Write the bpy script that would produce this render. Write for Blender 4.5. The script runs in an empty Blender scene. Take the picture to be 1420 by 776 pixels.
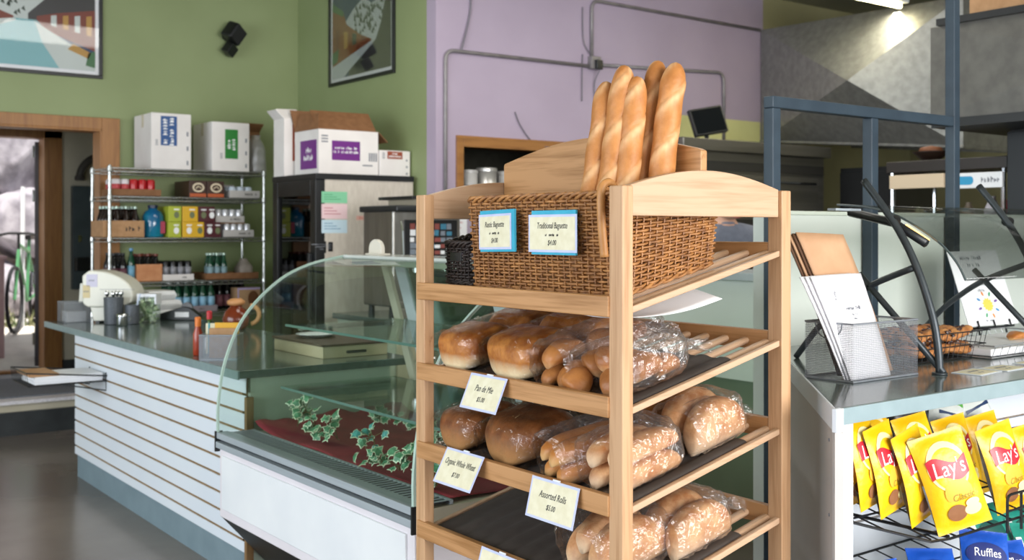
import bpy, math, random
from mathutils import Vector, Matrix, noise
PI = math.pi
random.seed(7)
SC = bpy.context.scene
COL = SC.collection
ORG = {}

def lin(h):
    h = h.lstrip('#')
    out = []
    for i in (0, 2, 4):
        c = int(h[i:i+2], 16) / 255
        out.append(c / 12.92 if c <= 0.04045 else ((c + 0.055) / 1.055) ** 2.4)
    return (out[0], out[1], out[2], 1)

# ---------------------------------------------------------------- materials
MATS = {}
def newmat(name):
    m = bpy.data.materials.new(name)
    m.use_nodes = True
    nt = m.node_tree
    return m, nt, nt.nodes['Principled BSDF'], nt.nodes['Material Output']

def mat(name, c1, c2=None, rough=.5, metal=0, scale=8, stretch=(1, 1, 1), bump=0, bscale=None, spec=.5, detail=4, trans=0, coat=0, lo=.35, hi=.65, emit=None, es=0, coord='Object', sss=0):
    if name in MATS: return MATS[name]
    m, nt, b, out = newmat(name)
    N, L = nt.nodes, nt.links
    b.inputs['Roughness'].default_value = rough
    b.inputs['Metallic'].default_value = metal
    b.inputs['Specular IOR Level'].default_value = spec
    b.inputs['Coat Weight'].default_value = coat
    b.inputs['Base Color'].default_value = lin(c1)
    tc = N.new('ShaderNodeTexCoord'); mp = N.new('ShaderNodeMapping')
    mp.inputs['Scale'].default_value = stretch
    L.new(tc.outputs[coord], mp.inputs['Vector'])
    if c2:
        nz = N.new('ShaderNodeTexNoise'); nz.inputs['Scale'].default_value = scale; nz.inputs['Detail'].default_value = detail
        L.new(mp.outputs[0], nz.inputs['Vector'])
        r = N.new('ShaderNodeValToRGB')
        r.color_ramp.elements[0].color = lin(c1); r.color_ramp.elements[1].color = lin(c2)
        r.color_ramp.elements[0].position = lo; r.color_ramp.elements[1].position = hi
        L.new(nz.outputs['Fac'], r.inputs['Fac']); L.new(r.outputs['Color'], b.inputs['Base Color'])
    if bump:
        n2 = N.new('ShaderNodeTexNoise'); n2.inputs['Scale'].default_value = bscale or scale * 4; n2.inputs['Detail'].default_value = 4
        L.new(mp.outputs[0], n2.inputs['Vector'])
        bp = N.new('ShaderNodeBump'); bp.inputs['Strength'].default_value = bump; bp.inputs['Distance'].default_value = .01
        L.new(n2.outputs['Fac'], bp.inputs['Height']); L.new(bp.outputs[0], b.inputs['Normal'])
    if emit:
        b.inputs['Emission Color'].default_value = lin(emit); b.inputs['Emission Strength'].default_value = es
    if sss:
        b.inputs['Subsurface Weight'].default_value = sss; b.inputs['Subsurface Radius'].default_value = (.01, .006, .003)
    MATS[name] = m
    return m

def wood(name, base, dark, axis, rough=.45, sc=1.0):
    """plain sawn timber, grain running along the given axis"""
    if name in MATS: return MATS[name]
    m, nt, b, out = newmat(name)
    N, L = nt.nodes, nt.links
    b.inputs['Roughness'].default_value = rough
    tc = N.new('ShaderNodeTexCoord'); mp = N.new('ShaderNodeMapping')
    s = [22*sc, 22*sc, 22*sc]; s[axis] = 1.6*sc
    mp.inputs['Scale'].default_value = s
    L.new(tc.outputs['Object'], mp.inputs['Vector'])
    nz = N.new('ShaderNodeTexNoise'); nz.inputs['Scale'].default_value = 1.0; nz.inputs['Detail'].default_value = 3
    nz.inputs['Distortion'].default_value = 1.2
    L.new(mp.outputs[0], nz.inputs['Vector'])
    mp2 = N.new('ShaderNodeMapping'); s2 = [220, 220, 220]; s2[axis] = 8
    mp2.inputs['Scale'].default_value = s2
    L.new(tc.outputs['Object'], mp2.inputs['Vector'])
    n2 = N.new('ShaderNodeTexNoise'); n2.inputs['Scale'].default_value = 1.0; n2.inputs['Detail'].default_value = 2
    L.new(mp2.outputs[0], n2.inputs['Vector'])
    ad = N.new('ShaderNodeMath'); ad.operation = 'MULTIPLY_ADD'; ad.inputs[1].default_value = .45
    L.new(n2.outputs['Fac'], ad.inputs[0]); L.new(nz.outputs['Fac'], ad.inputs[2])
    r = N.new('ShaderNodeValToRGB')
    r.color_ramp.elements[0].color = lin(dark); r.color_ramp.elements[1].color = lin(base)
    r.color_ramp.elements[0].position = .48; r.color_ramp.elements[1].position = .78
    L.new(ad.outputs[0], r.inputs['Fac']); L.new(r.outputs['Color'], b.inputs['Base Color'])
    MATS[name] = m
    return m

def filmy(name, tint='#ffffff', gloss=.12, rough=.12, bump=0, bscale=30, whiten=0.0, edge=.5):
    """thin clear sheet: see-through, with a glossy skin and a little haze"""
    if name in MATS: return MATS[name]
    m, nt, b, out = newmat(name)
    N, L = nt.nodes, nt.links
    N.remove(b)
    tr = N.new('ShaderNodeBsdfTransparent'); tr.inputs[0].default_value = lin(tint)
    gl = N.new('ShaderNodeBsdfGlossy'); gl.inputs['Roughness'].default_value = rough
    lw = N.new('ShaderNodeLayerWeight'); lw.inputs['Blend'].default_value = .25
    mr = N.new('ShaderNodeMapRange'); mr.inputs['To Min'].default_value = gloss; mr.inputs['To Max'].default_value = edge
    L.new(lw.outputs['Fresnel'], mr.inputs['Value'])
    mx = N.new('ShaderNodeMixShader')
    L.new(mr.outputs[0], mx.inputs[0]); L.new(tr.outputs[0], mx.inputs[1]); L.new(gl.outputs[0], mx.inputs[2])
    last = mx
    if whiten:
        df = N.new('ShaderNodeBsdfDiffuse'); df.inputs[0].default_value = (.9, .9, .92, 1)
        mx2 = N.new('ShaderNodeMixShader'); mx2.inputs[0].default_value = whiten
        L.new(mx.outputs[0], mx2.inputs[1]); L.new(df.outputs[0], mx2.inputs[2]); last = mx2
    if bump:
        tc = N.new('ShaderNodeTexCoord')
        nz = N.new('ShaderNodeTexNoise'); nz.inputs['Scale'].default_value = bscale; nz.inputs['Detail'].default_value = 3
        nz.inputs['Distortion'].default_value = 1.5
        L.new(tc.outputs['Object'], nz.inputs['Vector'])
        bp = N.new('ShaderNodeBump'); bp.inputs['Strength'].default_value = bump; bp.inputs['Distance'].default_value = .02
        L.new(nz.outputs['Fac'], bp.inputs['Height']); L.new(bp.outputs[0], gl.inputs['Normal']); L.new(bp.outputs[0], lw.inputs['Normal'])
    L.new(last.outputs[0], out.inputs['Surface'])
    MATS[name] = m
    return m

def crust(name, pale, mid, dark, zlo=.1, zhi=.5, nscale=9, rough=.5, attr=False, bump=.4, coord='Generated'):
    """baked crust: pale where the tin or the board held it, browner on top, mottled"""
    if name in MATS: return MATS[name]
    m, nt, b, out = newmat(name)
    N, L = nt.nodes, nt.links
    b.inputs['Roughness'].default_value = rough
    b.inputs['Specular IOR Level'].default_value = .35
    tc = N.new('ShaderNodeTexCoord')
    nz = N.new('ShaderNodeTexNoise'); nz.inputs['Scale'].default_value = nscale; nz.inputs['Detail'].default_value = 6; nz.inputs['Roughness'].default_value = .6
    L.new(tc.outputs['Object'], nz.inputs['Vector'])
    r = N.new('ShaderNodeValToRGB')
    r.color_ramp.elements[0].color = lin(dark); r.color_ramp.elements[1].color = lin(mid)
    r.color_ramp.elements[0].position = .36; r.color_ramp.elements[1].position = .66
    L.new(nz.outputs['Fac'], r.inputs['Fac'])
    mx = N.new('ShaderNodeMix'); mx.data_type = 'RGBA'
    L.new(r.outputs['Color'], mx.inputs[6]); mx.inputs[7].default_value = lin(pale)
    if attr:
        at = N.new('ShaderNodeAttribute'); at.attribute_name = 'pale'
        L.new(at.outputs['Fac'], mx.inputs[0])
    else:
        sx = N.new('ShaderNodeSeparateXYZ'); L.new(tc.outputs[coord], sx.inputs[0])
        a = N.new('ShaderNodeMath'); a.operation = 'MULTIPLY_ADD'; a.inputs[1].default_value = .18
        L.new(nz.outputs['Fac'], a.inputs[0]); L.new(sx.outputs['Z'], a.inputs[2])
        mr = N.new('ShaderNodeMapRange'); mr.inputs['From Min'].default_value = zlo + .09; mr.inputs['From Max'].default_value = zhi + .09
        mr.inputs['To Min'].default_value = 1; mr.inputs['To Max'].default_value = 0
        L.new(a.outputs[0], mr.inputs['Value']); L.new(mr.outputs[0], mx.inputs[0])
    L.new(mx.outputs[2], b.inputs['Base Color'])
    n2 = N.new('ShaderNodeTexNoise'); n2.inputs['Scale'].default_value = 90; n2.inputs['Detail'].default_value = 4
    L.new(tc.outputs['Object'], n2.inputs['Vector'])
    bp = N.new('ShaderNodeBump'); bp.inputs['Strength'].default_value = bump; bp.inputs['Distance'].default_value = .004
    L.new(n2.outputs['Fac'], bp.inputs['Height']); L.new(bp.outputs[0], b.inputs['Normal'])
    MATS[name] = m
    return m

# ---------------------------------------------------------------- mesh collector
class MB:
    def __init__(s): s.v = []; s.f = []; s.m = []; s.a = []
    def add(s, vs, fs, m=0, M=None, a=None):
        o = len(s.v)
        for p in vs:
            p = Vector(p)
            s.v.append(M @ p if M else p)
        s.a += (a if a else [0] * len(vs))
        for f in fs:
            s.f.append([i + o for i in f]); s.m.append(m)
        return s
    def box(s, x0, x1, y0, y1, z0, z1, m=0, M=None):
        vs = [(x, y, z) for z in (z0, z1) for y in (y0, y1) for x in (x0, x1)]
        return s.add(vs, [(0, 2, 3, 1), (4, 5, 7, 6), (0, 1, 5, 4), (2, 6, 7, 3), (0, 4, 6, 2), (1, 3, 7, 5)], m, M)
    def prism(s, pts, d, m=0, M=None):
        """closed polygon pts (3-D) swept by vector d"""
        n = len(pts); d = Vector(d)
        vs = [Vector(p) for p in pts] + [Vector(p) + d for p in pts]
        fs = [tuple(range(n)), tuple(range(2*n-1, n-1, -1))] + [(i, i + n, (i + 1) % n + n, (i + 1) % n) for i in range(n)]
        return s.add(vs, fs, m, M)
    def tube(s, pts, r, seg=8, closed=False, m=0, M=None, cap=True):
        pts = [Vector(p) for p in pts]; n = len(pts)
        rr = r if isinstance(r, (list, tuple)) else [r] * n
        vs = []; up = None
        for i, p in enumerate(pts):
            if closed: t = pts[(i + 1) % n] - pts[i - 1]
            else: t = pts[min(i + 1, n - 1)] - pts[max(i - 1, 0)]
            if t.length < 1e-9: t = Vector((0, 0, 1))
            t.normalize()
            if up is None:
                up = Vector((0, 0, 1)) if abs(t.z) < .9 else Vector((1, 0, 0))
            u = up - t * up.dot(t)
            if u.length < 1e-6: u = t.orthogonal()
            u.normalize(); up = u; w = t.cross(u)
            for k in range(seg):
                a = 2 * PI * k / seg
                vs.append(p + (u * math.cos(a) + w * math.sin(a)) * rr[i])
        fs = []
        for i in range(n if closed else n - 1):
            j = (i + 1) % n
            for k in range(seg):
                k2 = (k + 1) % seg
                fs.append((i*seg + k, i*seg + k2, j*seg + k2, j*seg + k))
        if not closed and cap:
            fs.append(tuple(range(seg - 1, -1, -1))); fs.append(tuple((n - 1) * seg + k for k in range(seg)))
        return s.add(vs, fs, m, M)
    def lathe(s, prof, c=(0, 0, 0), seg=16, m=0, M=None, sx=1, sy=1):
        vs = []; c = Vector(c); n = len(prof)
        for r, z in prof:
            for k in range(seg):
                a = 2 * PI * k / seg
                vs.append(c + Vector((r * math.cos(a) * sx, r * math.sin(a) * sy, z)))
        fs = []
        for i in range(n - 1):
            for k in range(seg):
                k2 = (k + 1) % seg
                fs.append((i*seg + k, i*seg + k2, (i+1)*seg + k2, (i+1)*seg + k))
        fs.append(tuple(range(seg - 1, -1, -1))); fs.append(tuple((n - 1) * seg + k for k in range(seg)))
        return s.add(vs, fs, m, M)
    def grid(s, rows, m=0, M=None, wrap=False, a=None):
        nr, nc = len(rows), len(rows[0])
        vs = [p for r in rows for p in r]
        fs = []
        for i in range(nr - 1):
            for k in range(nc if wrap else nc - 1):
                k2 = (k + 1) % nc
                fs.append((i*nc + k, i*nc + k2, (i+1)*nc + k2, (i+1)*nc + k))
        return s.add(vs, fs, m, M, a)
    def text(s, body, size, M, m=0, shear=0, depth=.0004, sx=1.0):
        cu = bpy.data.curves.new('lettering', 'FONT'); cu.body = body; cu.size = size
        cu.align_x = 'CENTER'; cu.align_y = 'CENTER'; cu.extrude = depth; cu.shear = shear; cu.resolution_u = 3
        ob = bpy.data.objects.new('lettering', cu); COL.objects.link(ob)
        bpy.context.view_layer.update()
        me = bpy.data.meshes.new_from_object(ob.evaluated_get(bpy.context.evaluated_depsgraph_get()))
        S = Matrix.Diagonal((sx, 1, 1, 1))
        s.add([S @ v.co for v in me.vertices], [tuple(p.vertices) for p in me.polygons], m, M)
        bpy.data.objects.remove(ob); bpy.data.curves.remove(cu); bpy.data.meshes.remove(me)
        return s
    def scribble(s, n, size, M, m=0, wd=.52):
        """a line of print too small to read: n little upright strokes of uneven width and height"""
        x = -n * size * wd / 2; rnd = random.Random(n * 31 + int(size * 9999))
        for k in range(n):
            if rnd.random() < .1: x += size * wd; continue
            w = size * wd * rnd.uniform(.45, .8); h = size * rnd.uniform(.55, .95)
            s.box(x, x + w * .42, -size * .35, -size * .35 + h, 0, .0004, m, M); s.box(x + w * .42, x + w, -size * .35 + h * rnd.uniform(0, .6), -size * .35 + h * .75, 0, .0004, m, M)
            x += size * wd
        return s
    def build(s, name, mats, parent=None, org=None, smooth=False, bevel=0, sub=0, seg=2, solid=0, angle=None, attr=False):
        if not isinstance(mats, (list, tuple)): mats = [mats]
        if parent is not None: o = ORG.get(parent, Vector((0, 0, 0)))
        elif org is not None: o = Vector(org)
        else:
            lo = [min(p[i] for p in s.v) for i in range(3)]; hi = [max(p[i] for p in s.v) for i in range(3)]
            o = Vector(((lo[0] + hi[0]) / 2, (lo[1] + hi[1]) / 2, lo[2]))
        me = bpy.data.meshes.new(name)
        me.from_pydata([tuple(p - o) for p in s.v], [], s.f)
        for q in mats: me.materials.append(q)
        if len(mats) > 1: me.polygons.foreach_set('material_index', s.m)
        if smooth: me.polygons.foreach_set('use_smooth', [True] * len(me.polygons))
        if attr:
            at = me.attributes.new('pale', 'FLOAT', 'POINT'); at.data.foreach_set('value', s.a)
        me.update()
        ob = bpy.data.objects.new(name, me); COL.objects.link(ob)
        if parent is not None:
            ob.parent = parent; ORG[ob] = o
        else:
            ob.location = o; ORG[ob] = o
        if solid:
            q = ob.modifiers.new('thick', 'SOLIDIFY'); q.thickness = solid
        if bevel:
            q = ob.modifiers.new('edge', 'BEVEL'); q.width = bevel; q.segments = seg; q.limit_method = 'ANGLE'; q.angle_limit = .6
            me.polygons.foreach_set('use_smooth', [True] * len(me.polygons))
            q = ob.modifiers.new('wn', 'WEIGHTED_NORMAL'); q.keep_sharp = True
        if sub:
            q = ob.modifiers.new('sub', 'SUBSURF'); q.levels = sub; q.render_levels = sub
        return ob

def tag(o, label, cat, group=None, kind=None):
    o['label'] = label; o['category'] = cat
    if group: o['group'] = group
    if kind: o['kind'] = kind
    return o
def thing(name, label, cat, loc=(0, 0, 0), group=None, local=False, rz=0):
    o = bpy.data.objects.new(name, None); COL.objects.link(o); o.empty_display_size = .05
    o.location = loc; o.rotation_euler = (0, 0, rz)
    ORG[o] = Vector((0, 0, 0)) if local else Vector(loc)
    return tag(o, label, cat, group)
def struct(o): o['kind'] = 'structure'; return o
def dup(o, loc, rot=None, label=None, group=None, scale=None, parent=None):
    c = o.copy(); COL.objects.link(c)
    if parent is not None: c.parent = parent
    else:
        c.location = loc
        if rot is not None: c.rotation_euler = rot
        if scale is not None: c.scale = scale
        if label: c['label'] = label
        if group: c['group'] = group
    for ch in list(o.children): dup(ch, None, parent=c)
    return c
def frame(origin, right, up):
    r = Vector(right).normalized(); u = Vector(up); u = (u - r * u.dot(r)).normalized(); n = r.cross(u)
    M = Matrix(((r.x, u.x, n.x, 0), (r.y, u.y, n.y, 0), (r.z, u.z, n.z, 0), (0, 0, 0, 1)))
    return Matrix.Translation(Vector(origin)) @ M
def facingX(x, y, z): return frame((x, y, z), (0, -1, 0), (0, 0, 1))   # read from the -X side
def facingY(x, y, z): return frame((x, y, z), (1, 0, 0), (0, 0, 1))    # read from the -Y side
def arc(c, r, a0, a1, n, ax):
    u, w = Vector(ax[0]), Vector(ax[1])
    return [Vector(c) + u * r * math.cos(a0 + (a1 - a0) * i / n) + w * r * math.sin(a0 + (a1 - a0) * i / n) for i in range(n + 1)]
def nz(p, s=1.0): return noise.noise(Vector(p) * s)
# ---------------------------------------------------------------- palette
GREEN = mat('green_wall_paint', '#828e62', '#8b976b', rough=.6, scale=1.2, bump=.05, bscale=120)
PURPLE = mat('lilac_wall_paint', '#a597aa', '#ac9eb1', rough=.6, scale=1.5, bump=.05, bscale=120)
CEIL = mat('ceiling_paint', '#8c8a70', '#96937a', rough=.8, scale=2)
BEIGE = mat('beige_plaster', '#b9b19c', '#c2baa6', rough=.8, scale=3)
DKBASE = mat('dark_rubber_base', '#2a2d2f', '#34383a', rough=.5)
TRIM = wood('varnished_door_trim', '#9a6a38', '#7d5228', 2)
TRIMX = wood('varnished_door_trim_x', '#9a6a38', '#7d5228', 0)
OAKX = wood('rack_wood_x', '#c4a284', '#ae8a69', 0)
OAKY = wood('rack_wood_y', '#ba8a5b', '#966839', 1)
OAKZ = wood('rack_wood_z', '#c29a74', '#a67b54', 2)
WHITE = mat('white_melamine', '#d8dfe8', '#dde3ea', rough=.35, scale=2)
WHITEM = mat('white_metal_enamel', '#dcdfe3', '#e6e8ea', rough=.3, scale=3)
PINKW = mat('off_white_frame', '#d9d3d8', '#dfdade', rough=.4, scale=3)
BROWNG = mat('brown_groove_board', '#8a6f4d', '#775e40', rough=.7, scale=30)
KICK = mat('blue_grey_kick_board', '#6f828b', '#788b94', rough=.5, scale=6)
TOPG = mat('grey_green_laminate_top', '#46544f', '#515f5a', rough=.12, scale=40, spec=.6)
EDGEG = mat('grey_green_edge_band', '#74878a', '#7e9193', rough=.4, scale=20)
ALU = mat('brushed_aluminium', '#9aa3aa', '#a5aeb4', rough=.4, metal=.15, scale=60, stretch=(1, .03, 1))
STEEL = mat('stainless_steel', '#8e8b84', '#9b9892', rough=.32, metal=.9, scale=30, stretch=(1, 1, .08))
DUCT = mat('galvanised_sheet', '#878783', '#989893', rough=.45, metal=.55, scale=18, bump=.04, bscale=60)
DUCT2 = mat('dull_galvanised_sheet', '#5d5b57', '#6a6863', rough=.5, metal=.5, scale=12)
CHROME = mat('chrome', '#c9ccce', rough=.12, metal=1)
BLACKM = mat('black_wire', '#15171a', '#1d2023', rough=.4, scale=30)
FRAMEM = mat('blue_grey_painted_steel', '#2b3945', '#32414d', rough=.45, scale=12)
ARMM = mat('dark_grey_tube_steel', '#363c40', '#40464a', rough=.35, metal=.4, scale=20)
CONDUIT = mat('grey_conduit', '#8b8687', '#7c7879', rough=.45, metal=.3, scale=14)
BLACK = mat('black_plastic', '#0e0f11', '#16181a', rough=.4, scale=9)
DARKGLASS = filmy('dark_door_glass', '#1c1f23', gloss=.06, rough=.03, edge=.7)
GLASS = filmy('clear_case_glass', '#f0f8f4', gloss=.015, rough=.015, edge=.55)
GLASSEDGE = mat('green_glass_edge', '#a9c2b6', '#b7cec3', rough=.2, scale=10, spec=.8)
PALEG = mat('pale_green_panel', '#dae2da', '#dfe6de', rough=.5, scale=2)
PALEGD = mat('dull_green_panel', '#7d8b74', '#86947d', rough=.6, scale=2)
PAPER = mat('white_paper', '#e9eaee', '#f0f1f4', rough=.7, scale=5)
CARTON = mat('white_carton', '#dcd6d3', '#e4dfdc', rough=.6, scale=5)
KRAFT = mat('kraft_card', '#a87f57', '#b58c64', rough=.7, scale=25)
KRAFTD = mat('brown_corrugated', '#7a5232', '#855c3b', rough=.75, scale=25)
INK = mat('black_ink', '#1c1a1c', rough=.6)
GREYINK = mat('grey_ink', '#7d8088', rough=.6)
WINK = mat('white_ink', '#eeeeee', rough=.6)
CARD = mat('cream_card', '#d9d2b4', '#e2dcc2', rough=.7, scale=45)
CARDB = mat('lilac_card_border', '#b9bfe0', '#c3c9e6', rough=.6, scale=20)
TEAL = mat('teal_card_backing', '#2f9dbb', '#38a8c5', rough=.6, scale=20)
CONC = mat('polished_concrete', '#635b56', '#81776f', rough=.22, scale=1.1, detail=8, bump=.02, bscale=9, spec=.5)
MATBR = mat('brown_shelf_mat', '#3f3733', '#463e39', rough=.8, scale=30)
CAN_AL = mat('can_silver', '#b8bcc2', rough=.25, metal=.8)

# ---------------------------------------------------------------- the room
b = MB(); b.box(-4.2, 10.2, -3.6, 8.56, -.12, 0); struct(b.build('floor', CONC))
b = MB()
b.box(-4.2, 10.2, -3.6, 10.5, 3.6, 3.72); struct(b.build('ceiling', CEIL))
# back wall with the wide opening, in three pieces of one wall
b = MB()
b.box(2.486, 4.24, 8.56, 8.70, 0, 3.6); b.box(-4.2, 1.0, 8.56, 8.70, 0, 3.6); b.box(1.0, 2.486, 8.56, 8.70, 2.278, 3.6)
b.box(1.0, 2.486, 8.56, 8.62, .17, .235, 1)
struct(b.build('wall_back', [GREEN, BEIGE]))
b = MB(); b.box(4.14, 4.24, 6.382, 8.56, 0, 3.6); struct(b.build('wall_right', GREEN))
# lilac wall with the pass-through hole
b = MB()
hx0, hx1, hz0, hz1 = 4.365, 5.75, 1.69, 2.10
b.box(4.1395, hx0, 6.38, 6.5, 0, 3.6); b.box(hx1, 7.62, 6.38, 6.5, 0, 3.6)
b.box(hx0, hx1, 6.38, 6.5, 0, hz0); b.box(hx0, hx1, 6.38, 6.5, hz1, 3.6)
b.box(6.35, 7.58, 6.378, 6.385, 1.9, 2.47, 1)
YEL = mat('pale_yellow_paint', '#c9c98a', '#d0d094', rough=.6, scale=3)
struct(b.build('wall_kitchen', [PURPLE, YEL]))
b = MB()
b.box(4.307, hx0, 6.36, 6.52, hz0 - .03, 2.18); b.box(hx1, hx1 + .06, 6.36, 6.52, hz0 - .03, 2.18)
b.box(hx0, hx1, 6.36, 6.52, hz1, 2.18); b.box(hx0, hx1, 6.355, 6.62, hz0 - .03, hz0)
struct(b.build('window_1', TRIMX, bevel=.003))
# dark room behind the pass-through
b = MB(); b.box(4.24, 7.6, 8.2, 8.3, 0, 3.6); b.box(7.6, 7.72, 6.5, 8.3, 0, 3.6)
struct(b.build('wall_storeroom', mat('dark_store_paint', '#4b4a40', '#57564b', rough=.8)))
b = MB()
b.box(9.9, 10.05, -3.6, 6.4, 0, 3.6); b.box(7.62, 10.05, 6.38, 6.5, 0, 3.6)
struct(b.build('wall_far', mat('far_kitchen_paint', '#8f8a64', '#99946d', rough=.7, scale=2)))
# opening trim and step
b = MB()
b.box(2.486, 2.622, 8.53, 8.56, 0, 2.369); b.box(1.0, 2.486, 8.53, 8.56, 2.278, 2.369)
b.box(.88, 1.0, 8.53, 8.56, 0, 2.369)
b.box(2.47, 2.49, 8.53, 8.72, .235, 2.29); b.box(1.0, 2.49, 8.53, 8.72, 2.262, 2.279)
struct(b.build('trim_1', TRIM, bevel=.004))
b = MB(); b.box(1.0, 2.7, 8.535, 8.56, 0, .17); b.box(-4.2, .88, 8.54, 8.56, 0, .1); b.box(2.62, 4.14, 8.54, 8.56, 0, .1)
struct(b.build('baseboard_back', DKBASE))
b = MB(); b.box(.2, 3.7, 8.62, 10.6, -.1, .235); b.box(1.0, 2.47, 8.54, 8.70, .225, .25, 1)
TILEW = mat('white_mosaic_nosing', '#e6e3e6', '#cfcbcf', rough=.4, scale=60)
MATG = mat('grey_entrance_mat', '#6c7078', '#7b7f87', rough=.9, scale=60)
struct(b.build('floor_entry', [mat('grey_entry_floor', '#7f8286', '#8b8e92', rough=.5, scale=6), TILEW]))
b = MB(); b.box(1.1, 2.44, 8.78, 9.9, .235, .25)
tag(b.build('entrance_mat', MATG, bevel=.004), 'grey ribbed entrance mat inside the glass door', 'mat')
# entry room: far wall with the street door
b = MB()
b.box(2.64, 3.8, 10.3, 10.45, .235, 3.6); b.box(1.0, 2.64, 10.3, 10.45, 2.42, 3.6); b.box(-.5, 1.0, 10.3, 10.45, .235, 3.6)
struct(b.build('wall_entry', BEIGE))
b = MB(); b.box(3.7, 3.8, 8.7, 10.3, .235, 3.6); struct(b.build('wall_entry_right', BEIGE))
b = MB(); b.box(.1, .2, 8.7, 10.3, .235, 3.6); struct(b.build('wall_entry_left', BEIGE))
b = MB(); b.box(2.64, 3.7, 10.285, 10.3, .235, .33); struct(b.build('baseboard_entry', DKBASE))
b = MB()
b.box(2.486, 2.64, 10.26, 10.46, .235, 2.42); b.box(1.0, 2.64, 10.26, 10.46, 2.33, 2.42); b.box(.95, 1.05, 10.26, 10.46, .235, 2.42)
b.box(1.0, 2.5, 10.3, 10.42, .235, .26)
struct(b.build('trim_2', TRIM, bevel=.004))
# the street door, swung wide open
dm = frame((2.478, 10.48, .27), (.262, 1, 0), (0, 0, 1))
b = MB()
for x0, x1, z0, z1 in ((0, .12, 0, 2.04), (.74, .86, 0, 2.04), (.12, .74, 0, .2), (.12, .74, 1.92, 2.04)):
    b.box(x0, x1, z0, z1, -.022, .022, 0, dm)
door = struct(b.build('door_1', mat('dark_plum_door_paint', '#2e2328', '#382b31', rough=.4)))
b = MB(); b.box(.12, .74, .2, 1.92, -.004, .004, 0, dm); b.build('glass_pane', GLASS, door)
for z in (.2, .75, 1.5, 1.9):
    b = MB(); b.box(-.012, .05, z, z + .1, -.034, -.02, 0, dm); b.lathe([(.012, z - .005), (.012, z + .105)], m=0, M=dm @ Matrix(((1,0,0,-.01),(0,0,1,0),(0,1,0,-.03),(0,0,0,1)))); b.build('hinge', CHROME, door)

# ---------------------------------------------------------------- outside
b = MB(); b.prism([(-6, 10.46, -.1), (-6, 10.46, .18), (-6, 11.0, .18), (-6, 11.8, .42), (-6, 12.2, .48), (-6, 20, .5), (-6, 20, -.1)], (15, 0, 0))
struct(b.build('ground_outside', mat('pale_street', '#b3aca3', '#c9c2b8', rough=.9, scale=4, bump=.3, bscale=60)))
ROCKM = [mat('granite_%d' % i, c1, c2, rough=.9, scale=5, detail=12, bump=.55, bscale=7, lo=.35, hi=.6) for i, (c1, c2) in enumerate((('#8a7f82', '#bdb4b6'), ('#77727a', '#aaa5ac'), ('#8f7d72', '#b9ada4')))]
def rock(c, s, seed, label):
    import bmesh
    rnd = random.Random(seed * 13 + 5); bm = bmesh.new()
    for i in range(26):
        d = Vector((rnd.gauss(0, 1), rnd.gauss(0, 1), rnd.gauss(0, 1))).normalized() * rnd.uniform(.85, 1.12)
        for a in range(3): d[a] = math.copysign(min(.92, abs(d[a]) * 1.12), d[a])
        bm.verts.new((c[0] + d.x * s[0] * 1.12, c[1] + d.y * s[1] * 1.1, c[2] + d.z * s[2] * 1.12))
    r_ = bmesh.ops.convex_hull(bm, input=bm.verts[:])
    bmesh.ops.delete(bm, geom=list({e for e in r_['geom_interior'] if isinstance(e, bmesh.types.BMVert)}), context='VERTS')
    bmesh.ops.triangulate(bm, faces=bm.faces[:])
    bmesh.ops.bevel(bm, geom=bm.edges[:], offset=.05 * min(s) / .5, segments=2, affect='EDGES', profile=.6)
    bmesh.ops.triangulate(bm, faces=bm.faces[:])
    bmesh.ops.subdivide_edges(bm, edges=bm.edges[:], cuts=2, use_grid_fill=True)
    for v in bm.verts: v.co += v.normal * .02 * noise.noise(v.co * 7 + Vector((seed, 0, 0)))
    bm.verts.index_update()
    b = MB(); b.add([v.co.copy() for v in bm.verts], [[v.index for v in f.verts] for f in bm.faces]); bm.free()
    tag(b.build('boulder', ROCKM[seed % 3], smooth=True), label, 'boulder', 'boulders of the rock wall outside the door'); return
    rows = []; n, k = 26, 40
    for i in range(n + 1):
        th = PI * i / n; row = []
        for j in range(k):
            ph = 2 * PI * j / k
            d = Vector((math.sin(th) * math.cos(ph), math.sin(th) * math.sin(ph), math.cos(th)))
            q = d.copy()
            for a in range(3): q[a] = math.copysign(abs(q[a]) ** .62, q[a])
            f = .93 + .34 * noise.noise(d * 1.3 + Vector((seed * 3.7, 0, 0))) + .16 * abs(noise.noise(d * 2.7 + Vector((0, seed, 0)))) + .05 * noise.noise(d * 8 + Vector((0, seed, 0)))
            row.append(Vector(c) + Vector((q.x * s[0], q.y * s[1], q.z * s[2])) * f)
        rows.append(row)
    b.grid(rows, wrap=True)
    tag(b.build('boulder', ROCKM[seed % 3], smooth=True), label, 'boulder', 'boulders of the rock wall outside the door')
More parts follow.
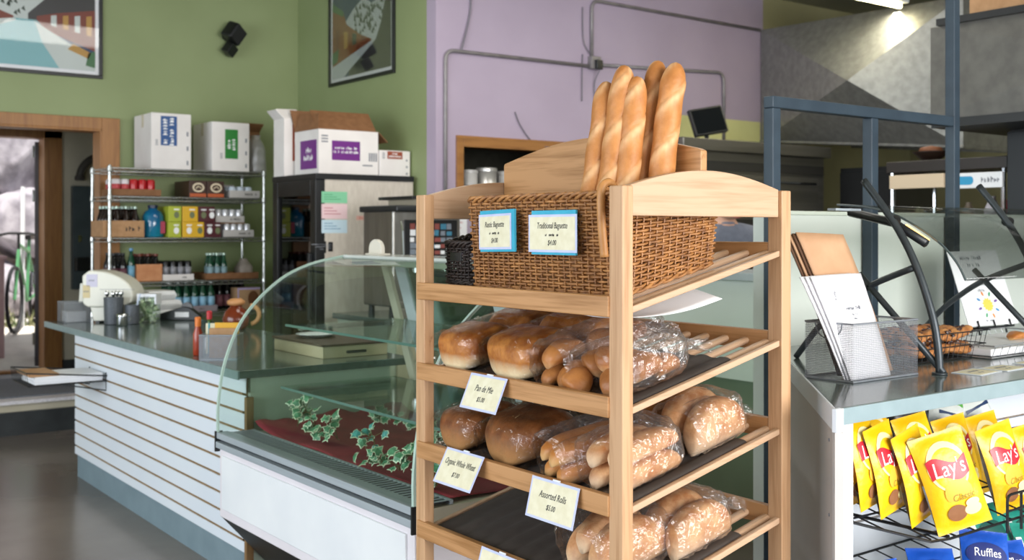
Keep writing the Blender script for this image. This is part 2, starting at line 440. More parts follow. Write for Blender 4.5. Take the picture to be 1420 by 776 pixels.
rocks = [((1.55, 13.3, .55), (.55, .5, .45), 'boulder low in the outdoor rock wall behind the plum planter box'),
         ((2.38, 13.25, .5), (.5, .45, .42), 'boulder low in the outdoor rock wall behind the bicycle wheel'),
         ((3.2, 13.3, .6), (.45, .45, .5), 'boulder low in the outdoor rock wall near the door hinges'),
         ((1.8, 13.5, 1.35), (.6, .5, .36), 'dark cracked boulder halfway up the outdoor rock wall'),
         ((2.75, 13.45, 1.32), (.48, .5, .42), 'pale boulder halfway up the outdoor rock wall behind the white pole'),
         ((3.5, 13.5, 1.5), (.4, .45, .5), 'boulder halfway up the outdoor rock wall by the door edge'),
         ((1.6, 13.8, 2.02), (.55, .5, .42), 'rounded boulder in the upper row of the outdoor rock wall at left'),
         ((2.62, 13.7, 2.12), (.52, .5, .5), 'large pale rounded boulder in the upper row of the outdoor rock wall'),
         ((1.95, 14.1, 2.85), (.85, .5, .52), 'huge smooth boulder topping the outdoor rock wall'),
         ((3.2, 14.1, 2.9), (.5, .5, .45), 'small boulder topping the outdoor rock wall near the door edge'),
         ((3.5, 13.9, 2.25), (.4, .45, .4), 'boulder in the upper row of the outdoor rock wall by the door edge')]
for i, (c, s, lb) in enumerate(rocks): rock((c[0] + .42, c[1] + .55, c[2] + .28), s, i, lb)
b = MB(); b.box(-3, 8, 15.0, 15.5, .18, 5.4)
struct(b.build('terrain_outside', ROCKM[2]))
b = MB(); b.tube([(2.76, 12.3, .48), (2.765, 12.3, 1.97)], .022)
tag(b.build('signpost', WHITEM), 'thin white post standing before the rock wall outside the door', 'post')
b = MB(); b.box(1.95, 2.375, 11.3, 11.7, .20, 1.22); b.box(1.93, 2.395, 11.28, 11.72, 1.22, 1.26)
tag(b.build('planter_box', mat('faded_pink_boards', '#b08f95', '#bc9ca1', rough=.8), bevel=.006), 'faded pink planter box outside at the left of the open door', 'planter')
# bicycle leaning outside
bk = thing('bicycle', 'green bicycle parked before the boulders outside the door', 'bicycle', (2.60, 11.95, .45))
BG = mat('bicycle_green', '#4f8a5e', rough=.35); TYRE = mat('tyre_rubber', '#15161a', rough=.7)
bdir = Vector((.42, .907, 0))
bo = Vector((2.60, 11.92, .455))
def bpnt(u, z): return bo + bdir * u + Vector((0, 0, z))
for nm, u in (('front_wheel', 0), ('rear_wheel', 1.02)):
    b = MB(); b.tube([bpnt(u + .33 * math.cos(a), .34 + .33 * math.sin(a)) for a in [2*PI*i/28 for i in range(28)]], .02, 6, closed=True)
    for i in range(12):
        a = 2*PI*i/12; b.tube([bpnt(u, .34), bpnt(u + .32 * math.cos(a), .34 + .32 * math.sin(a))], .002, 4)
    b.build(nm, TYRE, bk)
b = MB()
for p, q in (((0, .34), (.18, .85)), ((.18, .8), (.55, .3)), ((.2, .9), (.62, .82)), ((.55, .3), (.66, .95)), ((.55, .3), (1.02, .34)), ((1.02, .34), (.63, .82))):
    b.tube([bpnt(*p), bpnt(*q)], .018, 8)
b.build('frame', BG, bk)
b = MB(); b.box(-.06, .12, -.03, .03, 0, .05, 0, frame(bpnt(.66, .95), bdir, (-bdir.y, bdir.x, 0))); b.build('saddle', BLACK, bk)
b = MB(); c = bpnt(.17, .98); sd = Vector((-bdir.y, bdir.x, 0)); b.tube([c - sd * .28, c - sd * .1 + Vector((0, 0, .04)), c + sd * .1 + Vector((0, 0, .04)), c + sd * .28], .014); b.tube([bpnt(.18, .85), c + Vector((0, 0, .04))], .014); b.build('handlebar', BLACK, bk)
b = MB()
for i in range(260):
    x = random.uniform(2.5, 3.6); y = random.uniform(12.3, 12.85); h = random.uniform(.05, .22)
    w = .012; a = random.uniform(0, 6.28); dx, dy = w * math.cos(a), w * math.sin(a); lx, ly = random.uniform(-.08, .08), random.uniform(-.08, .08)
    b.add([(x - dx, y - dy, .47), (x + dx, y + dy, .47), (x + lx, y + ly, .47 + h)], [(0, 1, 2)])
tag(b.build('weeds', mat('weed_green', '#5f7040', '#a39a72', rough=.7, scale=4)), 'weeds and dry grass at the foot of the boulders', 'weeds', kind='stuff')
# ---------------------------------------------------------------- slatwall service counter
sc_ = thing('service_counter', 'long white slatwall counter with grey-green top at the left', 'counter', (2.2, 5.6, 0))
b = MB(); b.box(1.8515, 2.56, 4.36, 6.88, .14, .88, 0); b.build('cabinet', BROWNG, sc_)
b = MB(); zs = [.14] + [.19 + .0773 * i for i in range(9)] + [.885]
for i in range(10):
    lo = zs[i] + (.006 if i else 0); hi = zs[i+1] - (.005 if i < 9 else 0)
    b.box(1.848, 1.853, 4.32, 6.90, lo, hi)
b.box(1.868, 2.56, 6.88, 6.90, .14, .885)
b.build('slatwall_panel', WHITE, sc_, bevel=.0015)
b = MB(); b.box(1.862, 2.5, 4.36, 6.89, 0, .14); b.build('kick_board', KICK, sc_)
b = MB(); b.box(1.876, 2.56, 4.335, 4.359, 0, .88); b.build('end_panel', mat('sage_end_panel', '#b4c0ae', '#bcc8b6', rough=.5), sc_)
b = MB(); b.box(1.842, 1.875, 4.295, 4.32, 0.02, .80); b.build('end_trim', wood('brown_end_trim', '#8b6b45', '#6b4f30', 2), sc_, bevel=.002)
b = MB(); b.box(1.808, 2.66, 4.29, 7.43, .882, .915); b.build('countertop', TOPG, sc_, bevel=.003)
b = MB(); b.box(1.800, 1.810, 4.29, 7.435, .878, .9145); b.box(1.80, 2.66, 7.43, 7.437, .878, .9145); b.build('edge_band', EDGEG, sc_, bevel=.002)
b = MB(); b.box(2.3, 2.4, 7.1, 7.2, 0, .882); b.build('support_post', WHITE, sc_)
# wire newspaper basket hooked on the slatwall
nb = thing('newspaper_basket', 'black wire basket hooked on the slatwall at the left end of the white counter', 'basket', (1.64, 6.4, .66))
b = MB()
x0, x1, y0, y1, z0 = 1.43, 1.845, 6.24, 6.60, .655
for y in [y0 + (y1 - y0) * i / 8 for i in range(9)]: b.tube([(x0 - .01, y, z0 + .075), (x0, y, z0), (x1, y, z0)], .0025, 5)
for x in [x0 + (x1 - x0) * i / 5 for i in range(6)]: b.tube([(x, y0, z0), (x, y1, z0)], .0025, 5)
b.tube([(x1, y0, z0 + .03), (x0 - .01, y0, z0 + .075), (x0 - .01, y1, z0 + .075), (x1, y1, z0 + .03)], .004, 6)
b.build('wire_tray', BLACKM, nb)
b = MB()
for y in (y0 + .02, y1 - .02): b.tube([(x1 + .012, y, .70), (x1, y, .70), (x1, y, .60), (1.60, y, z0)], .004, 6)
b.build('bracket', BLACKM, nb)
b = MB()
for i in range(7):
    d = .004 * math.sin(i * 2.3); b.box(1.47 + d, 1.83, 6.27 + d, 6.56 + d, .659 + i * .006, .6645 + i * .006)
tag(b.build('newspaper_stack', [PAPER], bevel=.001), 'white newspapers lying in the wire basket on the counter front', 'newspapers')
b = MB(); b.box(1.445, 1.60, 6.28, 6.57, .7015, .713); b.box(1.45, 1.595, 6.282, 6.568, .713, .717)
tag(b.build('kraft_folder', KRAFT, bevel=.001), 'brown card folder on top of the newspapers', 'folder')

# ---------------------------------------------------------------- curved glass display case
dc = thing('display_case', 'refrigerated bakery display case with curved glass front and white panel', 'display case', (2.15, 3.5, 0))
YA, YB = 2.735, 4.255
b = MB()
b.box(1.705, 2.66, YA + .01, YB - .01, .336, .615)
b.build('base_cabinet', PINKW, dc, bevel=.004)
b = MB(); b.box(1.697, 1.708, YA + .05, YB - .045, .375, .59); b.build('front_panel', WHITEM, dc, bevel=.003)
b = MB(); b.prism([(1.708, YA + .02, .336), (1.90, YA + .02, .12), (2.6, YA + .02, .12), (2.6, YA + .02, .336)], (0, YB - YA - .04, 0)); b.build('underside_pan', BLACK, dc)
for x in (1.99, 2.55):
    for y in (YA + .15, YB - .12):
        b = MB(); b.lathe([(.02, 0), (.028, .006), (.028, .02), (.016, .025), (.016, .125)], (x, y, 0), 12); b.build('leg', BLACKM, dc, smooth=False)
b = MB(); b.box(2.05, 2.5, YA + .3, YB - .3, .03, .119); b.build('compressor_housing', mat('case_grey_housing', '#a9a8a8', rough=.6), dc)
b = MB(); b.box(1.690, 1.75, YA, YB, .617, .642); b.box(1.694, 1.745, YA, YB, .654, .679); b.box(1.712, 1.74, YA, YB, .64, .656, 1)
b.build('front_band', [ALU, DKBASE], dc, bevel=.002)
for y in (YB - .004, YA - .004):
    b = MB(); b.box(1.688, 1.72, y, y + .008, .60, .683); b.build('band_end_cap', BLACK, dc)
b = MB(); b.box(1.75, 2.65, YA + .01, YB - .01, .6, .664); b.build('deck', mat('cream_case_deck', '#b5b09a', '#bdb8a3', rough=.5), dc)
b = MB(); n = 54
b.box(1.742, 1.752, YA + .02, YB - .02, .664, .678); b.box(1.838, 1.85, YA + .02, YB - .02, .664, .678)
for i in range(n):
    y = YA + .03 + (YB - YA - .06) * i / (n - 1); b.box(1.752, 1.838, y - .0048, y + .0048, .6755, .678)
b.box(1.752, 1.838, YA + .02, YB - .02, .672, .674, 1)
b.build('air_grille', [ALU, BLACK], dc)
prof = [(1.704, .68), (1.706, .80), (1.735, .966), (1.815, 1.14), (1.96, 1.28), (2.11, 1.352), (2.29, 1.388)]
def spline(P, n=6):
    out = []
    for i in range(len(P) - 1):
        p0, p1, p2, p3 = P[max(i-1, 0)], P[i], P[i+1], P[min(i+2, len(P)-1)]
        for k in range(n):
            t = k / n
            out.append(tuple(.5 * (2*p1[a] + (p2[a]-p0[a])*t + (2*p0[a]-5*p1[a]+4*p2[a]-p3[a])*t*t + (3*p1[a]-p0[a]-3*p2[a]+p3[a])*t**3) for a in range(len(p1))))
    out.append(tuple(P[-1])); return out
pf = spline(prof)
b = MB(); b.grid([[(x, y, z) for (x, z) in pf] for y in (YA + .008, YB - .008)])
b.build('curved_glass', GLASS, dc, smooth=True)
for nm, y in (('end_glass', YA + .006), ('end_glass', YB - .006)):
    b = MB(); poly = [(x, y, z) for x, z in pf] + [(2.46, y, 1.388), (2.655, y, .68)]
    b.add(poly, [tuple(range(len(poly)))]); b.build(nm, GLASS, dc)
for y in (YA - .002, YB - .010):
    b = MB(); o = []
    for i, (x, z) in enumerate(pf):
        x2, z2 = pf[min(i+1, len(pf)-1)]; x1, z1 = pf[max(i-1, 0)]
        t = Vector((x2 - x1, z2 - z1)).normalized(); o.append((x - t.y * .009, z + t.x * .009))
    rows = [[(x, y, z) for x, z in pf], [(x, y, z) for x, z in o], [(x, y + .012, z) for x, z in o], [(x, y + .012, z) for x, z in pf], [(x, y, z) for x, z in pf]]
    b.grid(rows); b.build('glass_edge', GLASSEDGE, dc)
b = MB(); b.box(2.27, 2.50, YA, YB, 1.378, 1.395); b.build('top_panel', mat('case_top', '#c2c6c2', '#cfd2ce', rough=.15, spec=.6), dc, bevel=.003)
b = MB(); b.box(2.30, 2.36, YA + .03, YB - .03, 1.352, 1.378); b.build('light_rail', mat('light_rail_enamel', '#b9c7b4', rough=.4), dc, bevel=.004)
# slanted rear sliding doors
def rear(x0y, x1y, mt, nm, dx=0, th=.02):
    b = MB(); p = [(2.45 + dx, x0y, 1.375), (2.655 + dx, x0y, .664), (2.655 + th + dx, x0y, .664), (2.45 + th + dx, x0y, 1.375)]
    b.prism(p, (0, x1y - x0y, 0)); return b.build(nm, mt, dc, bevel=.002)
CREAMF = mat('cream_frame', '#c9c5ae', rough=.4); LTF = mat('pale_grey_frame', '#cfd6da', rough=.35)
rear(4.19, 4.245, CREAMF, 'rear_post'); rear(2.745, 2.79, CREAMF, 'rear_post')
for y0, y1, dx in ((4.08, 4.16, .02), (3.40, 3.47, .02), (3.93, 4.01, .045), (2.80, 2.87, .045)): rear(y0, y1, LTF, 'sliding_door_stile', dx)
b = MB(); b.prism([(2.475, 3.45, 1.37), (2.68, 3.45, .67), (2.683, 3.45, .67), (2.478, 3.45, 1.37)], (0, .66, 0)); b.build('sliding_door_glass', GLASS, dc)
b = MB(); b.prism([(2.50, 2.86, 1.37), (2.705, 2.86, .67), (2.708, 2.86, .67), (2.503, 2.86, 1.37)], (0, 1.08, 0)); b.build('sliding_door_glass', GLASS, dc)
for x, z in ((1.99, 1.106), (1.97, .845)):
    b = MB(); b.box(x, 2.52, YA + .025, YB - .025, z - .008, z); sh = b.build('glass_shelf', GLASS, dc)
    b = MB(); b.box(x - .003, x, YA + .025, YB - .025, z - .009, z + .001); b.build('shelf_edge', mat('dark_green_glass_edge', '#5f7f76', rough=.15), sh)
for z in (1.106, .845):
    for y in (YA + .02, YB - .02):
        b = MB(); b.box(2.05, 2.5, y - .006, y + .006, z - .03, z - .009); b.build('shelf_bracket', CHROME, dc)
# cloth
CLOTH = mat('maroon_cloth', '#7c1f2a', '#8f2833', rough=.85, scale=6, bump=.2, bscale=220)
b = MB(); rows = []
for i in range(70):
    row = []
    for j in range(36):
        y = 2.775 + (4.225 - 2.775) * i / 69; x = 1.855 + .70 * j / 35
        x -= .02 * max(0, noise.noise(Vector((y * 3, 1, 0)))) if j == 0 else 0
        f = max(0, (y - 4.0) / .20)
        z = .672 + .012 * abs(noise.noise(Vector((x * 5, y * 4, 2)))) + .05 * f * f * (.6 + .5 * noise.noise(Vector((x * 11, y * 4, 5)))) + .02 * max(0, (x - 2.35) / .2) * (.6 + noise.noise(Vector((x * 9, y * 9, 1))))
        row.append((x, y, z))
    rows.append(row)
b.grid(rows); tag(b.build('display_cloth', CLOTH, smooth=True, solid=-.002), 'maroon cloth lining the floor of the glass case', 'cloth')
# ivy
LEAF = mat('ivy_leaf', '#2f6a45', '#5e9a72', rough=.45, scale=40); LEAFE = mat('ivy_cream_edge', '#b9c7a4', '#cdd6b9', rough=.5, scale=40); LEAFT = mat('ivy_blue_leaf', '#2c7f7c', '#4ea79e', rough=.45, scale=40)
STEM = mat('ivy_stem', '#5b5a32', rough=.7)
def ivy(c, n, spread, hgt, seed, label, teal=False):
    rnd = random.Random(seed)
    t = thing('ivy_sprig', label, 'ivy', (c[0], c[1], .68), 'artificial ivy in the glass case')
    bs, bl = MB(), MB(); main = [Vector((c[0], c[1] + spread * .9, .69)), Vector((c[0] - .01, c[1] + spread * .4, .70 + hgt * .5)), Vector((c[0] + .01, c[1], .70 + hgt * .7)), Vector((c[0], c[1] - spread * .8, .70))]
    main = [Vector(p) for p in spline([tuple(p) for p in main], 5)]
    bs.tube(main, .002, 5)
    shape = [(0, 0), (.35, -.12), (.55, .18), (.42, .4), (.62, .62), (.3, .68), (0, 1.1), (-.3, .68), (-.62, .62), (-.42, .4), (-.55, .18), (-.35, -.12)]
    for i in range(n):
        p = main[rnd.randrange(len(main))]; q = p + Vector((rnd.uniform(-.05, .04), rnd.uniform(-.05, .05), rnd.uniform(.0, hgt)))
        q.z = max(q.z, .695)
        bs.tube([p, q], .0012, 4)
        nrm = Vector((rnd.uniform(-1, -.2), rnd.uniform(-.7, .3), rnd.uniform(.2, 1))).normalized()
        up = Vector((rnd.uniform(-.6, .6), rnd.uniform(-.6, .6), rnd.uniform(-.8, .5))); r = up.cross(nrm)
        if r.length < .1: continue
        M = frame(q, r, nrm.cross(r)); s = rnd.uniform(.026, .042)
        out = [(x * s, y * s, -.12 * s * abs(x) * 4) for x, y in shape]; inn = [(x * s * .8, (y * .8 + .06) * s, .0006 - .12 * s * abs(x) * 3.2) for x, y in shape]
        k = len(out)
        bl.add(out + inn, [tuple(range(k, 2*k))], 2 if (teal and rnd.random() < .7) else 0, M)
        bl.add(out + inn, [(a, (a+1) % k, (a+1) % k + k, a + k) for a in range(k)], 1, M)
    bs.build('stem', STEM, t); bl.build('leaves', [LEAF, LEAFE, LEAFT], t)
for i, (c, n, sp, h, lb, te) in enumerate((((1.99, 4.03), 26, .10, .08, 'ivy sprig farthest left on the maroon cloth', False),
        ((1.97, 3.78), 18, .06, .05, 'small pale ivy clump second from the left on the cloth', False),
        ((2.30, 3.85), 20, .22, .03, 'ivy strand lying along the back of the case', False),
        ((1.985, 3.50), 9, .04, .05, 'blue-green ivy leaf cluster in the middle of the cloth', True),
        ((1.90, 3.08), 24, .09, .07, 'thick ivy clump near the right end of the case', False),
        ((1.87, 3.26), 11, .06, .03, 'little ivy tuft at the front of the cloth', False),
        ((2.05, 3.10), 22, .1, .08, 'dark ivy bunch behind the others at the right end', False),
        ((1.85, 2.88), 8, .04, .05, 'ivy leaves against the right end glass', False))): ivy(c, n, sp, h, 20 + i, lb, te)
# things on the case top and behind it
t = thing('card_holder', 'cream round-topped holder standing on the glass case top', 'holder', (2.40, 4.17, 1.395))
b = MB(); P = [(y, 0) for y in (-.055, .055)]
pts = [(2.385, 4.17 + .055, 1.395), (2.385, 4.17 - .055, 1.395)] + [(2.385, 4.17 - .055 * math.cos(a), 1.418 + .045 * math.sin(a)) for a in [PI * i / 14 for i in range(15)]]
b.prism(pts, (.02, 0, 0)); b.build('back_plate', mat('cream_plastic', '#d9d3c6', rough=.4), t, bevel=.003)
b = MB(); b.box(2.37, 2.43, 4.11, 4.23, 1.395, 1.401); b.build('foot', MATS['cream_plastic'], t, bevel=.002)
# ---------------------------------------------------------------- single-door cooler
fr = thing('drinks_fridge', 'stainless drinks fridge with black-framed glass door in the corner', 'fridge', (3.71, 6.96, 0))
b = MB(); b.box(3.40, 4.10, 6.62, 6.645, .08, 1.85); b.box(3.40, 4.10, 7.275, 7.30, .08, 1.85); b.box(4.07, 4.10, 6.645, 7.275, .08, 1.85); b.box(3.40, 4.07, 6.645, 7.275, .08, .4); b.box(3.40, 4.07, 6.645, 7.275, 1.8, 1.85)
FS = mat('fridge_side_steel', '#bdb4a8', '#c9c1b5', rough=.45, metal=0, scale=40, stretch=(1, 1, .3))
b.build('cabinet', FS, fr)
b = MB(); b.box(3.33, 4.105, 6.612, 7.308, 1.85, 1.89); b.build('top_trim', BLACK, fr, bevel=.003)
b = MB(); b.box(3.40, 4.08, 6.63, 7.29, 0, .08); b.build('plinth', BLACK, fr)
b = MB()
b.box(3.33, 3.40, 6.62, 6.70, .1, 1.85); b.box(3.33, 3.40, 7.22, 7.30, .1, 1.85); b.box(3.33, 3.40, 6.70, 7.22, 1.74, 1.85); b.box(3.33, 3.40, 6.70, 7.22, .1, .25)
dd = b.build('door', BLACK, fr, bevel=.004)
b = MB(); b.box(3.35, 3.356, 6.70, 7.22, .25, 1.74); b.build('door_glass', DARKGLASS, dd)
b = MB(); b.box(3.30, 3.33, 6.66, 6.69, .9, 1.35); b.build('handle', BLACKM, dd, bevel=.004)
for z in (.62, .92, 1.22, 1.50):
    b = MB()
    for i in range(22): x = 3.43 + .028 * i; b.tube([(x, 6.65, z), (x, 7.27, z)], .0025, 4)
    b.tube([(3.42, 6.65, z - .008), (3.42, 7.27, z - .008)], .004, 5); b.build('wire_shelf', CHROME, fr)

# ---------------------------------------------------------------- goods makers (each built once, then copied)
def M_(nm, c, **k): return mat(nm, c, **k)
def can_(name, c, label, cat, r=.031, h=.12, c2=None):
    b = MB(); b.lathe([(r * .8, 0), (r, .01), (r, h - .012), (r * .82, h)], seg=14); b.lathe([(r * .82, h - .0005), (r * .76, h), (r * .5, h - .003)], seg=14, m=1)
    if c2: b.lathe([(r * 1.01, h * .3), (r * 1.01, h * .7)], seg=14, m=2)
    return tag(b.build(name, [c, CAN_AL, c2 or c], smooth=True, org=(0, 0, 0)), label, cat)
def bottle_(name, glass, cap, lab, label, r=.032, h=.235, neck=.013, cat='bottle', sh=.55):
    t = thing(name, label, cat, local=True)
    b = MB(); b.lathe([(r * .85, 0), (r, .006), (r, h * sh), (r * .9, h * (sh + .08)), (neck * 1.1, h * (sh + .26)), (neck, h * .93)], seg=14); b.build('glass_body', glass, t, smooth=True)
    b = MB(); b.lathe([(neck * 1.15, h * .92), (neck * 1.2, h), (neck * .9, h + .001)], seg=12); b.build('cap', cap, t)
    if lab: b = MB(); b.lathe([(r * 1.015, h * .12), (r * 1.015, h * (sh - .07))], seg=14); b.build('label_band', lab, t, smooth=True)
    return t
def tray_(name, w, d, h, m, label, cat='tray', ink=None):
    t = .004; b = MB()
    b.box(0, w, 0, d, 0, t); b.box(0, w, 0, t, 0, h); b.box(0, w, d - t, d, 0, h); b.box(0, t, t, d - t, 0, h); b.box(w - t, w, t, d - t, 0, h)
    if ink: b.scribble(len(ink), h * .35, facingY(w * .7, -.0008, h * .5), 1)
    return tag(b.build(name, [m, INK], org=(0, 0, 0)), label, cat)
def put(o, x, y, z, rz=0): o.location = (x, y, z); o.rotation_euler = (0, 0, rz); return o
used = set()
def row(proto, spots, group, label=None):
    for i, p in enumerate(spots):
        if proto not in used:
            used.add(proto); put(proto, *p[:3]); proto['group'] = group
            if label: proto['label'] = label
        else: dup(proto, p[:3], group=group, label=label)

# chrome wire shelving
WIRE = mat('chrome_wire', '#a9aaa6', '#b5b6b2', rough=.25, metal=.8, scale=20)
ws = thing('wire_shelving', 'chrome wire shelving unit stacked with drinks against the back green wall', 'shelving', (3.0, 8.3, 0))
SX0, SX1, SY0, SY1 = 2.405, 3.607, 8.07, 8.50
SZ = [.87, 1.115, 1.445, 1.752, 1.962]
for x in (SX0, SX1):
    for y in (SY0, SY1):
        b = MB(); b.lathe([(.0125, 0), (.0125, 1.975), (.009, 1.985)], (x, y, 0), 10)
        for i in range(38): b.lathe([(.0125, .06 + i * .05), (.0131, .062 + i * .05), (.0131, .064 + i * .05), (.0125, .066 + i * .05)], (x, y, 0), 8)
        b.build('post', WIRE, ws)
for z in SZ + [.25]:
    b = MB()
    for y in (SY0, SY1):
        b.tube([(SX0, y, z), (SX1, y, z)], .004, 6); b.tube([(SX0, y, z - .026), (SX1, y, z - .026)], .004, 6)
        n = 30; b.tube([(SX0 + (SX1 - SX0) * i / n, y, z - .002 - .022 * (i % 2)) for i in range(n + 1)], .0028, 5)
    for x in (SX0, SX1):
        b.tube([(x, SY0, z), (x, SY1, z)], .004, 6); b.tube([(x, SY0, z - .026), (x, SY1, z - .026)], .004, 6)
    for i in range(1, 40): x = SX0 + (SX1 - SX0) * i / 40; b.tube([(x, SY0, z + .003), (x, SY1, z + .003)], .0022, 4)
    for x in (SX0, SX1):
        for y in (SY0, SY1): b.lathe([(.018, z - .03), (.02, z - .02), (.018, z + .01)], (x, y, 0), 10)
    b.build('wire_shelf', WIRE, ws)
Zt = .006
# second shelf from top: cans, brown drink cartons, trays
z = 1.752 + Zt
tr = put(tray_('can_tray', .36, .26, .052, KRAFTD, 'brown tray of soda cans at the left of the upper shelf'), 2.43, 8.09, z)
red = can_('soda_can', M_('red_can', '#b01c24', rough=.25), 'red soda can in the brown tray on the upper wire shelf', 'can')
sil = can_('soda_can', M_('silver_can', '#d6cfd2', rough=.25), 'silver and white soda can at the left of the brown can tray', 'can', c2=M_('can_red_stripe', '#b9474c', rough=.3))
row(sil, [(2.47 + .064 * i, 8.135 + .072 * j, z + .006) for i in range(2) for j in range(3)], 'silver soda cans in the tray')
row(red, [(2.47 + .064 * i, 8.135 + .072 * j, z + .006) for i in range(2, 5) for j in range(3)], 'red soda cans in the tray')
BRB = M_('rootbeer_brown', '#3c2216', rough=.45); ORB = M_('burnt_orange_print', '#b5562a', rough=.45); CRM = M_('cream_print', '#e3d3b5', rough=.5)
def oval(b, c, rx, rz, m, t=.001, hole=0, ny=-1):
    n = 24; o = [(c[0] + rx * math.cos(2*PI*i/n), c[1], c[2] + rz * math.sin(2*PI*i/n)) for i in range(n)]
    b.prism(o, (0, -t, 0), m)
for i, (x, lb) in enumerate(((3.01, 'brown soft-drink carton with oval badge, left of the pair'), (3.152, 'brown soft-drink carton with oval badge, right of the pair'))):
    t = thing('drink_carton', lb, 'carton', (x + .068, 8.26, z), 'brown drink cartons')
    b = MB(); b.box(x, x + .137, 8.10, 8.42, z, z + .128); b.build('carton_box', BRB, t, bevel=.003)
    b = MB(); b.box(x + .004, x + .133, 8.097, 8.10, z + .004, z + .03); b.build('orange_stripe', ORB, t)
    b = MB(); oval(b, (x + .072, 8.099, z + .076), .046, .036, 0); oval(b, (x + .072, 8.098, z + .076), .034, .024, 1); b.tube([(x + .05, 8.096, z + .068), (x + .072, 8.096, z + .086), (x + .095, 8.096, z + .07)], .004, 5)
    b.build('oval_badge', [CRM, BRB], t)
GREYT = M_('pale_grey_tray', '#bdb8b4', rough=.6); CLEARL = M_('clear_blue_lid', '#a9b9c9', rough=.15)
put(tray_('drink_tray', .25, .3, .06, GREYT, 'pale grey drink tray at the right of the upper shelf', ink='COLD BREW'), 3.335, 8.10, z)
put(tray_('drink_tray', .2, .12, .115, GREYT, 'pale grey upright tray standing behind the low one'), 3.30, 8.41, z)
wc = can_('water_can', M_('pale_blue_can', '#c2cdd8', rough=.25), 'pale can with silver lid in the grey tray on the upper shelf', 'can', h=.085)
row(wc, [(3.37 + .066 * i, 8.14 + .07 * j, z + .006) for i in range(3) for j in range(3)], 'pale cans in the grey tray')
# third shelf
z = 1.445 + Zt
BRGL = M_('brown_black_glass', '#1c0d0a', rough=.12); GRNG = M_('green_glass', '#12402c', rough=.1); DKGL = M_('near_black_glass', '#0d0c0f', rough=.12)
CAPG = M_('pale_green_cap', '#a5b8ab', rough=.35, metal=.4)
put(tray_('bottle_carton', .30, .3, .125, KRAFT, 'kraft carton of dark bottles at the left of the middle shelf', 'carton', ink='GINGER'), 2.37, 8.11, z)
cb = bottle_('dark_bottle', BRGL, CAPG, M_('maroon_label', '#5a2126', rough=.5), 'dark bottle with pale green cap in the kraft carton', r=.03, h=.225)
row(cb, [(2.415 + .068 * i, 8.16 + .08 * j, z + .006) for i in range(4) for j in range(3)], 'dark bottles in the kraft carton')
t = thing('water_jug', 'big blue plastic water jug on the middle wire shelf', 'jug', (2.765, 8.2, z))
JB = M_('blue_jug_plastic', '#155a86', c2='#1f7f96', rough=.12, scale=6, spec=.8)
b = MB(); b.lathe([(.07, z), (.078, z + .01), (.078, z + .16), (.06, z + .195), (.034, z + .21), (.034, z + .225)], (2.765, 8.2, 0), 20); b.build('jug_body', JB, t, smooth=True)
b = MB(); b.lathe([(.038, z + .222), (.038, z + .243), (.03, z + .246)], (2.765, 8.2, 0), 16); b.build('cap', M_('navy_cap', '#12233f', rough=.4), t)
b = MB(); b.box(2.80, 2.833, 8.125, 8.14, z + .03, z + .12); b.build('red_label', M_('red_label', '#a2314b', rough=.5), t)
YG = M_('lime_print', '#a8b12f', rough=.4); YE = M_('yellow_print', '#d8a91e', rough=.4); MA = M_('maroon_print', '#4a121d', rough=.4)
for nm, c, x, w, dz, lb in (('lime', YG, 2.848, .10, 0, 'lime-green can pack at the bottom of its stack'), ('lime', YG, 2.85, .10, .119, 'lime-green can pack on top of its stack'),
        ('yellow', YE, 2.957, .17, 0, 'wide yellow can pack at the bottom of its stack'), ('yellow', YE, 2.957, .122, .119, 'yellow can pack on top of the wide yellow one'),
        ('maroon', MA, 3.132, .13, 0, 'dark maroon can pack at the bottom of its stack'), ('maroon', MA, 3.084, .13, .119, 'dark maroon can pack on top of its stack')):
    zz = z + dz; t = thing('can_pack', lb, 'can pack', (x + w / 2, 8.2, zz), 'stacked can packs on the middle shelf')
    b = MB(); b.box(x, x + w, 8.10, 8.36, zz, zz + .118); b.build('pack_box', c, t, bevel=.003)
    b = MB(); n = max(1, int(w / .065))
    for k in range(n):
        xc = x + w * (k + .62) / n; oval(b, (xc, 8.0995, zz + .052), .02, .026, 1 if (k + int(dz * 10)) % 2 else 0); b.box(xc - .02, xc + .02, 8.0985, 8.0998, zz + .088, zz + .098, 0)
    b.build('printed_design', [WINK, M_('grey_print', '#6b7350', rough=.5)], t)
sc2 = can_('slim_can', M_('slim_silver', '#d5d6db', rough=.2, metal=.3), 'silver can in the grey trays on the middle shelf', 'can', r=.026, h=.1)
put(tray_('drink_tray', .25, .24, .058, GREYT, 'grey can tray, lower one of the two on the middle shelf', ink='SPARKLING'), 3.285, 8.10, z)
b = MB(); b.box(3.225, 3.47, 8.115, 8.33, z + .108, z + .112); tag(b.build('cardboard_divider', KRAFT), 'card sheet laid between the two grey can trays', 'card sheet')
put(tray_('drink_tray', .235, .2, .055, GREYT, 'grey can tray, upper one of the two on the middle shelf', ink='SPARKLING'), 3.228, 8.12, z + .1125)
row(sc2, [(3.325 + .056 * i, 8.14 + .06 * j, z + .006) for i in range(4) for j in range(3)] + [(3.262 + .056 * i, 8.155 + .06 * j, z + .1185) for i in range(4) for j in range(3)], 'silver cans in the grey trays')
